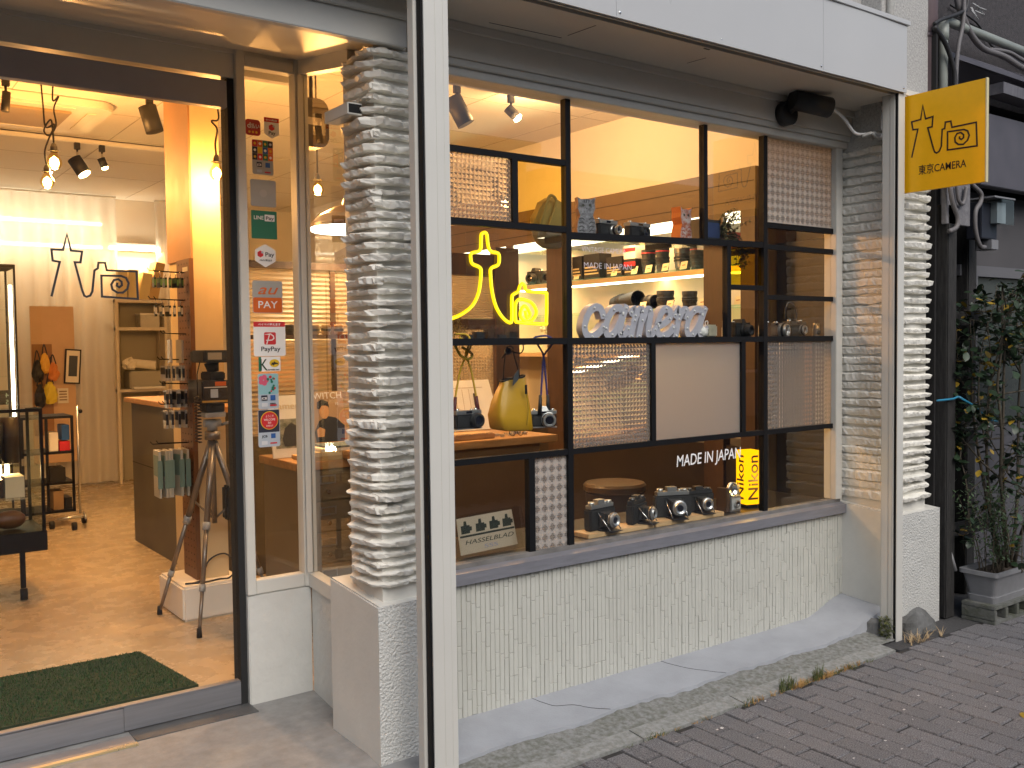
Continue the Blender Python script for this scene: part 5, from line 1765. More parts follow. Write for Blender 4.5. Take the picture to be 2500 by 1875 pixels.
# tripod with an old video camera
tp = thing('camera_tripod', 'silver tripod standing by the column plinth', 'tripod', (1.74, 5.15, 0))
apex = Vector((1.745, 5.15, 1.02))
BEIGE = mat('silver_anodised', (.24, .21, .18), .35, .6)
for fx_, fy_ in ((1.526, 5.463), (1.563, 4.893), (2.06, 5.13)):
    f_ = Vector((fx_, fy_, .02))
    d = (f_ - apex)
    a, b = apex + d * .03, apex + d * .47
    lg_ = MB().cyl(a, b, .0175, .0165, n=10)
    lg_.cyl(b, apex + d * .78, .0125, n=10)
    lg_.cyl(apex + d * .78, f_, .010, n=10)
    L_ = part('leg', lg_, BEIGE, tp)
    cl_ = MB().cyl(apex + d * .45, apex + d * .49, .021, n=10)
    cl_.cyl(apex + d * .76, apex + d * .795, .017, n=10)
    part('leg_clamp', cl_, MATTEG, L_)
    part('foot', MB().cyl(f_ + Vector((0, 0, -.018)), f_ + Vector((0, 0, .03)), .015, .012, n=10), RUBBER, L_)
    part('brace', MB().cyl(apex + d * .36, Vector((apex.x, apex.y, .56)), .006, n=6), BEIGE, tp)
m = MB().cyl(apex + Vector((0, 0, -.48)), apex + Vector((0, 0, .05)), .014, n=10)
m.cyl(apex + Vector((0, 0, -.02)), apex + Vector((0, 0, .025)), .042, n=14)
part('center_column', m, BEIGE, tp)
m = MB()
m.cyl((1.745, 5.15, 1.05), (1.745, 5.15, 1.10), .028, n=12)
m.cyl((1.70, 5.15, 1.09), (1.79, 5.15, 1.09), .022, n=12)
m.box(1.69, 1.80, 5.09, 5.21, 1.125, 1.15)
m.cyl((1.79, 5.13, 1.08), (1.84, 5.08, 1.10), .008, n=8)
part('pan_head', m, MATTEG, tp, bev=0)
vc = thing('video_camera', 'old boxy black video camera with side viewfinder on the tripod', 'video camera', (1.76, 5.15, 1.152))
part('battery_base', B(1.70, 1.80, 5.10, 5.22, 1.152, 1.198), MATTB, vc, bev=.004)
part('body', B(1.665, 1.815, 5.06, 5.30, 1.1985, 1.325), mat('brown_black', (.03, .022, .016), .4), vc, bev=.006)
part('gold_stripe', B(1.664, 1.8155, 5.0585, 5.0595, 1.207, 1.218), mat('gold_stripe', (.50, .30, .06), .35, .4), vc)
part('name_strip', B(1.675, 1.80, 5.0585, 5.0595, 1.286, 1.291), PAPER, vc)
part('orange_plate', B(1.735, 1.795, 5.0582, 5.0595, 1.295, 1.318), ORG, vc)
part('panel', B(1.71, 1.75, 5.0582, 5.0595, 1.232, 1.278), BLUG, vc)
part('handle', B(1.72, 1.80, 5.08, 5.25, 1.3255, 1.37), MATTB, vc, bev=.006)
part('viewfinder_neck', MB().cyl((1.755, 5.14, 1.37), (1.745, 5.14, 1.42), .03, .04, n=14), MATTB, vc)
part('viewfinder', B(1.668, 1.815, 5.03, 5.26, 1.4205, 1.487), MATTB, vc, bev=.008)
part('viewfinder_screen', B(1.69, 1.765, 5.0285, 5.0299, 1.437, 1.475), mat('pale_screen', (.30, .26, .19), .3), vc)
part('lens_barrel', MB().cyl((1.815, 5.16, 1.262), (1.90, 5.16, 1.262), .046, n=20), MATTB, vc)
cc = []
for i in range(120):
    a = i * .75
    cc.append((1.652 + .017 * math.cos(a), 5.10 + .017 * math.sin(a), 1.24 - i * .0021))
part('coiled_cord', MB().tube([(1.67, 5.09, 1.44), (1.650, 5.09, 1.36), (1.652, 5.10, 1.25)] + cc[::1], .0032, 5), MATTB, vc)
sb2 = MB()
sb2.box(1.80, 1.87, 5.12, 5.19, .55, .74)
single('tripod_pouch', sb2, MATTB, 'black pouch hanging between the tripod legs', 'pouch', bev=.012)
single('power_cord', MB().tube(smooth([(1.74, 5.32, .197), (1.66, 5.27, .197), (1.62, 5.28, .197), (1.72, 5.25, .197), (1.80, 5.27, .197), (1.86, 5.26, .20), (1.90, 5.25, .26), (1.85, 5.30, .33), (1.76, 5.31, .30), (1.72, 5.30, .2)], 6), .005, 6), MATTB, 'loose black cord lying on the column plinth', 'cord')

# turf mat
tm = thing('turf_mat', 'dark green artificial turf mat inside the door', 'mat', (.7, 4.5, 0))
m = MB()
m.add([(-.3, 4.17, .002), (1.324, 4.174, .002), (1.243, 4.817, .002), (-.3, 4.85, .002), (-.3, 4.17, .014), (1.324, 4.174, .014), (1.243, 4.817, .014), (-.3, 4.85, .014)], [(4, 5, 6, 7), (0, 1, 5, 4), (1, 2, 6, 5), (2, 3, 7, 6), (3, 0, 4, 7)])
part('mat_backing', m, mat('turf_base', (.006, .022, .006), .9), tm)
random.seed(1)
bl = MB()
for i in range(16000):
    v_ = U(0, 1)
    y_ = 4.176 + .64 * v_
    x_ = U(-.2, 1.32 - .08 * v_)
    a = U(0, 6.28)
    h = U(.007, .014)
    dx, dy = math.cos(a) * .0022, math.sin(a) * .0022
    bl.v += [Vector((x_ - dx, y_ - dy, .013)), Vector((x_ + dx, y_ + dy, .013)), Vector((x_ + U(-.006, .006), y_ + U(-.006, .006), .013 + h))]
    bl.f.append((3 * i, 3 * i + 1, 3 * i + 2))
bl.mi = [0 if random.random() < .7 else 1 for _ in bl.f]
bl.sm = [False] * len(bl.f)
part('turf', bl, [mat('turf_green', (.006, .045, .008), .7), mat('turf_green_pale', (.014, .075, .014), .7)], tm, kind='stuff')

# rolling glass showcase
gc = thing('rolling_showcase', 'low black framed glass showcase on casters at the left', 'showcase', (.6, 6.5, 0))
fr2 = MB()
x0, x1, y0, y1 = -.1, 1.10, 6.28, 6.75
for xx in (x0, x1 - .018):
    for yy in (y0, y1 - .018):
        fr2.box(xx, xx + .018, yy, yy + .018, .41, 1.13)
fr2.box(x0, x1, y0, y0 + .018, 1.13, 1.15)
fr2.box(x0, x1, y1 - .018, y1, 1.13, 1.15)
fr2.box(x0, x0 + .018, y0 + .018, y1 - .018, 1.13, 1.15)
fr2.box(x1 - .018, x1, y0 + .018, y1 - .018, 1.13, 1.15)
part('frame', fr2, BLACK, gc)
part('base', B(x0 - .006, x1 + .006, y0 - .006, y1 + .006, .29, .4095), BLACK, gc, bev=.003)
part('pane', B(x0 + .018, x1 - .018, y0 + .004, y0 + .008, .41, 1.13), CASEG, gc)
part('pane', B(x1 - .010, x1 - .006, y0 + .018, y1 - .018, .41, 1.13), CASEG, gc)
part('pane', B(x0 + .002, x1 - .002, y0 + .002, y1 - .002, 1.1505, 1.156), CASEG, gc)
part('glass_shelf', B(x0 + .02, x1 - .02, y0 + .02, y1 - .02, .80, .807), CASEG, gc)
part('glass_shelf', B(x0 + .02, x1 - .02, y0 + .02, y1 - .02, .60, .607), CASEG, gc)
part('light_stick', MB().cyl((.955, 6.66, .66), (.955, 6.66, .79), .013, n=10), TUBE, gc)
part('light_stick', MB().cyl((.915, 6.68, .66), (.915, 6.68, .79), .013, n=10), TUBE, gc)
lamp((.93, 6.6, .74), 5, WARMW, gc, radius=.03)
for xx in (.970, .05):
    l_ = part('leg', B(xx - .014, xx + .014, 6.29, 6.318, .075, .289), BLACK, gc)
    part('caster', MB().cyl((xx - .018, 6.305, .036), (xx + .022, 6.30, .036), .034, n=18), RUBBER, l_)
stock = [('brown_box', B(.70, .90, 6.42, 6.62, .608, .72), mat('brown_leather', (.05, .02, .008), .5), 'dark brown leather box on the low shelf of the rolling showcase', 'box'),
         ('cream_box', B(.905, 1.01, 6.40, 6.58, .608, .735), PAPER, 'cream carton beside the brown box in the rolling showcase', 'box'),
         ('tall_black_lens', MB().cyl((.86, 6.5, .808), (.86, 6.5, 1.06), .055, .06, n=20), MATTB, 'tall black lens on the top shelf of the rolling showcase', 'lens'),
         ('tall_black_lens', MB().cyl((.955, 6.52, .808), (.955, 6.52, 1.09), .05, .05, n=20), mat('dark_brown_case', (.04, .022, .012), .5), 'tall brown lens case on the top shelf of the rolling showcase', 'lens case'),
         ('leather_case', MB().ball((.93, 6.45, .47), .06, n=16, sc=(1.5, .8, .95)), mat('tan_leather', (.16, .06, .02), .4), 'rounded tan leather case at the bottom of the rolling showcase', 'case'),
         ('glass_ashtray', MB().lathe([(.0, 0), (.07, 0), (.08, .05), (.06, .05), (.05, .015), (0, .015)], (.80, 6.5, .411), n=16), CASEG, 'round glass dish at the bottom of the rolling showcase', 'dish')]
for nm, m, mm_, lb, ct2 in stock:
    single(nm, m, mm_, lb, ct2, 'stock in the rolling showcase')

# tall showcase with tube light
tc_ = thing('tall_showcase', 'tall glass showcase with a bright tube at the left frame edge', 'showcase', (.9, 8.2, 0))
fr3 = MB()
for xx in (.5, 1.233):
    for yy in (8.0, 8.40):
        fr3.box(xx, xx + .014, yy, yy + .014, .0, 2.12)
fr3.box(.5, 1.247, 8.0, 8.414, 2.12, 2.145)
fr3.box(.5, 1.247, 8.0, 8.414, .0, .25)
part('frame', fr3, BLACK, tc_)
part('pane', B(.515, 1.232, 8.003, 8.006, .26, 2.119), CASEG, tc_)
part('light_tube', MB().cyl((1.213, 8.03, .9), (1.213, 8.03, 1.99), .012, n=10), TUBE, tc_)
lamp((1.15, 8.06, 1.5), 9, WARMW, tc_, kind='AREA', size=(.03, 1.0), aim=(-1, .4, 0))
for z_ in (1.07, 1.30, 1.55, 1.80):
    part('glass_shelf', B(.52, 1.20, 8.04, 8.39, z_, z_ + .007), CASEG, tc_)
t45 = thing('number_sign', 'small dark sign with outlined figures in the tall showcase', 'sign', (1.13, 8.02, 1.1))
part('plate', B(1.08, 1.195, 8.025, 8.03, 1.085, 1.20), DARKP, t45)
part('lettering', text_mb('4', .05, frame((1.18, 8.0245, 1.145), (-1, 0, 0), (0, 0, 1)) @ Matrix.Scale(-1, 4, (0, 0, 1)), .0006), mat('teal_line', (.4, .6, .6), .4), t45)
part('lettering', text_mb('5', .05, frame((1.18, 8.0245, 1.093), (-1, 0, 0), (0, 0, 1)) @ Matrix.Scale(-1, 4, (0, 0, 1)), .0006), mat('teal_line', (.4, .6, .6), .4), t45)

# rolling rack
rk = thing('rolling_rack', 'dark wheeled rack full of boxes in front of the leaning mirror', 'rack', (1.7, 8.7, 0))
m = MB()
m.cyl((1.794, 8.7, .1), (1.794, 8.7, 1.02), .010, n=8)
m.cyl((1.60, 8.62, .085), (1.80, 8.62, .085), .012, n=8)
m.cyl((1.794, 8.5, .09), (1.84, 8.78, .09), .010, n=8)
part('upright', m, SILVER, rk)
part('knob', MB().ball((1.815, 8.68, .975), .018), BLACK, rk)
m = MB()
for z_ in (.12, .36, .62, .92):
    m.box(1.36, 1.765, 8.72, 9.1, z_, z_ + .02)
for xx in (1.36, 1.545, 1.745):
    m.box(xx, xx + .02, 8.72, 8.74, .12, .92)
part('shelf_frame', m, BLACK, rk)
for (xx, yy) in ((1.70, 8.49), (1.84, 8.79), (1.56, 8.66)):
    c_ = part('caster', MB().cyl((xx - .015, yy, .033), (xx + .02, yy, .033), .033, n=16), RUBBER, rk)
boxes = [((1.60, 1.68, .14, .30), mat('carton_tan', (.36, .24, .12), .7), 'tan carton on the bottom shelf of the wheeled rack'), ((1.69, 1.745, .14, .24), MATTB, 'black case on the bottom shelf of the wheeled rack'), ((1.58, 1.70, .38, .50), MATTB, 'wide black case on the second shelf of the wheeled rack'), ((1.66, 1.742, .64, .72), RED, 'red box on the third shelf of the wheeled rack'), ((1.58, 1.65, .64, .80), PAPER, 'pale box on the third shelf of the wheeled rack'), ((1.68, 1.74, .73, .86), BLUEP, 'blue packet above the red box on the wheeled rack')]
for (a, b, c0, c1), m_, lb in boxes:
    single('stock_box', B(a, b, 8.76, 8.95, c0 + .0005, c1), m_, lb, 'box', 'boxes on the wheeled rack', bev=.003)

# ================================================================ behind the side pane
dc = thing('drawer_cabinet', 'beige steel drawer cabinet with wooden top behind the corner window', 'cabinet', (2.3, 4.83, 0))
BEI = mat('beige_steel', (.17, .125, .072), .45, var=.06)
part('carcass', B(2.0, 2.62, 4.60, 5.07, 0, .858), BEI, dc)
part('cabinet_top', B(1.98, 2.64, 4.575, 5.09, .8585, .90), WOOD, dc, bev=.003)
for i in range(5):
    for xa, xb in ((2.012, 2.305), (2.315, 2.608)):
        z0 = .03 + i * .166
        d_ = part('drawer_front', B(xa, xb, 4.588, 4.5995, z0, z0 + .158), BEI, dc, bev=.002)
        xm = (xa + xb) / 2
        hm = MB()
        hm.box(xm - .045, xm + .045, 4.583, 4.5875, z0 + .085, z0 + .092)
        hm.box(xm - .045, xm + .045, 4.583, 4.5875, z0 + .123, z0 + .130)
        hm.box(xm - .045, xm - .038, 4.583, 4.5875, z0 + .0921, z0 + .1229)
        hm.box(xm + .038, xm + .045, 4.583, 4.5875, z0 + .0921, z0 + .1229)
        part('label_holder', hm, SILVER, d_)
        part('drawer_pull', MB().cyl((xm, 4.588, z0 + .045), (xm, 4.570, z0 + .045), .010, n=10), CHROME, d_)
bt = thing('book_stack', 'low stack of books lying on the drawer cabinet', 'books', (2.18, 4.7, .9))
for i, (xa, xb, z0, z1, m_) in enumerate(((2.05, 2.36, .9005, .922, mat('book_tan', (.5, .33, .14), .6)), (2.10, 2.37, .9225, .946, mat('book_cream', (.66, .52, .30), .6)), (2.13, 2.36, .9465, .962, PAPER), (2.17, 2.37, .9625, .972, mat('book_blue', (.1, .14, .16), .5)))):
    part('book', B(xa, xb, 4.60, 4.80, z0, z1), m_, bt, bev=.0015)
mg = thing('magazine', 'magazine with a man holding a camera on the cover, standing on the books', 'magazine', (2.28, 4.85, .972))
M = front(2.19, 4.83, .972) @ Matrix.Rotation(rad(-14), 4, 'X')
part('cover', MB().poly([(0, 0), (.21, 0), (.21, .285), (0, .285)], M, .004), mat('magazine_grey', (.40, .26, .14), .4), mg)
Mc = M @ Matrix.Translation((0, 0, .0045))
SKIN = mat('printed_skin', (.62, .33, .14), .5)
part('print', MB().poly([(.02, .0), (.19, .0), (.20, .09), (.15, .135), (.10, .145), (.05, .12), (.015, .06)], Mc, .0004), mat('printed_black', (.02, .02, .022), .5), mg)
part('print', MB().poly([(.05 + .030 * math.cos(rad(a)) + .035, .175 + .045 * math.sin(rad(a))) for a in range(0, 360, 20)], Mc @ Matrix.Translation((0, 0, .0005)), .0004), SKIN, mg)
part('print', MB().poly([(.045, .19), (.05, .225), (.08, .24), (.115, .225), (.12, .195), (.10, .205), (.075, .205), (.06, .185)], Mc @ Matrix.Translation((0, 0, .001)), .0004), MATS['printed_black'], mg)
part('print', MB().poly([(.03, .03), (.07, .03), (.08, .07), (.05, .085), (.03, .07)], Mc @ Matrix.Translation((0, 0, .0005)), .0004), SKIN, mg)
part('lettering', text_mb('SWITCH', .052, Mc @ Matrix.Translation((.005, .243, .0002)), .0004, width=.195), WHITEP, mg)
part('lettering', text_mb('10', .022, Mc @ Matrix.Translation((.155, .205, .0005)), .0004), WHITEP, mg)
ps = thing('camera_book', 'white photo book standing behind the card stickers', 'book', (2.02, 4.9, .9))
M = front(1.97, 4.86, .9005) @ Matrix.Rotation(rad(-12), 4, 'X')
part('cover', MB().poly([(0, 0), (.22, 0), (.22, .34), (0, .34)], M, .012), PAPER, ps)
Mc = M @ Matrix.Translation((0, 0, .0125))
part('print', MB().poly([(.02, .05), (.20, .05), (.20, .21), (.02, .21)], Mc, .0004), mat('photo_leaf', (.10, .11, .06), .5, col2=(.35, .33, .25), vscale=25), ps)
part('print', MB().poly([(.07, .06), (.15, .06), (.17, .10), (.16, .16), (.12, .19), (.08, .16), (.06, .10)], Mc @ Matrix.Translation((0, 0, .0005)), .0004), mat('photo_black', (.02, .02, .02), .5), ps)
part('lettering', text_mb('camera', .05, Mc @ Matrix.Translation((.025, .265, .0003)), .0004, width=.17), mat('faint_gold', (.62, .48, .26), .5), ps)
# shelf with ribbed panel and a row of lenses
rs = thing('ribbed_shelf_unit', 'dark framed shelf unit with ribbed backing behind the corner window', 'shelf', (2.3, 5.3, .9))
m = MB()
m.box(1.90, 1.93, 5.13, 5.17, .9, 1.985)
m.box(1.93, 2.80, 5.13, 5.17, 1.945, 1.985)
m.box(2.46, 2.49, 5.14, 5.165, .9, 1.944)
part('frame', m, WOODD, rs)
part('shelf_board', B(1.931, 2.80, 4.98, 5.129, 1.545, 1.568), WOODD, rs)
rb = MB()
N = 70
vs_ = []
for i in range(N + 1):
    zz = 1.0 + .94 * i / N
    yy = 5.15 + (.004 if i % 2 else -.004)
    vs_ += [(1.93, yy, zz), (2.80, yy, zz)]
rb.add(vs_, [(2 * i, 2 * i + 1, 2 * i + 3, 2 * i + 2) for i in range(N)])
part('ribbed_panel', rb, rough_glass('ribbed_plastic', (.95, .9, .8), .2, .45, (.85, .74, .55), .6), rs)

def lens(x, y, z, h, r, label, group, body=MATTB, band=None, axis=(0, 0, 1), name='camera_lens', hood=None):
    t = thing(name, label, 'lens', (x, y, z), group)
    ax = Vector(axis).normalized()
    o = Vector((x, y, z))
    part('barrel', MB().lathe([(0, 0), (r * .80, 0), (r * .82, h * .12), (r * .9, h * .14), (r * .9, h * .30), (r * .97, h * .32), (r, h * .62), (r * .93, h * .64), (r * .95, h * .78), (r, h * .8), (r, h), (r * .82, h), (r * .78, h * .93)], o, ax, 18), body, t)
    part('front_glass', MB().lathe([(r * .79, h * .935), (r * .5, h * .95), (0, h * .955)], o, ax, 18), LENSG, t)
    rg_ = MB()
    for k in range(2):
        zz = h * (.40 + .13 * k)
        rg_.lathe([(r * 1.0, zz), (r * 1.035, zz + .002), (r * 1.035, zz + h * .08), (r * 1.0, zz + h * .08 + .002)], o, ax, 18)
    part('focus_ring', rg_, RUBBER, t)
    if band:
        part('colour_band', MB().lathe([(r * 1.005, h * .83), (r * 1.02, h * .835), (r * 1.02, h * .87), (r * 1.005, h * .875)], o, ax, 18), band, t)
    if hood:
        part('lens_hood', MB().lathe([(r * 1.03, h * .97), (r * 1.06, h * 1.45), (r * .98, h * 1.45), (r * .96, h * .97)], o, ax, 18), MATTB, t)
    return t
AMBER_LIT = mat('amber_lit_tone', (.55, .40, .22), .3, .7)  # amber lamplight on the lenses is put into this colour
for i, xx in enumerate((2.0, 2.075, 2.15, 2.225, 2.30, 2.375, 2.45)):
    lens(xx, 5.02 + .02 * (i % 2), 1.5685, .055, .028, '%s small lens from the door on the ribbed shelf, %s' % (ORD[i], 'black' if i == 2 else 'amber light painted on'), 'small lenses on the ribbed shelf', body=AMBER_LIT if i != 2 else MATTB, axis=(U(-.15, .15), -.12, 1))
single('perforated_panel', B(1.80, 1.885, 3.60, 3.606, .02, 1.25), mat('perforated_white', (.52, .50, .46), .5), 'pale perforated panel standing just inside the pillar', 'panel')
pp = bpy.data.objects['perforated_panel']
hl = MB()
for i in range(28):
    for j in range(2):
        hl.cyl((1.822 + j * .042, 3.5995, .05 + i * .042), (1.822 + j * .042, 3.5985, .05 + i * .042), .005, n=8)
part('perforation', hl, BLACK, pp)
spk = thing('hanging_speaker', 'dark rounded speaker hanging near the ceiling behind the side pane', 'speaker', (2.33, 4.95, 2.6))
part('cabinet', MB().poly(rrect(.17, .27, .06, 0, 0, 6), front(2.19, 5.0, 2.60), .10), mat('dark_brown_plastic', (.045, .03, .018), .4), spk, bev=.012)
part('badge', MB().poly(rrect(.10, .04, .006, .02, .12), front(2.19, 4.8985, 2.60), .002), CREAM, spk)
part('bracket', MB().cyl((2.275, 4.95, 2.86), (2.275, 4.95, 3.2), .012, n=8), MATTB, spk)

# ================================================================ window display
dk = thing('display_deck', 'dark wooden deck along the foot of the display window', 'deck', (3.2, 3.4, .3))
part('deck_board', B(1.96, 4.54, 3.226, 3.62, .585, .6165), mat('black_deck', (.018, .014, .011), .35), dk)
part('deck_front', B(1.96, 4.54, 3.62, 3.64, .0, .6165), WOODD, dk)
for (x0, x1, z0, z1, y1, lb) in ((1.96, 4.54, 1.500, 1.522, 3.40, 'black display shelf level with the middle glazing bar'), (2.66, 3.955, 1.966, 1.986, 3.42, 'clear glass display shelf near the top of the window')):
    t = thing('display_shelf', lb, 'shelf', ((x0 + x1) / 2, 3.3, z0))
    part('shelf_board', B(x0, x1, 3.217, y1, z0 if z0 < 1.6 else z1 - .008, z1), BLACK if z0 < 1.6 else CASEG, t)
    for xx in (x0 + .02, x1 - .04, (x0 + x1) / 2):
        part('bracket', B(xx, xx + .012, 3.22, y1 - .03, z0 - .015, z0 - .0005 if z0 < 1.6 else z1 - .0085), BLACK, t)

# neon logo
NEONP = [(2.107, 1.608), (2.157, 1.627), (2.21, 1.663), (2.243, 1.721), (2.255, 1.801), (2.247, 1.822), (2.213, 1.834), (2.205, 1.851), (2.208, 1.878), (2.251, 1.891), (2.257, 1.933), (2.26, 1.959), (2.275, 1.967), (2.287, 1.959), (2.292, 1.917), (2.305, 1.891), (2.343, 1.884), (2.349, 1.862), (2.342, 1.835), (2.307, 1.82), (2.303, 1.793), (2.31, 1.722), (2.329, 1.66), (2.361, 1.616), (2.394, 1.594), (2.411, 1.603), (2.413, 1.698), (2.424, 1.714), (2.447, 1.726), (2.456, 1.749), (2.47, 1.76), (2.484, 1.749), (2.496, 1.729), (2.592, 1.724), (2.602, 1.711), (2.599, 1.599), (2.587, 1.587), (2.448, 1.594), (2.431, 1.607), (2.432, 1.671), (2.452, 1.692), (2.486, 1.69), (2.521, 1.677), (2.544, 1.645), (2.535, 1.617), (2.502, 1.596), (2.468, 1.608), (2.457, 1.63), (2.469, 1.658), (2.486, 1.663), (2.503, 1.644), (2.509, 1.626), (2.494, 1.612), (2.488, 1.626), (2.483, 1.644)]
ne = thing('neon_sign', 'glowing yellow neon tube sign drawn as a tower and a camera', 'neon sign', (2.35, 3.28, 1.524))
pts = smooth([(a, 3.28, b) for a, b in NEONP], 3)
part('neon_tube', MB().tube(pts, .0078, 8), emis('neon_glow', (1.0, .62, .0), 1.1), ne)
part('neon_core', MB().tube([(p.x, p.y - .0062, p.z) for p in pts], .0034, 6), emis('neon_core', (1.0, .86, .05), 1.0), ne)
part('acrylic_back', MB().poly([(2.10, 1.58), (2.61, 1.58), (2.61, 1.735), (2.36, 1.735), (2.36, 1.97), (2.19, 1.97), (2.19, 1.70), (2.10, 1.64)], front(0, 3.296, 0), .004), ACRYL, ne)
part('stand', B(2.30, 2.58, 3.285, 3.30, 1.5225, 1.579), ACRYL, ne)

# marquee letters
mq = thing('marquee_sign', 'white marquee letters with small bulbs spelling camera', 'sign', (3.22, 3.33, 1.5225))
GL = {'c': (1.0, [[(.86, .70), (.74, .90), (.50, .95), (.26, .80), (.12, .50), (.12, .25), (.28, .07), (.52, .06), (.78, .20), (.92, .34)]]),
      'a': (1.12, [[(.80, .78), (.62, .94), (.38, .88), (.17, .62), (.10, .30), (.20, .09), (.40, .10), (.60, .32), (.80, .74)], [(.92, .94), (.80, .62), (.74, .25), (.82, .08), (1.0, .16), (1.1, .28)]]),
      'm': (1.45, [[(.10, .80), (.24, .90), (.30, .70), (.22, .30), (.18, .06)], [(.28, .55), (.46, .86), (.62, .90), (.68, .72), (.62, .34), (.58, .06)], [(.68, .55), (.86, .86), (1.02, .90), (1.10, .74), (1.04, .34), (1.06, .12), (1.2, .08), (1.40, .26)]]),
      'e': (1.0, [[(.16, .36), (.44, .46), (.70, .62), (.72, .82), (.54, .94), (.32, .86), (.16, .58), (.12, .28), (.26, .08), (.52, .06), (.78, .18), (.92, .32)]]),
      'r': (.95, [[(.10, .74), (.28, .92), (.34, .74), (.30, .40), (.24, .06)], [(.34, .60), (.52, .86), (.72, .92), (.86, .80), (.84, .66)]])}
FACEW = mat('marquee_white', (.46, .45, .51), .4)
xs = [('c', 2.822, .140), ('a', 2.952, .160), ('m', 3.108, .185), ('e', 3.285, .135), ('r', 3.405, .110), ('a', 3.492, .165)]
for ch, x0, w in xs:
    ad, st = GL[ch]
    sx = w / ad
    let = MB()
    bul = []
    for k, s in enumerate(st):
        P = smooth([(u * sx + x0 + v * .018, v * .150, 0) for u, v in s], 4)
        fr0 = front(0, 3.345 - k * .0004, 1.5235)
        let.ribbon([(p.x, p.y) for p in P], .035, fr0, .040)
        for p in (P[0], P[-1]):
            let.poly(circ(p.x, p.y, .0172, 16), front(0, 3.345 - k * .0004 - .0002, 1.5235), .0401)
        n_ = max(2, int(len(P) / 8))
        bul += [P[int(i * (len(P) - 1) / n_)] for i in range(n_ + 1)]
    l_ = part('letter', let, FACEW, mq)
    bm_ = MB()
    for p in bul:
        bm_.ball((p.x, 3.303, 1.5235 + p.y), .0058, n=8)
    part('letter_bulb', bm_, WHITEPL, l_)

# ---------------- cameras
def camera(x, y, z, rz, w, h, d, label, group, top=SILVER, skin=LEATHER, lr=.026, ll=.035, ring_=SILVER, name='film_camera', hump=False, side=0., flash=False):
    t = thing(name, label, 'camera', (x, y, z), group, rz=rz)
    def P(nm, m, mm_, par=t, **k):
        return part(nm, m, mm_, par, local=True, **k)
    P('body', B(-w / 2, w / 2, -d / 2, d / 2, h * .06, h * .70), skin, bev=min(.006, d * .2))
    P('base_plate', B(-w / 2, w / 2, -d / 2, d / 2, 0, h * .055), top)
    P('top_plate', B(-w / 2, w / 2, -d / 2, d / 2, h * .705, h * .90), top, bev=.002)
    l_ = MB().lathe([(lr * 1.12, 0), (lr * 1.12, ll * .2), (lr, ll * .25), (lr, ll * .8), (lr * .92, ll), (lr * .7, ll), (lr * .6, ll * .75)], (side, -d / 2, h * .40), (0, -1, 0), 22)
    lo = P('lens', l_, ring_)
    P('lens_glass', MB().lathe([(lr * .66, ll * .74), (lr * .3, ll * .8), (0, ll * .82)], (side, -d / 2, h * .40), (0, -1, 0), 18), LENSG, lo)
    P('focus_ring', MB().lathe([(lr * 1.0, ll * .35), (lr * 1.07, ll * .37), (lr * 1.07, ll * .65), (lr * 1.0, ll * .67)], (side, -d / 2, h * .40), (0, -1, 0), 22), MATTB, lo)
    v = MB()
    v.box(-w * .12, w * .10, -d / 2 - .0012, -d / 2 - .0002, h * .75, h * .86)
    P('viewfinder_window', v, LENSG)
    kn = MB()
    kn.cyl((-w * .36, 0, h * .90), (-w * .36, 0, h * .99), w * .065, n=14)
    kn.cyl((w * .36, 0, h * .90), (w * .36, 0, h * .98), w * .075, n=14)
    kn.cyl((w * .20, 0, h * .90), (w * .20, 0, h * .95), w * .05, n=12)
    P('dial', kn, CHROME)
    if hump:
        P('prism_housing', MB().add([(-w * .18, -d / 2 - .004, h * .86), (w * .18, -d / 2 - .004, h * .86), (w * .10, -d / 2, h * 1.12), (-w * .10, -d / 2, h * 1.12), (-w * .18, d / 2, h * .86), (w * .18, d / 2, h * .86), (w * .10, d / 3, h * 1.12), (-w * .10, d / 3, h * 1.12)], [(0, 1, 2, 3), (7, 6, 5, 4), (0, 4, 5, 1), (3, 2, 6, 7), (1, 5, 6, 2), (0, 3, 7, 4)]), top)
    return t
US, MS = 1.9865, 1.5225
camera(2.985, 3.32, US, rad(8), .132, .092, .045, 'silver and black camera next to the grey cat', 'cameras on the top display shelf', lr=.022, ll=.04, side=.03)
camera(3.19, 3.32, US, rad(6), .150, .092, .045, 'plain silver camera between the two cats on the top shelf', 'cameras on the top display shelf', lr=.027, ll=.022, side=.02, ring_=MATTB)
camera(3.925, 3.33, MS, rad(10), .15, .085, .06, 'dark black camera under the olive pane', 'cameras on the middle display shelf', top=MATTB, lr=.03, ll=.05, ring_=MATTB, hump=True)
camera(4.20, 3.33, MS, rad(14), .15, .085, .055, 'brown leather cased camera with a big silver lens ring', 'cameras on the middle display shelf', top=mat('brown_case', (.10, .055, .03), .5), skin=MATS['brown_case'], lr=.038, ll=.04, side=.055)
camera(4.41, 3.34, MS, rad(5), .155, .095, .05, 'dark camera with a cable release beside the window frame', 'cameras on the middle display shelf', top=GUN, lr=.026, ll=.025, side=.03, ring_=SILVER)
single('cable_release', MB().tube(smooth([(4.42, 3.34, 1.62), (4.42, 3.34, 1.66), (4.40, 3.34, 1.70), (4.36, 3.34, 1.71), (4.33, 3.34, 1.68), (4.325, 3.34, 1.62)], 6), .0045, 6), MATTB, 'black cable release arching above the dark camera', 'cable')
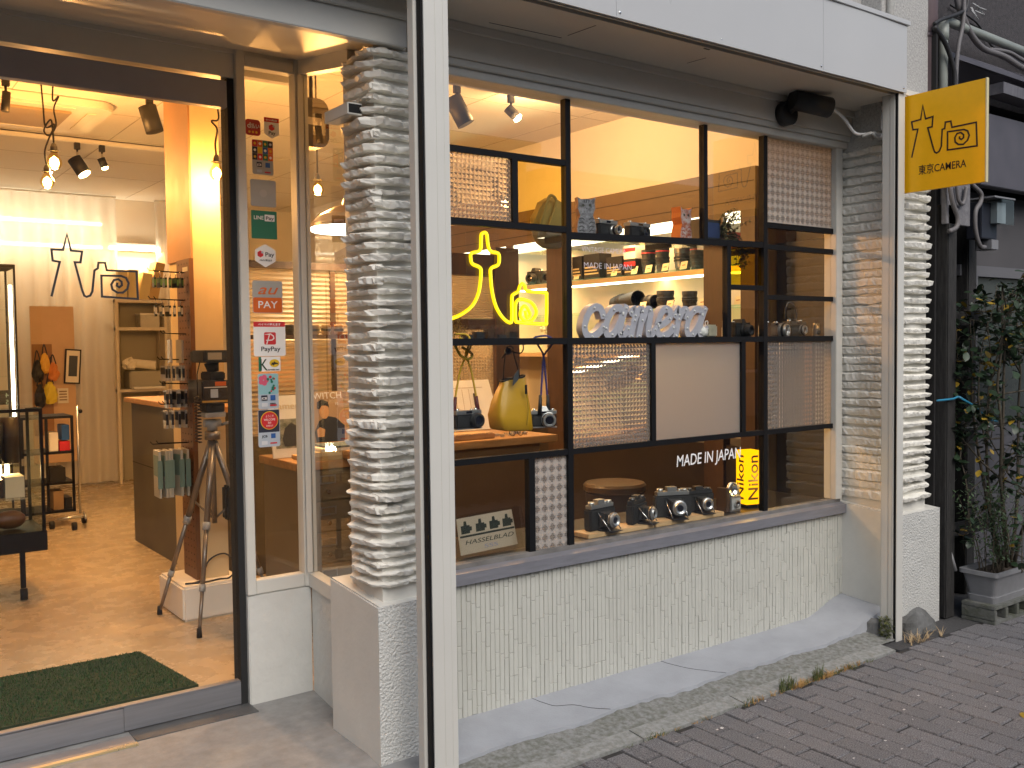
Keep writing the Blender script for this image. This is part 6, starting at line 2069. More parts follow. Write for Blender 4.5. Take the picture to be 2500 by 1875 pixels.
for x_, h_, lb in ((3.80, .085, 'tiny silver toy camera left of the slim glazing bar'), (4.09, .10, 'tiny silver toy camera right of the dark camera'), (4.555, .075, 'tiny pale toy camera at the window frame')):
    t = thing('toy_camera', lb, 'toy camera', (x_, 3.30, MS), 'toy cameras on the middle display shelf')
    part('body', B(x_ - .019, x_ + .019, 3.29, 3.32, MS, MS + h_ * .62), SILVER, t, bev=.003)
    part('frame_finder', MB().box(x_ - .017, x_ - .010, 3.295, 3.315, MS + h_ * .621, MS + h_).box(x_ + .010, x_ + .017, 3.295, 3.315, MS + h_ * .621, MS + h_).box(x_ - .0099, x_ + .0099, 3.295, 3.315, MS + h_ * .92, MS + h_), SILVER, t)
    part('lens', MB().lathe([(.012, 0), (.012, .008), (.008, .008), (.007, .004), (0, .004)], (x_, 3.29, MS + h_ * .30), (0, -1, 0), 14), GUN, t)
# small things on the middle shelf
pot = thing('ceramic_pot', 'small pale ceramic planter at the end of the marquee letters', 'pot', (3.70, 3.33, MS))
part('bowl', B(3.66, 3.735, 3.30, 3.37, MS, MS + .065), mat('cream_ceramic', (.50, .46, .34), .35, var=.15, vscale=30), pot, bev=.008)
part('handle', MB().tube(smooth([(3.672, 3.33, MS + .064), (3.672, 3.33, MS + .08), (3.69, 3.33, MS + .083), (3.69, 3.33, MS + .064)], 4), .003, 6), WHITEPL, pot)
wp = MB().ball((3.640, 3.315, MS + .028), .03, n=12, sc=(1, .8, .95))
wp.v = [v + Vector((noise.noise(v * 80), noise.noise(v * 70), noise.noise(v * 90))) * .006 for v in wp.v]
single('white_ornament', wp, WHITEPL, 'crumpled white ornament against the last marquee letter', 'ornament')
for i in range(5):
    xx = 2.235 + i * .058
    t = thing('acrylic_box', ['first clear acrylic box from the shutter post', 'second clear acrylic box from the shutter post', 'third clear acrylic box from the shutter post', 'fourth clear acrylic box from the shutter post', 'fifth clear acrylic box from the shutter post'][i], 'box', (xx, 3.36, MS), 'acrylic boxes under the neon sign')
    m = MB()
    m.box(xx - .027, xx + .027, 3.335, 3.338, MS + .001, MS + .06)
    m.box(xx - .027, xx + .027, 3.385, 3.388, MS + .001, MS + .06)
    m.box(xx - .027, xx - .024, 3.3381, 3.3849, MS + .001, MS + .06)
    m.box(xx + .024, xx + .027, 3.3381, 3.3849, MS + .001, MS + .06)
    part('wall', m, ACRYL, t)
    part('content', B(xx - .02, xx + .02, 3.345, 3.38, MS + .001, MS + .02 + .012 * (i % 3)), [GUN, MATTB, WOODD][i % 3], t)
nest = MB()
random.seed(12)
for i in range(60):
    a, b = Vector((2.17 + U(-.03, .03), 3.34 + U(-.02, .02), MS + U(.0, .09))), Vector((U(-.03, .03), U(-.02, .02), U(.0, .04)))
    nest.tube([a, a + b * .5, a + b], .0014, 4)
single('dried_flowers', nest, mat('dried_plant', (.25, .17, .05), .8), 'dried flowers standing left of the acrylic boxes', 'flowers')

# cats
def cat_figure(x, z, label, fur, mark, sidem, turn):
    t = thing('cat_figure', label, 'figurine', (x, 3.33, z), 'cardboard cat figures on the top shelf')
    body = [(-.040, 0), (.040, 0), (.045, .03), (.040, .065), (.030, .092), (.033, .100), (.041, .125), (.038, .148), (.043, .176), (.026, .165), (.0, .167), (-.026, .165), (-.043, .176), (-.038, .148), (-.041, .125), (-.033, .100), (-.030, .092), (-.040, .065), (-.045, .03)]
    M = front(x, 3.335, z) @ Matrix.Rotation(rad(turn), 4, 'Y')
    part('side', MB().poly(body, M, .058), sidem, t)
    part('front_print', MB().poly([(a * .97, b * .985 + .001) for a, b in body], M @ Matrix.Translation((0, 0, .0582)), .0008), fur, t)
    M2 = M @ Matrix.Translation((0, 0, .0592))
    ey = MB()
    for s in (-1, 1):
        ey.poly(circ(s * .016, .137, .0065, 10), M2, .0006)
    part('eye', ey, mat('cat_eye', (.03, .035, .02), .3), t)
    part('nose', MB().poly([(-.004, .124), (.004, .124), (0, .118)], M2, .0006), mark, t)
    st_ = MB()
    for k in range(4):
        z_ = .02 + k * .018
        for s in (-1, 1):
            st_.ribbon([(s * .012, z_), (s * .022, z_ + .006), (s * .034, z_ + .002)], .005, M2, .0005)
    for s in (-1, 0, 1):
        st_.ribbon([(s * .010, .150), (s * .012, .162)], .004, M2, .0005)
    part('stripe', st_, mark, t)
cat_figure(2.868, US, 'grey striped cat figure on the top display shelf', mat('grey_fur', (.30, .30, .33), .6, col2=(.09, .09, .10), vscale=55), mat('dark_fur', (.05, .05, .055), .6), mat('copper_side', (.42, .24, .14), .5), -28)
cat_figure(3.475, US, 'orange and white cat figure on the top display shelf', mat('white_fur', (.58, .50, .48), .6, col2=(.40, .10, .04), vscale=45), mat('rust_fur', (.35, .07, .03), .6), mat('orange_side', (.72, .19, .02), .5), 4)
db = thing('dark_box', 'dark box with a blue label on the top display shelf', 'box', (3.665, 3.33, US))
part('carton', B(3.59, 3.745, 3.29, 3.38, US, US + .13), mat('dark_carton', (.02, .02, .022), .5), db, bev=.002)
part('label', B(3.63, 3.735, 3.2885, 3.2898, US + .04, US + .115), mat('blue_label', (.03, .05, .13), .4), db)
pb = thing('red_pack', 'small red printed carton at the end of the top shelf', 'box', (3.93, 3.36, US))
part('carton', B(3.885, 3.945, 3.33, 3.38, US, US + .085), mat('red_carton', (.45, .10, .05), .5, col2=(.25, .03, .02), vscale=30), pb)
cb2 = thing('canvas_bag', 'beige canvas bag seen through the amber pane', 'bag', (2.86, 3.56, US))
bag = MB().ball((0, 0, 0), 1, n=18)
bag.v = [Vector((2.862 + v.x * .115 * (1 - .25 * v.z) + noise.noise(v * 2) * .02, 3.57 + v.y * .07, 2.075 + v.z * .125)) for v in bag.v]
bag.sm = [False] * len(bag.sm)
part('bag_body', bag, mat('beige_canvas', (.36, .30, .22), .8, var=.1), cb2)
part('bag_strap', MB().tube(smooth([(2.74, 3.52, 2.0), (2.76, 3.50, 2.10), (2.80, 3.50, 2.19), (2.84, 3.50, 2.17), (2.80, 3.49, 2.08), (2.77, 3.49, 2.01)], 5), .007, 6), MATS['beige_canvas'], cb2)
part('bag_shelf', B(2.68, 3.0, 3.43, 3.68, 1.936, 1.944), CASEG, cb2)
# trailing plant
tpn = thing('trailing_plant', 'trailing leafy plant spilling over the end of the top shelf', 'plant', (3.79, 3.33, US))
part('pot', MB().lathe([(0, 0), (.03, 0), (.04, .05), (.034, .05), (.03, .02), (0, .02)], (3.79, 3.35, US), n=16), mat('terracotta_dark', (.12, .07, .05), .7), tpn)
random.seed(19)
vn, vl = MB(), MB()
tiny = leaf_mesh('leaf', LEAF, .014, .006)[1]
for i in range(26):
    p = Vector((3.79 + U(-.03, .03), 3.35 + U(-.03, .02), US + .05))
    down = i < 14
    dd = Vector((U(-.3, .6), U(-.5, -.1), U(.5, 1)))
    pts = [p]
    for j in range(12 if down else 8):
        dd = (dd + Vector((U(-.1, .1), U(-.1, .05), -.35 if down else -.05 + U(-.15, .15)))).normalized()
        q = pts[-1] + dd * U(.014, .024)
        q.y = max(3.225, q.y)
        pts.append(q)
    vn.tube(pts, .0011, 4)
    for q in pts[2:]:
        for k in range(4):
            M = Matrix.Translation(q + Vector((U(-.008, .008), U(-.006, .006), U(-.008, .008)))) @ Matrix.Rotation(U(0, 6.28), 4, 'Z') @ Matrix.Rotation(U(-1, 1), 4, 'X')
            vl.add([M @ v for v in tiny.v], tiny.f, 0, True)
part('vine', vn, STEM, tpn)
part('foliage', vl, mat('ivy_leaf', (.10, .10, .04), .5, var=.3, vscale=60), tpn, kind='stuff')

# hanging cameras and the yellow bag
def strap(x, y, z0, pts, m_, name, par, r=.0045):
    return part(name, MB().tube(smooth(pts, 6), r, 7), m_, par)
h1 = camera(2.185, 3.30, 1.149, rad(5), .135, .088, .04, 'black and silver camera hanging on a yellow strap', 'cameras hanging from the middle shelf', lr=.030, ll=.025, side=.035, ring_=MATTB)
YST = mat('yellow_cord', (.55, .36, .03), .6)
LTH = mat('oxblood_leather', (.10, .015, .012), .5)
strap(0, 0, 0, [(2.122, 3.30, 1.23), (2.135, 3.30, 1.30), (2.16, 3.30, 1.40), (2.185, 3.29, 1.46), (2.20, 3.28, 1.50), (2.195, 3.30, 1.54), (2.15, 3.32, 1.545)], YST, 'strap', h1)
strap(0, 0, 0, [(2.245, 3.30, 1.23), (2.232, 3.30, 1.30), (2.21, 3.30, 1.40), (2.185, 3.30, 1.46), (2.19, 3.285, 1.50), (2.13, 3.26, 1.53)], YST, 'strap', h1)
strap(0, 0, 0, [(2.12, 3.28, 1.50), (2.14, 3.275, 1.46), (2.18, 3.275, 1.44), (2.205, 3.28, 1.455), (2.20, 3.29, 1.47), (2.16, 3.285, 1.49)], YST, 'strap', h1, .006)
for (a, b) in (((2.122, 3.30, 1.205), (2.132, 3.30, 1.285)), ((2.246, 3.30, 1.205), (2.235, 3.30, 1.285))):
    part('strap_end', MB().cyl(a, b, .010, .007, n=8), LTH, h1)
h2 = camera(2.600, 3.31, 1.130, rad(-28), .115, .085, .04, 'black camera hanging sideways on a blue strap', 'cameras hanging from the middle shelf', lr=.030, ll=.028, side=.02, ring_=SILVER, hump=True)
BST = mat('blue_cord', (.035, .04, .20), .6)
strap(0, 0, 0, [(2.575, 3.30, 1.21), (2.585, 3.30, 1.32), (2.595, 3.30, 1.43), (2.60, 3.29, 1.46), (2.63, 3.27, 1.51), (2.60, 3.28, 1.535), (2.55, 3.3, 1.53)], BST, 'strap', h2)
strap(0, 0, 0, [(2.620, 3.30, 1.21), (2.610, 3.30, 1.33), (2.598, 3.30, 1.44), (2.57, 3.28, 1.47), (2.54, 3.27, 1.50), (2.53, 3.28, 1.53)], BST, 'strap', h2)
for (a, b) in (((2.573, 3.30, 1.19), (2.577, 3.30, 1.275)), ((2.622, 3.30, 1.19), (2.617, 3.30, 1.275))):
    part('strap_end', MB().cyl(a, b, .010, .007, n=8), MATTB, h2)
yb = thing('yellow_bag', 'mustard yellow roll top bag hanging in the window', 'bag', (2.43, 3.33, 1.12))
rings = []
prof = [(2.442, 1.126, .082, .050), (2.440, 1.134, .092, .060), (2.432, 1.19, .094, .060), (2.436, 1.25, .082, .048), (2.443, 1.30, .067, .036), (2.448, 1.335, .060, .028), (2.450, 1.352, .060, .020)]
for cx, z, a, b in prof:
    rings.append([(cx + a * (abs(math.cos(t)) ** .38) * (1 if math.cos(t) > 0 else -1) + noise.noise((math.cos(t) * 2, z * 12, math.sin(t) * 2)) * .007, 3.33 + b * (abs(math.sin(t)) ** .5) * (1 if math.sin(t) > 0 else -1) + noise.noise((math.cos(t) * 2, z * 9, 4 + math.sin(t))) * .009, z + .012 * math.cos(t) * (1 if z > 1.3 else -.6)) for t in [2 * math.pi * k / 28 for k in range(28)]])
m = MB()
loft(m, rings)
m.sm = [True] * len(m.sm)
m.add(rings[0], [tuple(reversed(range(28)))])
m.add(rings[-1], [tuple(range(28))], 1)
YBAG = mat('mustard_tarpaulin', (.50, .27, .01), .42, var=.06)
part('bag_body', m, [YBAG, BLACK], yb)
part('rim', MB().tube(rings[-1], .004, 6, closed=True), BLACK, yb)
part('tag', MB().poly([(0, 0), (.030, .026), (.034, .072), (.006, .044)], front(2.405, 3.272, 1.322), .002), mat('charcoal_tag', (.045, .05, .055), .6), yb)
part('pull_tab', B(2.466, 2.476, 3.262, 3.266, 1.285, 1.325), BLACK, yb)
part('seam', MB().tube(smooth([(2.475, 3.268, 1.285), (2.48, 3.262, 1.22), (2.478, 3.270, 1.15)], 5), .0016, 5), mat('seam_dark', (.25, .18, .01), .6), yb)
part('cord', MB().tube(smooth([(2.398, 3.33, 1.345), (2.405, 3.33, 1.42), (2.42, 3.33, 1.485), (2.45, 3.33, 1.486), (2.455, 3.33, 1.46), (2.475, 3.33, 1.40), (2.49, 3.33, 1.35)], 5), .0028, 6), BLACK, yb)
m = MB()
m.ball((2.425, 3.33, 1.47), .016, n=10)
m.tube(smooth([(2.425, 3.33, 1.47), (2.40, 3.32, 1.455), (2.385, 3.32, 1.44)], 4), .003, 6)
m.tube(smooth([(2.44, 3.33, 1.47), (2.48, 3.32, 1.46), (2.50, 3.32, 1.475), (2.50, 3.32, 1.50)], 4), .003, 6)
part('hanger_hook', m, MATTB, yb)

# lower deck: pine boards and folding cameras
DZ = .6168
for a, b, y0, y1, h, lb in ((2.79, 3.205, 3.232, 3.345, .02, 'pale pine board under the two left folding cameras'), (3.215, 3.70, 3.232, 3.345, .022, 'pale pine board under the two right folding cameras')):
    single('pine_board', B(a, b, y0, y1, DZ, DZ + h), WOODL, lb, 'board', 'pine boards on the deck', bev=.002)
def folding(x, y, z, rz, s, label, top=SILVER):
    t = thing('folding_camera', label, 'camera', (x, y, z), 'folding cameras on the deck', rz=rz)
    def P(nm, m, mm_, par=t, **k):
        m.v = [v * s for v in m.v]
        return part(nm, m, mm_, par, local=True, **k)
    P('body', B(-.07, .07, -.016, .018, .0, .078), LEATHER, bev=.006)
    P('top_plate', B(-.062, .062, -.014, .016, .0785, .092), top, bev=.002)
    m = MB()
    m.box(-.022, .014, -.012, .014, .0925, .108)
    m.cyl((-.048, 0, .0925), (-.048, 0, .103), .012, n=14)
    m.cyl((.046, 0, .0925), (.046, 0, .1), .013, n=14)
    m.cyl((.028, 0, .0925), (.028, 0, .099), .006, n=10)
    P('viewfinder', m, top)
    bl_ = MB()
    k = 7
    vs_ = []
    for i in range(k + 1):
        t_ = i / k
        rr = .028 * (1 - .32 * t_) * (1.0 if i % 2 else .88)
        yy = -.016 - .045 * t_
        vs_ += [(-rr, yy, .040 - rr * 1.05), (rr, yy, .040 - rr * 1.05), (rr, yy, .040 + rr * 1.05), (-rr, yy, .040 + rr * 1.05)]
    bl_.add(vs_, [(4 * i + j, 4 * i + (j + 1) % 4, 4 * i + 4 + (j + 1) % 4, 4 * i + 4 + j) for i in range(k) for j in range(4)])
    P('bellows', bl_, LEATHER)
    lo = P('lens', MB().lathe([(.026, 0), (.027, .006), (.027, .012), (.023, .014), (.021, .020), (.019, .020), (.012, .015), (0, .016)], (0, -.058, .040), (0, -1, 0), 20), SILVER)
    P('lens_glass', MB().lathe([(.0125, .0155), (.006, .0175), (0, .018)], (0, -.058, .040), (0, -1, 0), 16), LENSG, lo)
    P('shutter_ring', MB().lathe([(.0275, .004), (.029, .005), (.029, .009), (.0275, .010)], (0, -.058, .040), (0, -1, 0), 20), GUN, lo)
    P('drop_bed', MB().add([(-.034, -.018, .004), (.034, -.018, .004), (.030, -.082, .002), (-.030, -.082, .002), (-.034, -.018, .0), (.034, -.018, .0), (.030, -.082, -.0), (-.030, -.082, -.0)], [(3, 2, 1, 0), (4, 5, 6, 7), (0, 1, 5, 4), (2, 3, 7, 6), (1, 2, 6, 5), (3, 0, 4, 7)]), MATTB)
    for s_ in (-1, 1):
        P('strut', MB().cyl((s_ * .034, -.018, .066), (s_ * .029, -.074, .006), .0022, n=6), CHROME)
    return t
folding(2.92, 3.30, DZ + .0215, rad(8), 1.28, 'folding camera nearest the quatrefoil pane')
folding(3.165, 3.31, DZ + .0215, rad(24), 1.22, 'folding camera turned sharply to the side on the left board', top=GUN)
folding(3.40, 3.305, DZ + .0235, rad(-22), 1.36, 'biggest folding camera with a silver top on the right board')
folding(3.60, 3.315, DZ + .0235, rad(-12), 1.2, 'small folding camera at the end of the right board', top=GUN)
fc = thing('flash_camera', 'silver box camera with a round flash reflector beside the yellow lamp', 'camera', (3.835, 3.31, DZ))
part('body', B(3.800, 3.880, 3.275, 3.335, DZ, DZ + .082), SILVER, fc, bev=.003)
part('front_panel', B(3.807, 3.873, 3.2735, 3.2748, DZ + .012, DZ + .07), MATTEG, fc)
part('lens', MB().lathe([(.018, 0), (.018, .012), (.012, .012), (.011, .006), (0, .006)], (3.840, 3.2735, DZ + .042), (0, -1, 0), 18), CHROME, fc)
part('lens_glass', MB().lathe([(.0108, .0065), (.005, .008), (0, .0085)], (3.840, 3.2735, DZ + .042), (0, -1, 0), 14), LENSG, fc)
part('reflector', MB().lathe([(.034, .016), (.031, .014), (.022, .004), (.010, 0), (0, 0)], (3.825, 3.295, DZ + .118), (0, -1, 0), 22), CHROME, fc)
part('reflector_rim', MB().lathe([(.034, .016), (.037, .014), (.036, .0), (.012, -.01), (0, -.01)], (3.825, 3.295, DZ + .118), (0, -1, 0), 22), SILVER, fc)
part('flash_mount', MB().box(3.860, 3.885, 3.29, 3.32, DZ + .0825, DZ + .135), SILVER, fc)
part('side_case', B(3.770, 3.799, 3.28, 3.35, DZ, DZ + .125), mat('case_brown', (.05, .025, .012), .6), fc, bev=.003)
nl_ = thing('brand_lamp', 'glowing yellow prism lamp with vertical lettering on the deck', 'lamp', (3.86, 3.32, DZ))
cxx, cyy, hw = 4.0, 3.325, .048
ang = rad(-15)
Ml = Matrix.Translation((cxx, cyy, DZ + .02)) @ Matrix.Rotation(ang, 4, 'Z')
YGL = emis('lamp_yellow', (1.0, .40, .0), 1.2)
part('lamp_body', B(-hw, hw, -hw, hw, 0, .285, M=Ml), YGL, nl_, bev=.004)
part('lamp_base', B(-hw * .8, hw * .8, -hw * .8, hw * .8, -.0198, -.0002, M=Ml), BLACK, nl_)
INK = mat('lamp_ink', (.05, .02, .005), .6)
e1 = (math.cos(ang), math.sin(ang), 0)
o1 = Ml @ Vector((hw * .5, -hw - .0006, .02))
part('lettering', text_mb('Nikon', .088, frame(o1, (0, 0, 1), (-e1[0], -e1[1], 0)), .0008, width=.235, offset=.001), INK, nl_)
e2 = (math.sin(ang), -math.cos(ang), 0)
o2 = Ml @ Vector((-hw - .0006, -hw * .5, .02))
part('lettering', text_mb('Nikon', .088, frame(o2, (0, 0, 1), (-e2[0], -e2[1], 0)), .0008, width=.235, offset=.001), INK, nl_)
lamp((cxx, cyy - .10, DZ + .16), 1.1, (1, .6, .12), nl_, radius=.05)
ab = thing('acrylic_block', 'clear acrylic display block printed with four cameras and lettering', 'display block', (2.24, 3.27, DZ))
Ma = front(2.118, 3.242, DZ) @ Matrix.Rotation(rad(2), 4, 'Z') @ Matrix.Rotation(rad(-6), 4, 'X')
part('block', MB().poly([(0, 0), (.345, 0), (.325, .178), (-.005, .178)], Ma @ Matrix.Translation((0, 0, -.045)), .044), clear_glass('thick_acrylic', (.86, .84, .80)), ab, bev=.003)
part('print_backing', MB().poly([(.02, .012), (.315, .012), (.30, .165), (.015, .165)], Ma @ Matrix.Translation((0, 0, -.044)), .002), mat('frosted_card', (.50, .43, .34), .5), ab)
Mp = Ma @ Matrix.Translation((0, 0, -.0415))
OLV = mat('dark_olive_print', (.02, .028, .020), .5)
for k, xx in enumerate((.055, .13, .20, .268)):
    m = MB()
    m.poly([(xx - .022, .098), (xx + .022, .098), (xx + .022, .132), (xx - .022, .132)], Mp, .0005)
    m.poly([(xx - .008, .1321), (xx + .008, .1321), (xx + .006, .150), (xx - .006, .150)], Mp, .0005)
    m.poly([(xx + .0221, .108), (xx + .032, .108), (xx + .032, .125), (xx + .0221, .125)], Mp, .0005)
    part('camera_print', m, OLV, ab)
part('print_bar', MB().poly([(.025, .083), (.305, .083), (.305, .091), (.025, .091)], Mp, .0005), OLV, ab)
part('lettering', text_mb('HASSELBLAD', .026, Mp @ Matrix.Translation((.045, .052, 0)), .0005, shear=.25, width=.25), OLV, ab)
part('lettering', text_mb('SSS', .022, Mp @ Matrix.Translation((.14, .025, 0)), .0005, width=.07), mat('pale_blue_ink', (.28, .28, .42), .5), ab)

# ================================================================ inside, behind the display
dsk = thing('work_desk', 'wooden work desk behind the display window', 'desk', (3.1, 4.8, 0))
part('desk_top', B(2.25, 3.64, 4.49, 5.15, .905, .948), WOOD, dsk, bev=.004)
part('desk_front', B(2.28, 3.50, 4.52, 4.54, .0, .904), mat('brown_panel', (.12, .066, .026), .5, var=.1), dsk)
part('desk_side', B(3.50, 3.52, 4.52, 5.1, .0, .904), MATS['brown_panel'], dsk)
kb = thing('wooden_abacus_box', 'long wooden box with ridges lying on the desk', 'box', (3.05, 4.62, .948))
part('tray', B(2.93, 3.22, 4.56, 4.68, .9485, .978), WOOD, kb, bev=.003)
for i in range(9):
    part('ridge', B(2.95 + i * .029, 2.972 + i * .029, 4.565, 4.675, .9785, .985), WOODL, kb)
single('cream_block', B(2.82, 2.90, 4.55, 4.60, .9485, 1.02), CREAM, 'small cream block at the left of the desk', 'block', bev=.003)
gl_ = MB()
for xx in (3.36, 3.42):
    gl_.tube([(xx + .022 * math.cos(a), 4.58 + .006 * math.sin(a), .972 + .02 * math.sin(a)) for a in [6.283 * k / 14 for k in range(14)]], .0025, 5, closed=True)
gl_.tube(smooth([(3.44, 4.58, .975), (3.47, 4.64, .985), (3.52, 4.66, .96)], 4), .0025, 5)
single('eyeglasses', gl_, MATTB, 'pair of dark rimmed glasses lying on the desk', 'glasses')
sw = MB()
random.seed(30)
for i in range(14):
    xx, yy = U(3.22, 3.5), U(4.58, 4.75)
    sw.box(xx, xx + U(.015, .05), yy, yy + U(.01, .03), .9485, .9485 + U(.004, .02))
single('desk_clutter', sw, [SILVER], 'scatter of small silver parts on the desk', 'parts', kind='stuff')
lbd = thing('paper_board', 'cream drawing board leaning behind the desk', 'board', (3.1, 5.1, .948))
M = front(2.62, 5.06, .95) @ Matrix.Rotation(rad(-16), 4, 'X')
part('board', MB().poly([(0, 0), (1.0, 0), (.96, .33), (-.02, .33)], M, .01), PAPER, lbd)
ln = MB()
for i in range(16):
    u = .06 + i * .052
    ln.ribbon([(u, .06), (u + .003, .27)], .0025, M @ Matrix.Translation((0, 0, .0105)), .0004)
ln.ribbon([(.04, .28), (.90, .28)], .003, M @ Matrix.Translation((0, 0, .0105)), .0004)
part('drawing_line', ln, mat('pencil_brown', (.42, .30, .16), .7), lbd)
part('pencil', MB().poly([(.82, .10), (.835, .10), (.835, .24), (.82, .24)], M @ Matrix.Translation((0, 0, .0112)), .006), MATTB, lbd)
# partition with ribbed and prism glass
pa = thing('glass_partition', 'brown framed partition with ribbed and prism glass behind the desk', 'partition', (3.6, 5.25, 0))
m = MB()
m.box(3.0, 3.02, 5.23, 5.27, .95, 2.1)
m.box(3.705, 3.90, 5.22, 5.28, .0, 2.15)
m.box(3.02, 3.705, 5.23, 5.27, 1.96, 2.10)
m.box(3.02, 3.705, 5.23, 5.27, 1.60, 1.67)
part('frame', m, WOODD, pa)
rb = MB()
vs_ = []
for i in range(49):
    zz = 1.672 + .286 * i / 48
    yy = 5.25 + (.003 if i % 2 else -.003)
    vs_ += [(3.021, yy, zz), (3.704, yy, zz)]
rb.add(vs_, [(2 * i, 2 * i + 1, 2 * i + 3, 2 * i + 2) for i in range(48)])
part('ribbed_pane', rb, MATS['ribbed_plastic'], pa)
m = MB()
nx, nz, cl_ = 30, 28, .0226
vs_ = [(3.021 + cl_ * i, 5.25, .97 + cl_ * j) for i in range(nx + 1) for j in range(nz + 1)]
b0 = len(vs_)
vs_ += [(3.021 + cl_ * (i + .5), 5.245, .97 + cl_ * (j + .5)) for i in range(nx) for j in range(nz)]
fs = []
for i in range(nx):
    for j in range(nz):
        a, b, c_, d = i * (nz + 1) + j, (i + 1) * (nz + 1) + j, (i + 1) * (nz + 1) + j + 1, i * (nz + 1) + j + 1
        t = b0 + i * nz + j
        fs += [(a, b, t), (b, c_, t), (c_, d, t), (d, a, t)]
m.add(vs_, fs)
part('prism_pane', m, rough_glass('warm_prism', (.97, .93, .85), .15, .35, (.8, .66, .46), .6), pa)
rw = thing('return_board', 'dark grey board on the side wall next to the window frame', 'board', (4.9, 3.5, 0))
part('board', B(4.80, 4.995, 3.262, 3.765, .0, 2.10), mat('grey_board_dark', (.035, .033, .032), .5), rw)
part('edge_strip', B(4.78, 4.799, 3.33, 3.36, .0, 2.10), WOOD, rw)
stl = thing('round_stool', 'round brown upholstered stool behind the folding cameras', 'stool', (3.9, 4.27, 0))
part('seat', MB().lathe([(0, .60), (.17, .60), (.19, .61), (.192, .64), (.18, .655), (0, .662)], (3.9, 4.27, 0), n=28), mat('brown_vinyl', (.09, .06, .035), .4), stl)
part('skirt', MB().lathe([(.165, .40), (.18, .60)], (3.9, 4.27, 0), n=28), mat('dark_vinyl', (.05, .032, .02), .5), stl)
for k in range(4):
    a = rad(45 + 90 * k)
    part('leg', MB().cyl((3.9 + .14 * math.cos(a), 4.27 + .14 * math.sin(a), .42), (3.9 + .18 * math.cos(a), 4.27 + .18 * math.sin(a), .0), .012, n=8), GUN, stl)

# lens cabinet along the side wall
lc = thing('lens_cabinet', 'long brown wooden cabinet with lit glass shelves along the side wall', 'cabinet', (4.8, 5.4, 0))
WBR = mat('cabinet_brown', (.05, .024, .009), .45, var=.25, vscale=5, aniso=(6, 6, 1))
part('pelmet', B(4.60, 4.995, 3.77, 8.2, 2.30, 2.556), mat('pelmet_brown', (.115, .072, .038), .5, var=.08), lc)
pj = MB()
for z_ in (2.47, 2.36):
    pj.box(4.5985, 4.5998, 3.78, 8.2, z_, z_ + .004)
part('pelmet_joint', pj, BLK, lc)
for y0, y1, m_ in ((3.77, 3.88, WBR), (4.02, 4.18, WBR), (5.60, 5.79, WOODD), (6.24, 6.32, WOODD), (7.3, 7.4, WOODD)):
    part('post', B(4.595, 4.66, y0, y1, 0, 2.2995), m_, lc)
part('end_panel', B(4.661, 4.995, 3.771, 3.795, 0, 2.2995), WBR, lc)
part('back_panel', B(4.985, 4.996, 3.80, 8.2, .0, 2.2995), mat('cabinet_back', (.70, .64, .54), .6), lc)
part('base', B(4.61, 4.984, 3.80, 8.2, .0, .85), mat('base_dark', (.018, .011, .006), .4), lc)
part('shelf_board', B(4.61, 4.984, 3.80, 8.2, 1.40, 1.43), mat('shelf_laminate', (.60, .44, .28), .5), lc)
gs = [(3.89, 4.018), (4.185, 5.595), (5.795, 6.235), (6.325, 7.295)]
for y0, y1 in gs:
    part('glass_shelf', B(4.63, 4.984, y0, y1, 1.972, 1.982), clear_glass('green_glass_shelf', (.80, .95, .86)), lc)
    part('glass_shelf', B(4.66, 4.984, y0, y1, 1.722, 1.7302), MATS['green_glass_shelf'], lc)
    part('shelf_nosing', B(4.62, 4.6298, y0, y1, 1.935, 1.968), mat('brass_nosing', (.55, .42, .24), .3, .7), lc)
    part('shelf_light', B(4.64, 4.70, y0 + .02, y1 - .02, 1.925, 1.934), emis('shelf_led', (1, .86, .62), 6), lc)
    part('top_light', B(4.605, 4.66, y0 + .01, y1 - .01, 2.235, 2.299), emis('top_led', (1, .86, .58), 2.6), lc)
    lamp((4.75, (y0 + y1) / 2, 2.22), 3.0 * (y1 - y0) + .3, WARMW, lc, kind='AREA', size=(.10, y1 - y0), aim=(.1, 0, -1))
    lamp((4.70, (y0 + y1) / 2, 1.92), 2.6 * (y1 - y0) + .3, WARMW, lc, kind='AREA', size=(.06, y1 - y0), aim=(.2, 0, -1))
GZ1, GZ2 = 1.9825, 1.4305
CB = mat('black_carton', (.015, .013, .012), .45)
def carton(y0, y1, z, h, label, stripe=None, lines=3, base=CB):
    t = thing('lens_carton', label, 'carton', (4.74, (y0 + y1) / 2, z), 'cartons on the lens cabinet')
    part('carton', B(4.68, 4.80, y0, y1, z, z + h), base, t, bev=.0015)
    if stripe:
        part('stripe', B(4.6785, 4.6799, y0 + .002, y1 - .002, z + h * .55, z + h * .82), stripe, t)
    M = frame((4.6785, y1 - .012, z + h * .2), (0, -1, 0), (0, 0, 1))
    w_ = (y1 - y0) - .024
    for k in range(lines):
        part('lettering', B(4.6780, 4.6793, y0 + .012 + w_ * .1 * k, y1 - .012, z + h * (.16 + .13 * k), z + h * (.22 + .13 * k)), mat('gold_print', (.55, .42, .22), .5), t)
carton(5.47, 5.585, GZ1, .175, 'first black lens carton at the far end of the glass shelf')
carton(5.27, 5.45, GZ1, .180, 'second black lens carton with gold lines on the glass shelf')
carton(5.03, 5.20, GZ1, .140, 'third black lens carton left of the red striped cartons')
carton(4.89, 5.012, GZ1, .110, 'lower carton with a red band on the glass shelf', RED, 1)
carton(4.89, 5.012, GZ1 + .1105, .095, 'upper white carton with a red band on the glass shelf', RED, 0, PAPER)
lens(4.74, 4.82, GZ1, .165, .052, 'first tall lens with red ring on the glass shelf', 'lenses on the glass shelf', band=RED)
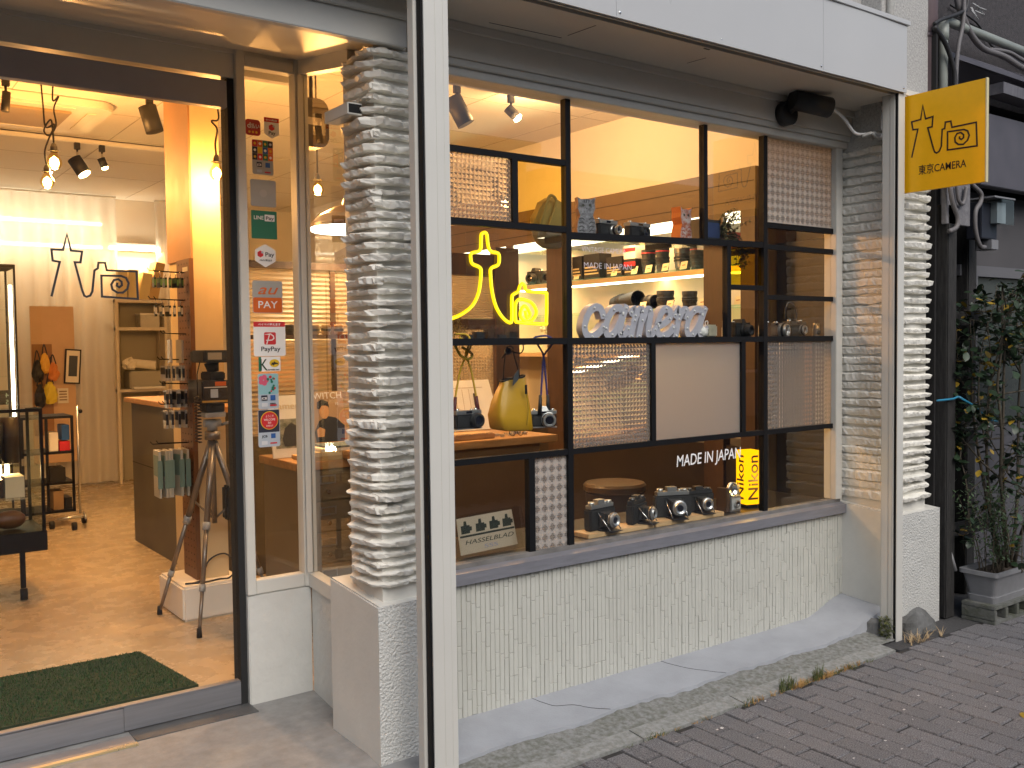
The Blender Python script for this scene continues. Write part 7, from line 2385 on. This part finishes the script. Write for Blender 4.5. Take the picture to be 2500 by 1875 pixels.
lens(4.74, 4.685, GZ1, .168, .048, 'second tall lens with red ring on the glass shelf', 'lenses on the glass shelf', band=RED)
lens(4.75, 4.505, GZ1, .150, .060, 'widest lens in a clear sleeve on the glass shelf', 'lenses on the glass shelf', body=GUN)
lens(4.74, 4.365, GZ1, .150, .050, 'last lens with red ring next to the brown post', 'lenses on the glass shelf', band=RED)
lens(4.78, 5.22, 1.731 + .06, .24, .058, 'big lens lying on its side behind the marquee letters', 'lenses on the lower cabinet shelf', axis=(-.25, -1, .05), hood=True)
lens(4.78, 4.90, 1.731 + .055, .13, .05, 'lens with petal hood above the letter m', 'lenses on the lower cabinet shelf', axis=(-.2, -1, 0))
lens(4.76, 4.68, 1.731, .125, .062, 'tall ribbed lens standing above the letter e', 'lenses on the lower cabinet shelf')
lens(4.76, 4.455, 1.731, .11, .052, 'slim lens standing above the last letter', 'lenses on the lower cabinet shelf')
lens(4.76, 3.95, 1.731, .12, .05, 'dark lens between the two brown posts', 'lenses on the lower cabinet shelf')
def card(y, z, label, tilt=.2):
    t = thing('price_card', label, 'card', (4.655, y, z), 'price cards in the lens cabinet')
    M = frame((4.672, y + .03, z + .0006), (0, -1, 0), (.25, 0, 1)) @ Matrix.Rotation(tilt * .3, 4, 'Z')
    part('sheet', MB().poly([(0, 0), (.06, 0), (.066, .052), (.006, .052)], M, .001), CARD, t)
    part('lettering', MB().poly([(.018, .024), (.046, .024), (.046, .030), (.018, .030)], M @ Matrix.Translation((0, 0, .0012)), .0004), mat('red_brown_ink', (.35, .10, .04), .6), t)
for y_, lb in ((5.53, 'price card at the first black carton'), (5.11, 'price card at the third black carton'), (4.90, 'price card left of the first tall lens'), (4.76, 'price card at the first tall lens'), (4.60, 'price card between second and widest lens'), (4.43, 'price card at the last lens')):
    card(y_, GZ1, lb)
for y_, lb in ((4.82, 'price card above the letter m of the marquee'), (4.56, 'price card above the letter r of the marquee'), (4.27, 'price card above the last marquee letter'), (3.97, 'price card between the brown posts')):
    t = card(y_, 1.7306, lb)
cm = camera(4.78, 6.15, GZ1, rad(-80), .15, .12, .08, 'dark reflex camera on the far glass shelf behind the neon', 'stock in the far cabinet bay', top=MATTB, lr=.04, ll=.06, ring_=MATTB, hump=True)
cm = camera(4.78, 5.95, GZ1, rad(-80), .15, .11, .08, 'second dark reflex camera on the far glass shelf behind the neon', 'stock in the far cabinet bay', top=MATTB, lr=.04, ll=.05, ring_=MATTB, hump=True)
vs2 = thing('flower_vase', 'small white vase with pale flowers in the far cabinet bay', 'vase', (4.78, 6.0, GZ2))
part('vase', MB().lathe([(0, 0), (.04, 0), (.055, .06), (.03, .12), (.035, .15)], (4.78, 6.0, GZ2), n=18), WHITEPL, vs2)
m = MB()
for k in range(16):
    m.ball((4.78 + U(-.05, .05), 6.0 + U(-.06, .06), GZ2 + .17 + U(-.02, .06)), .016, n=8)
part('blossom', m, PAPER, vs2)
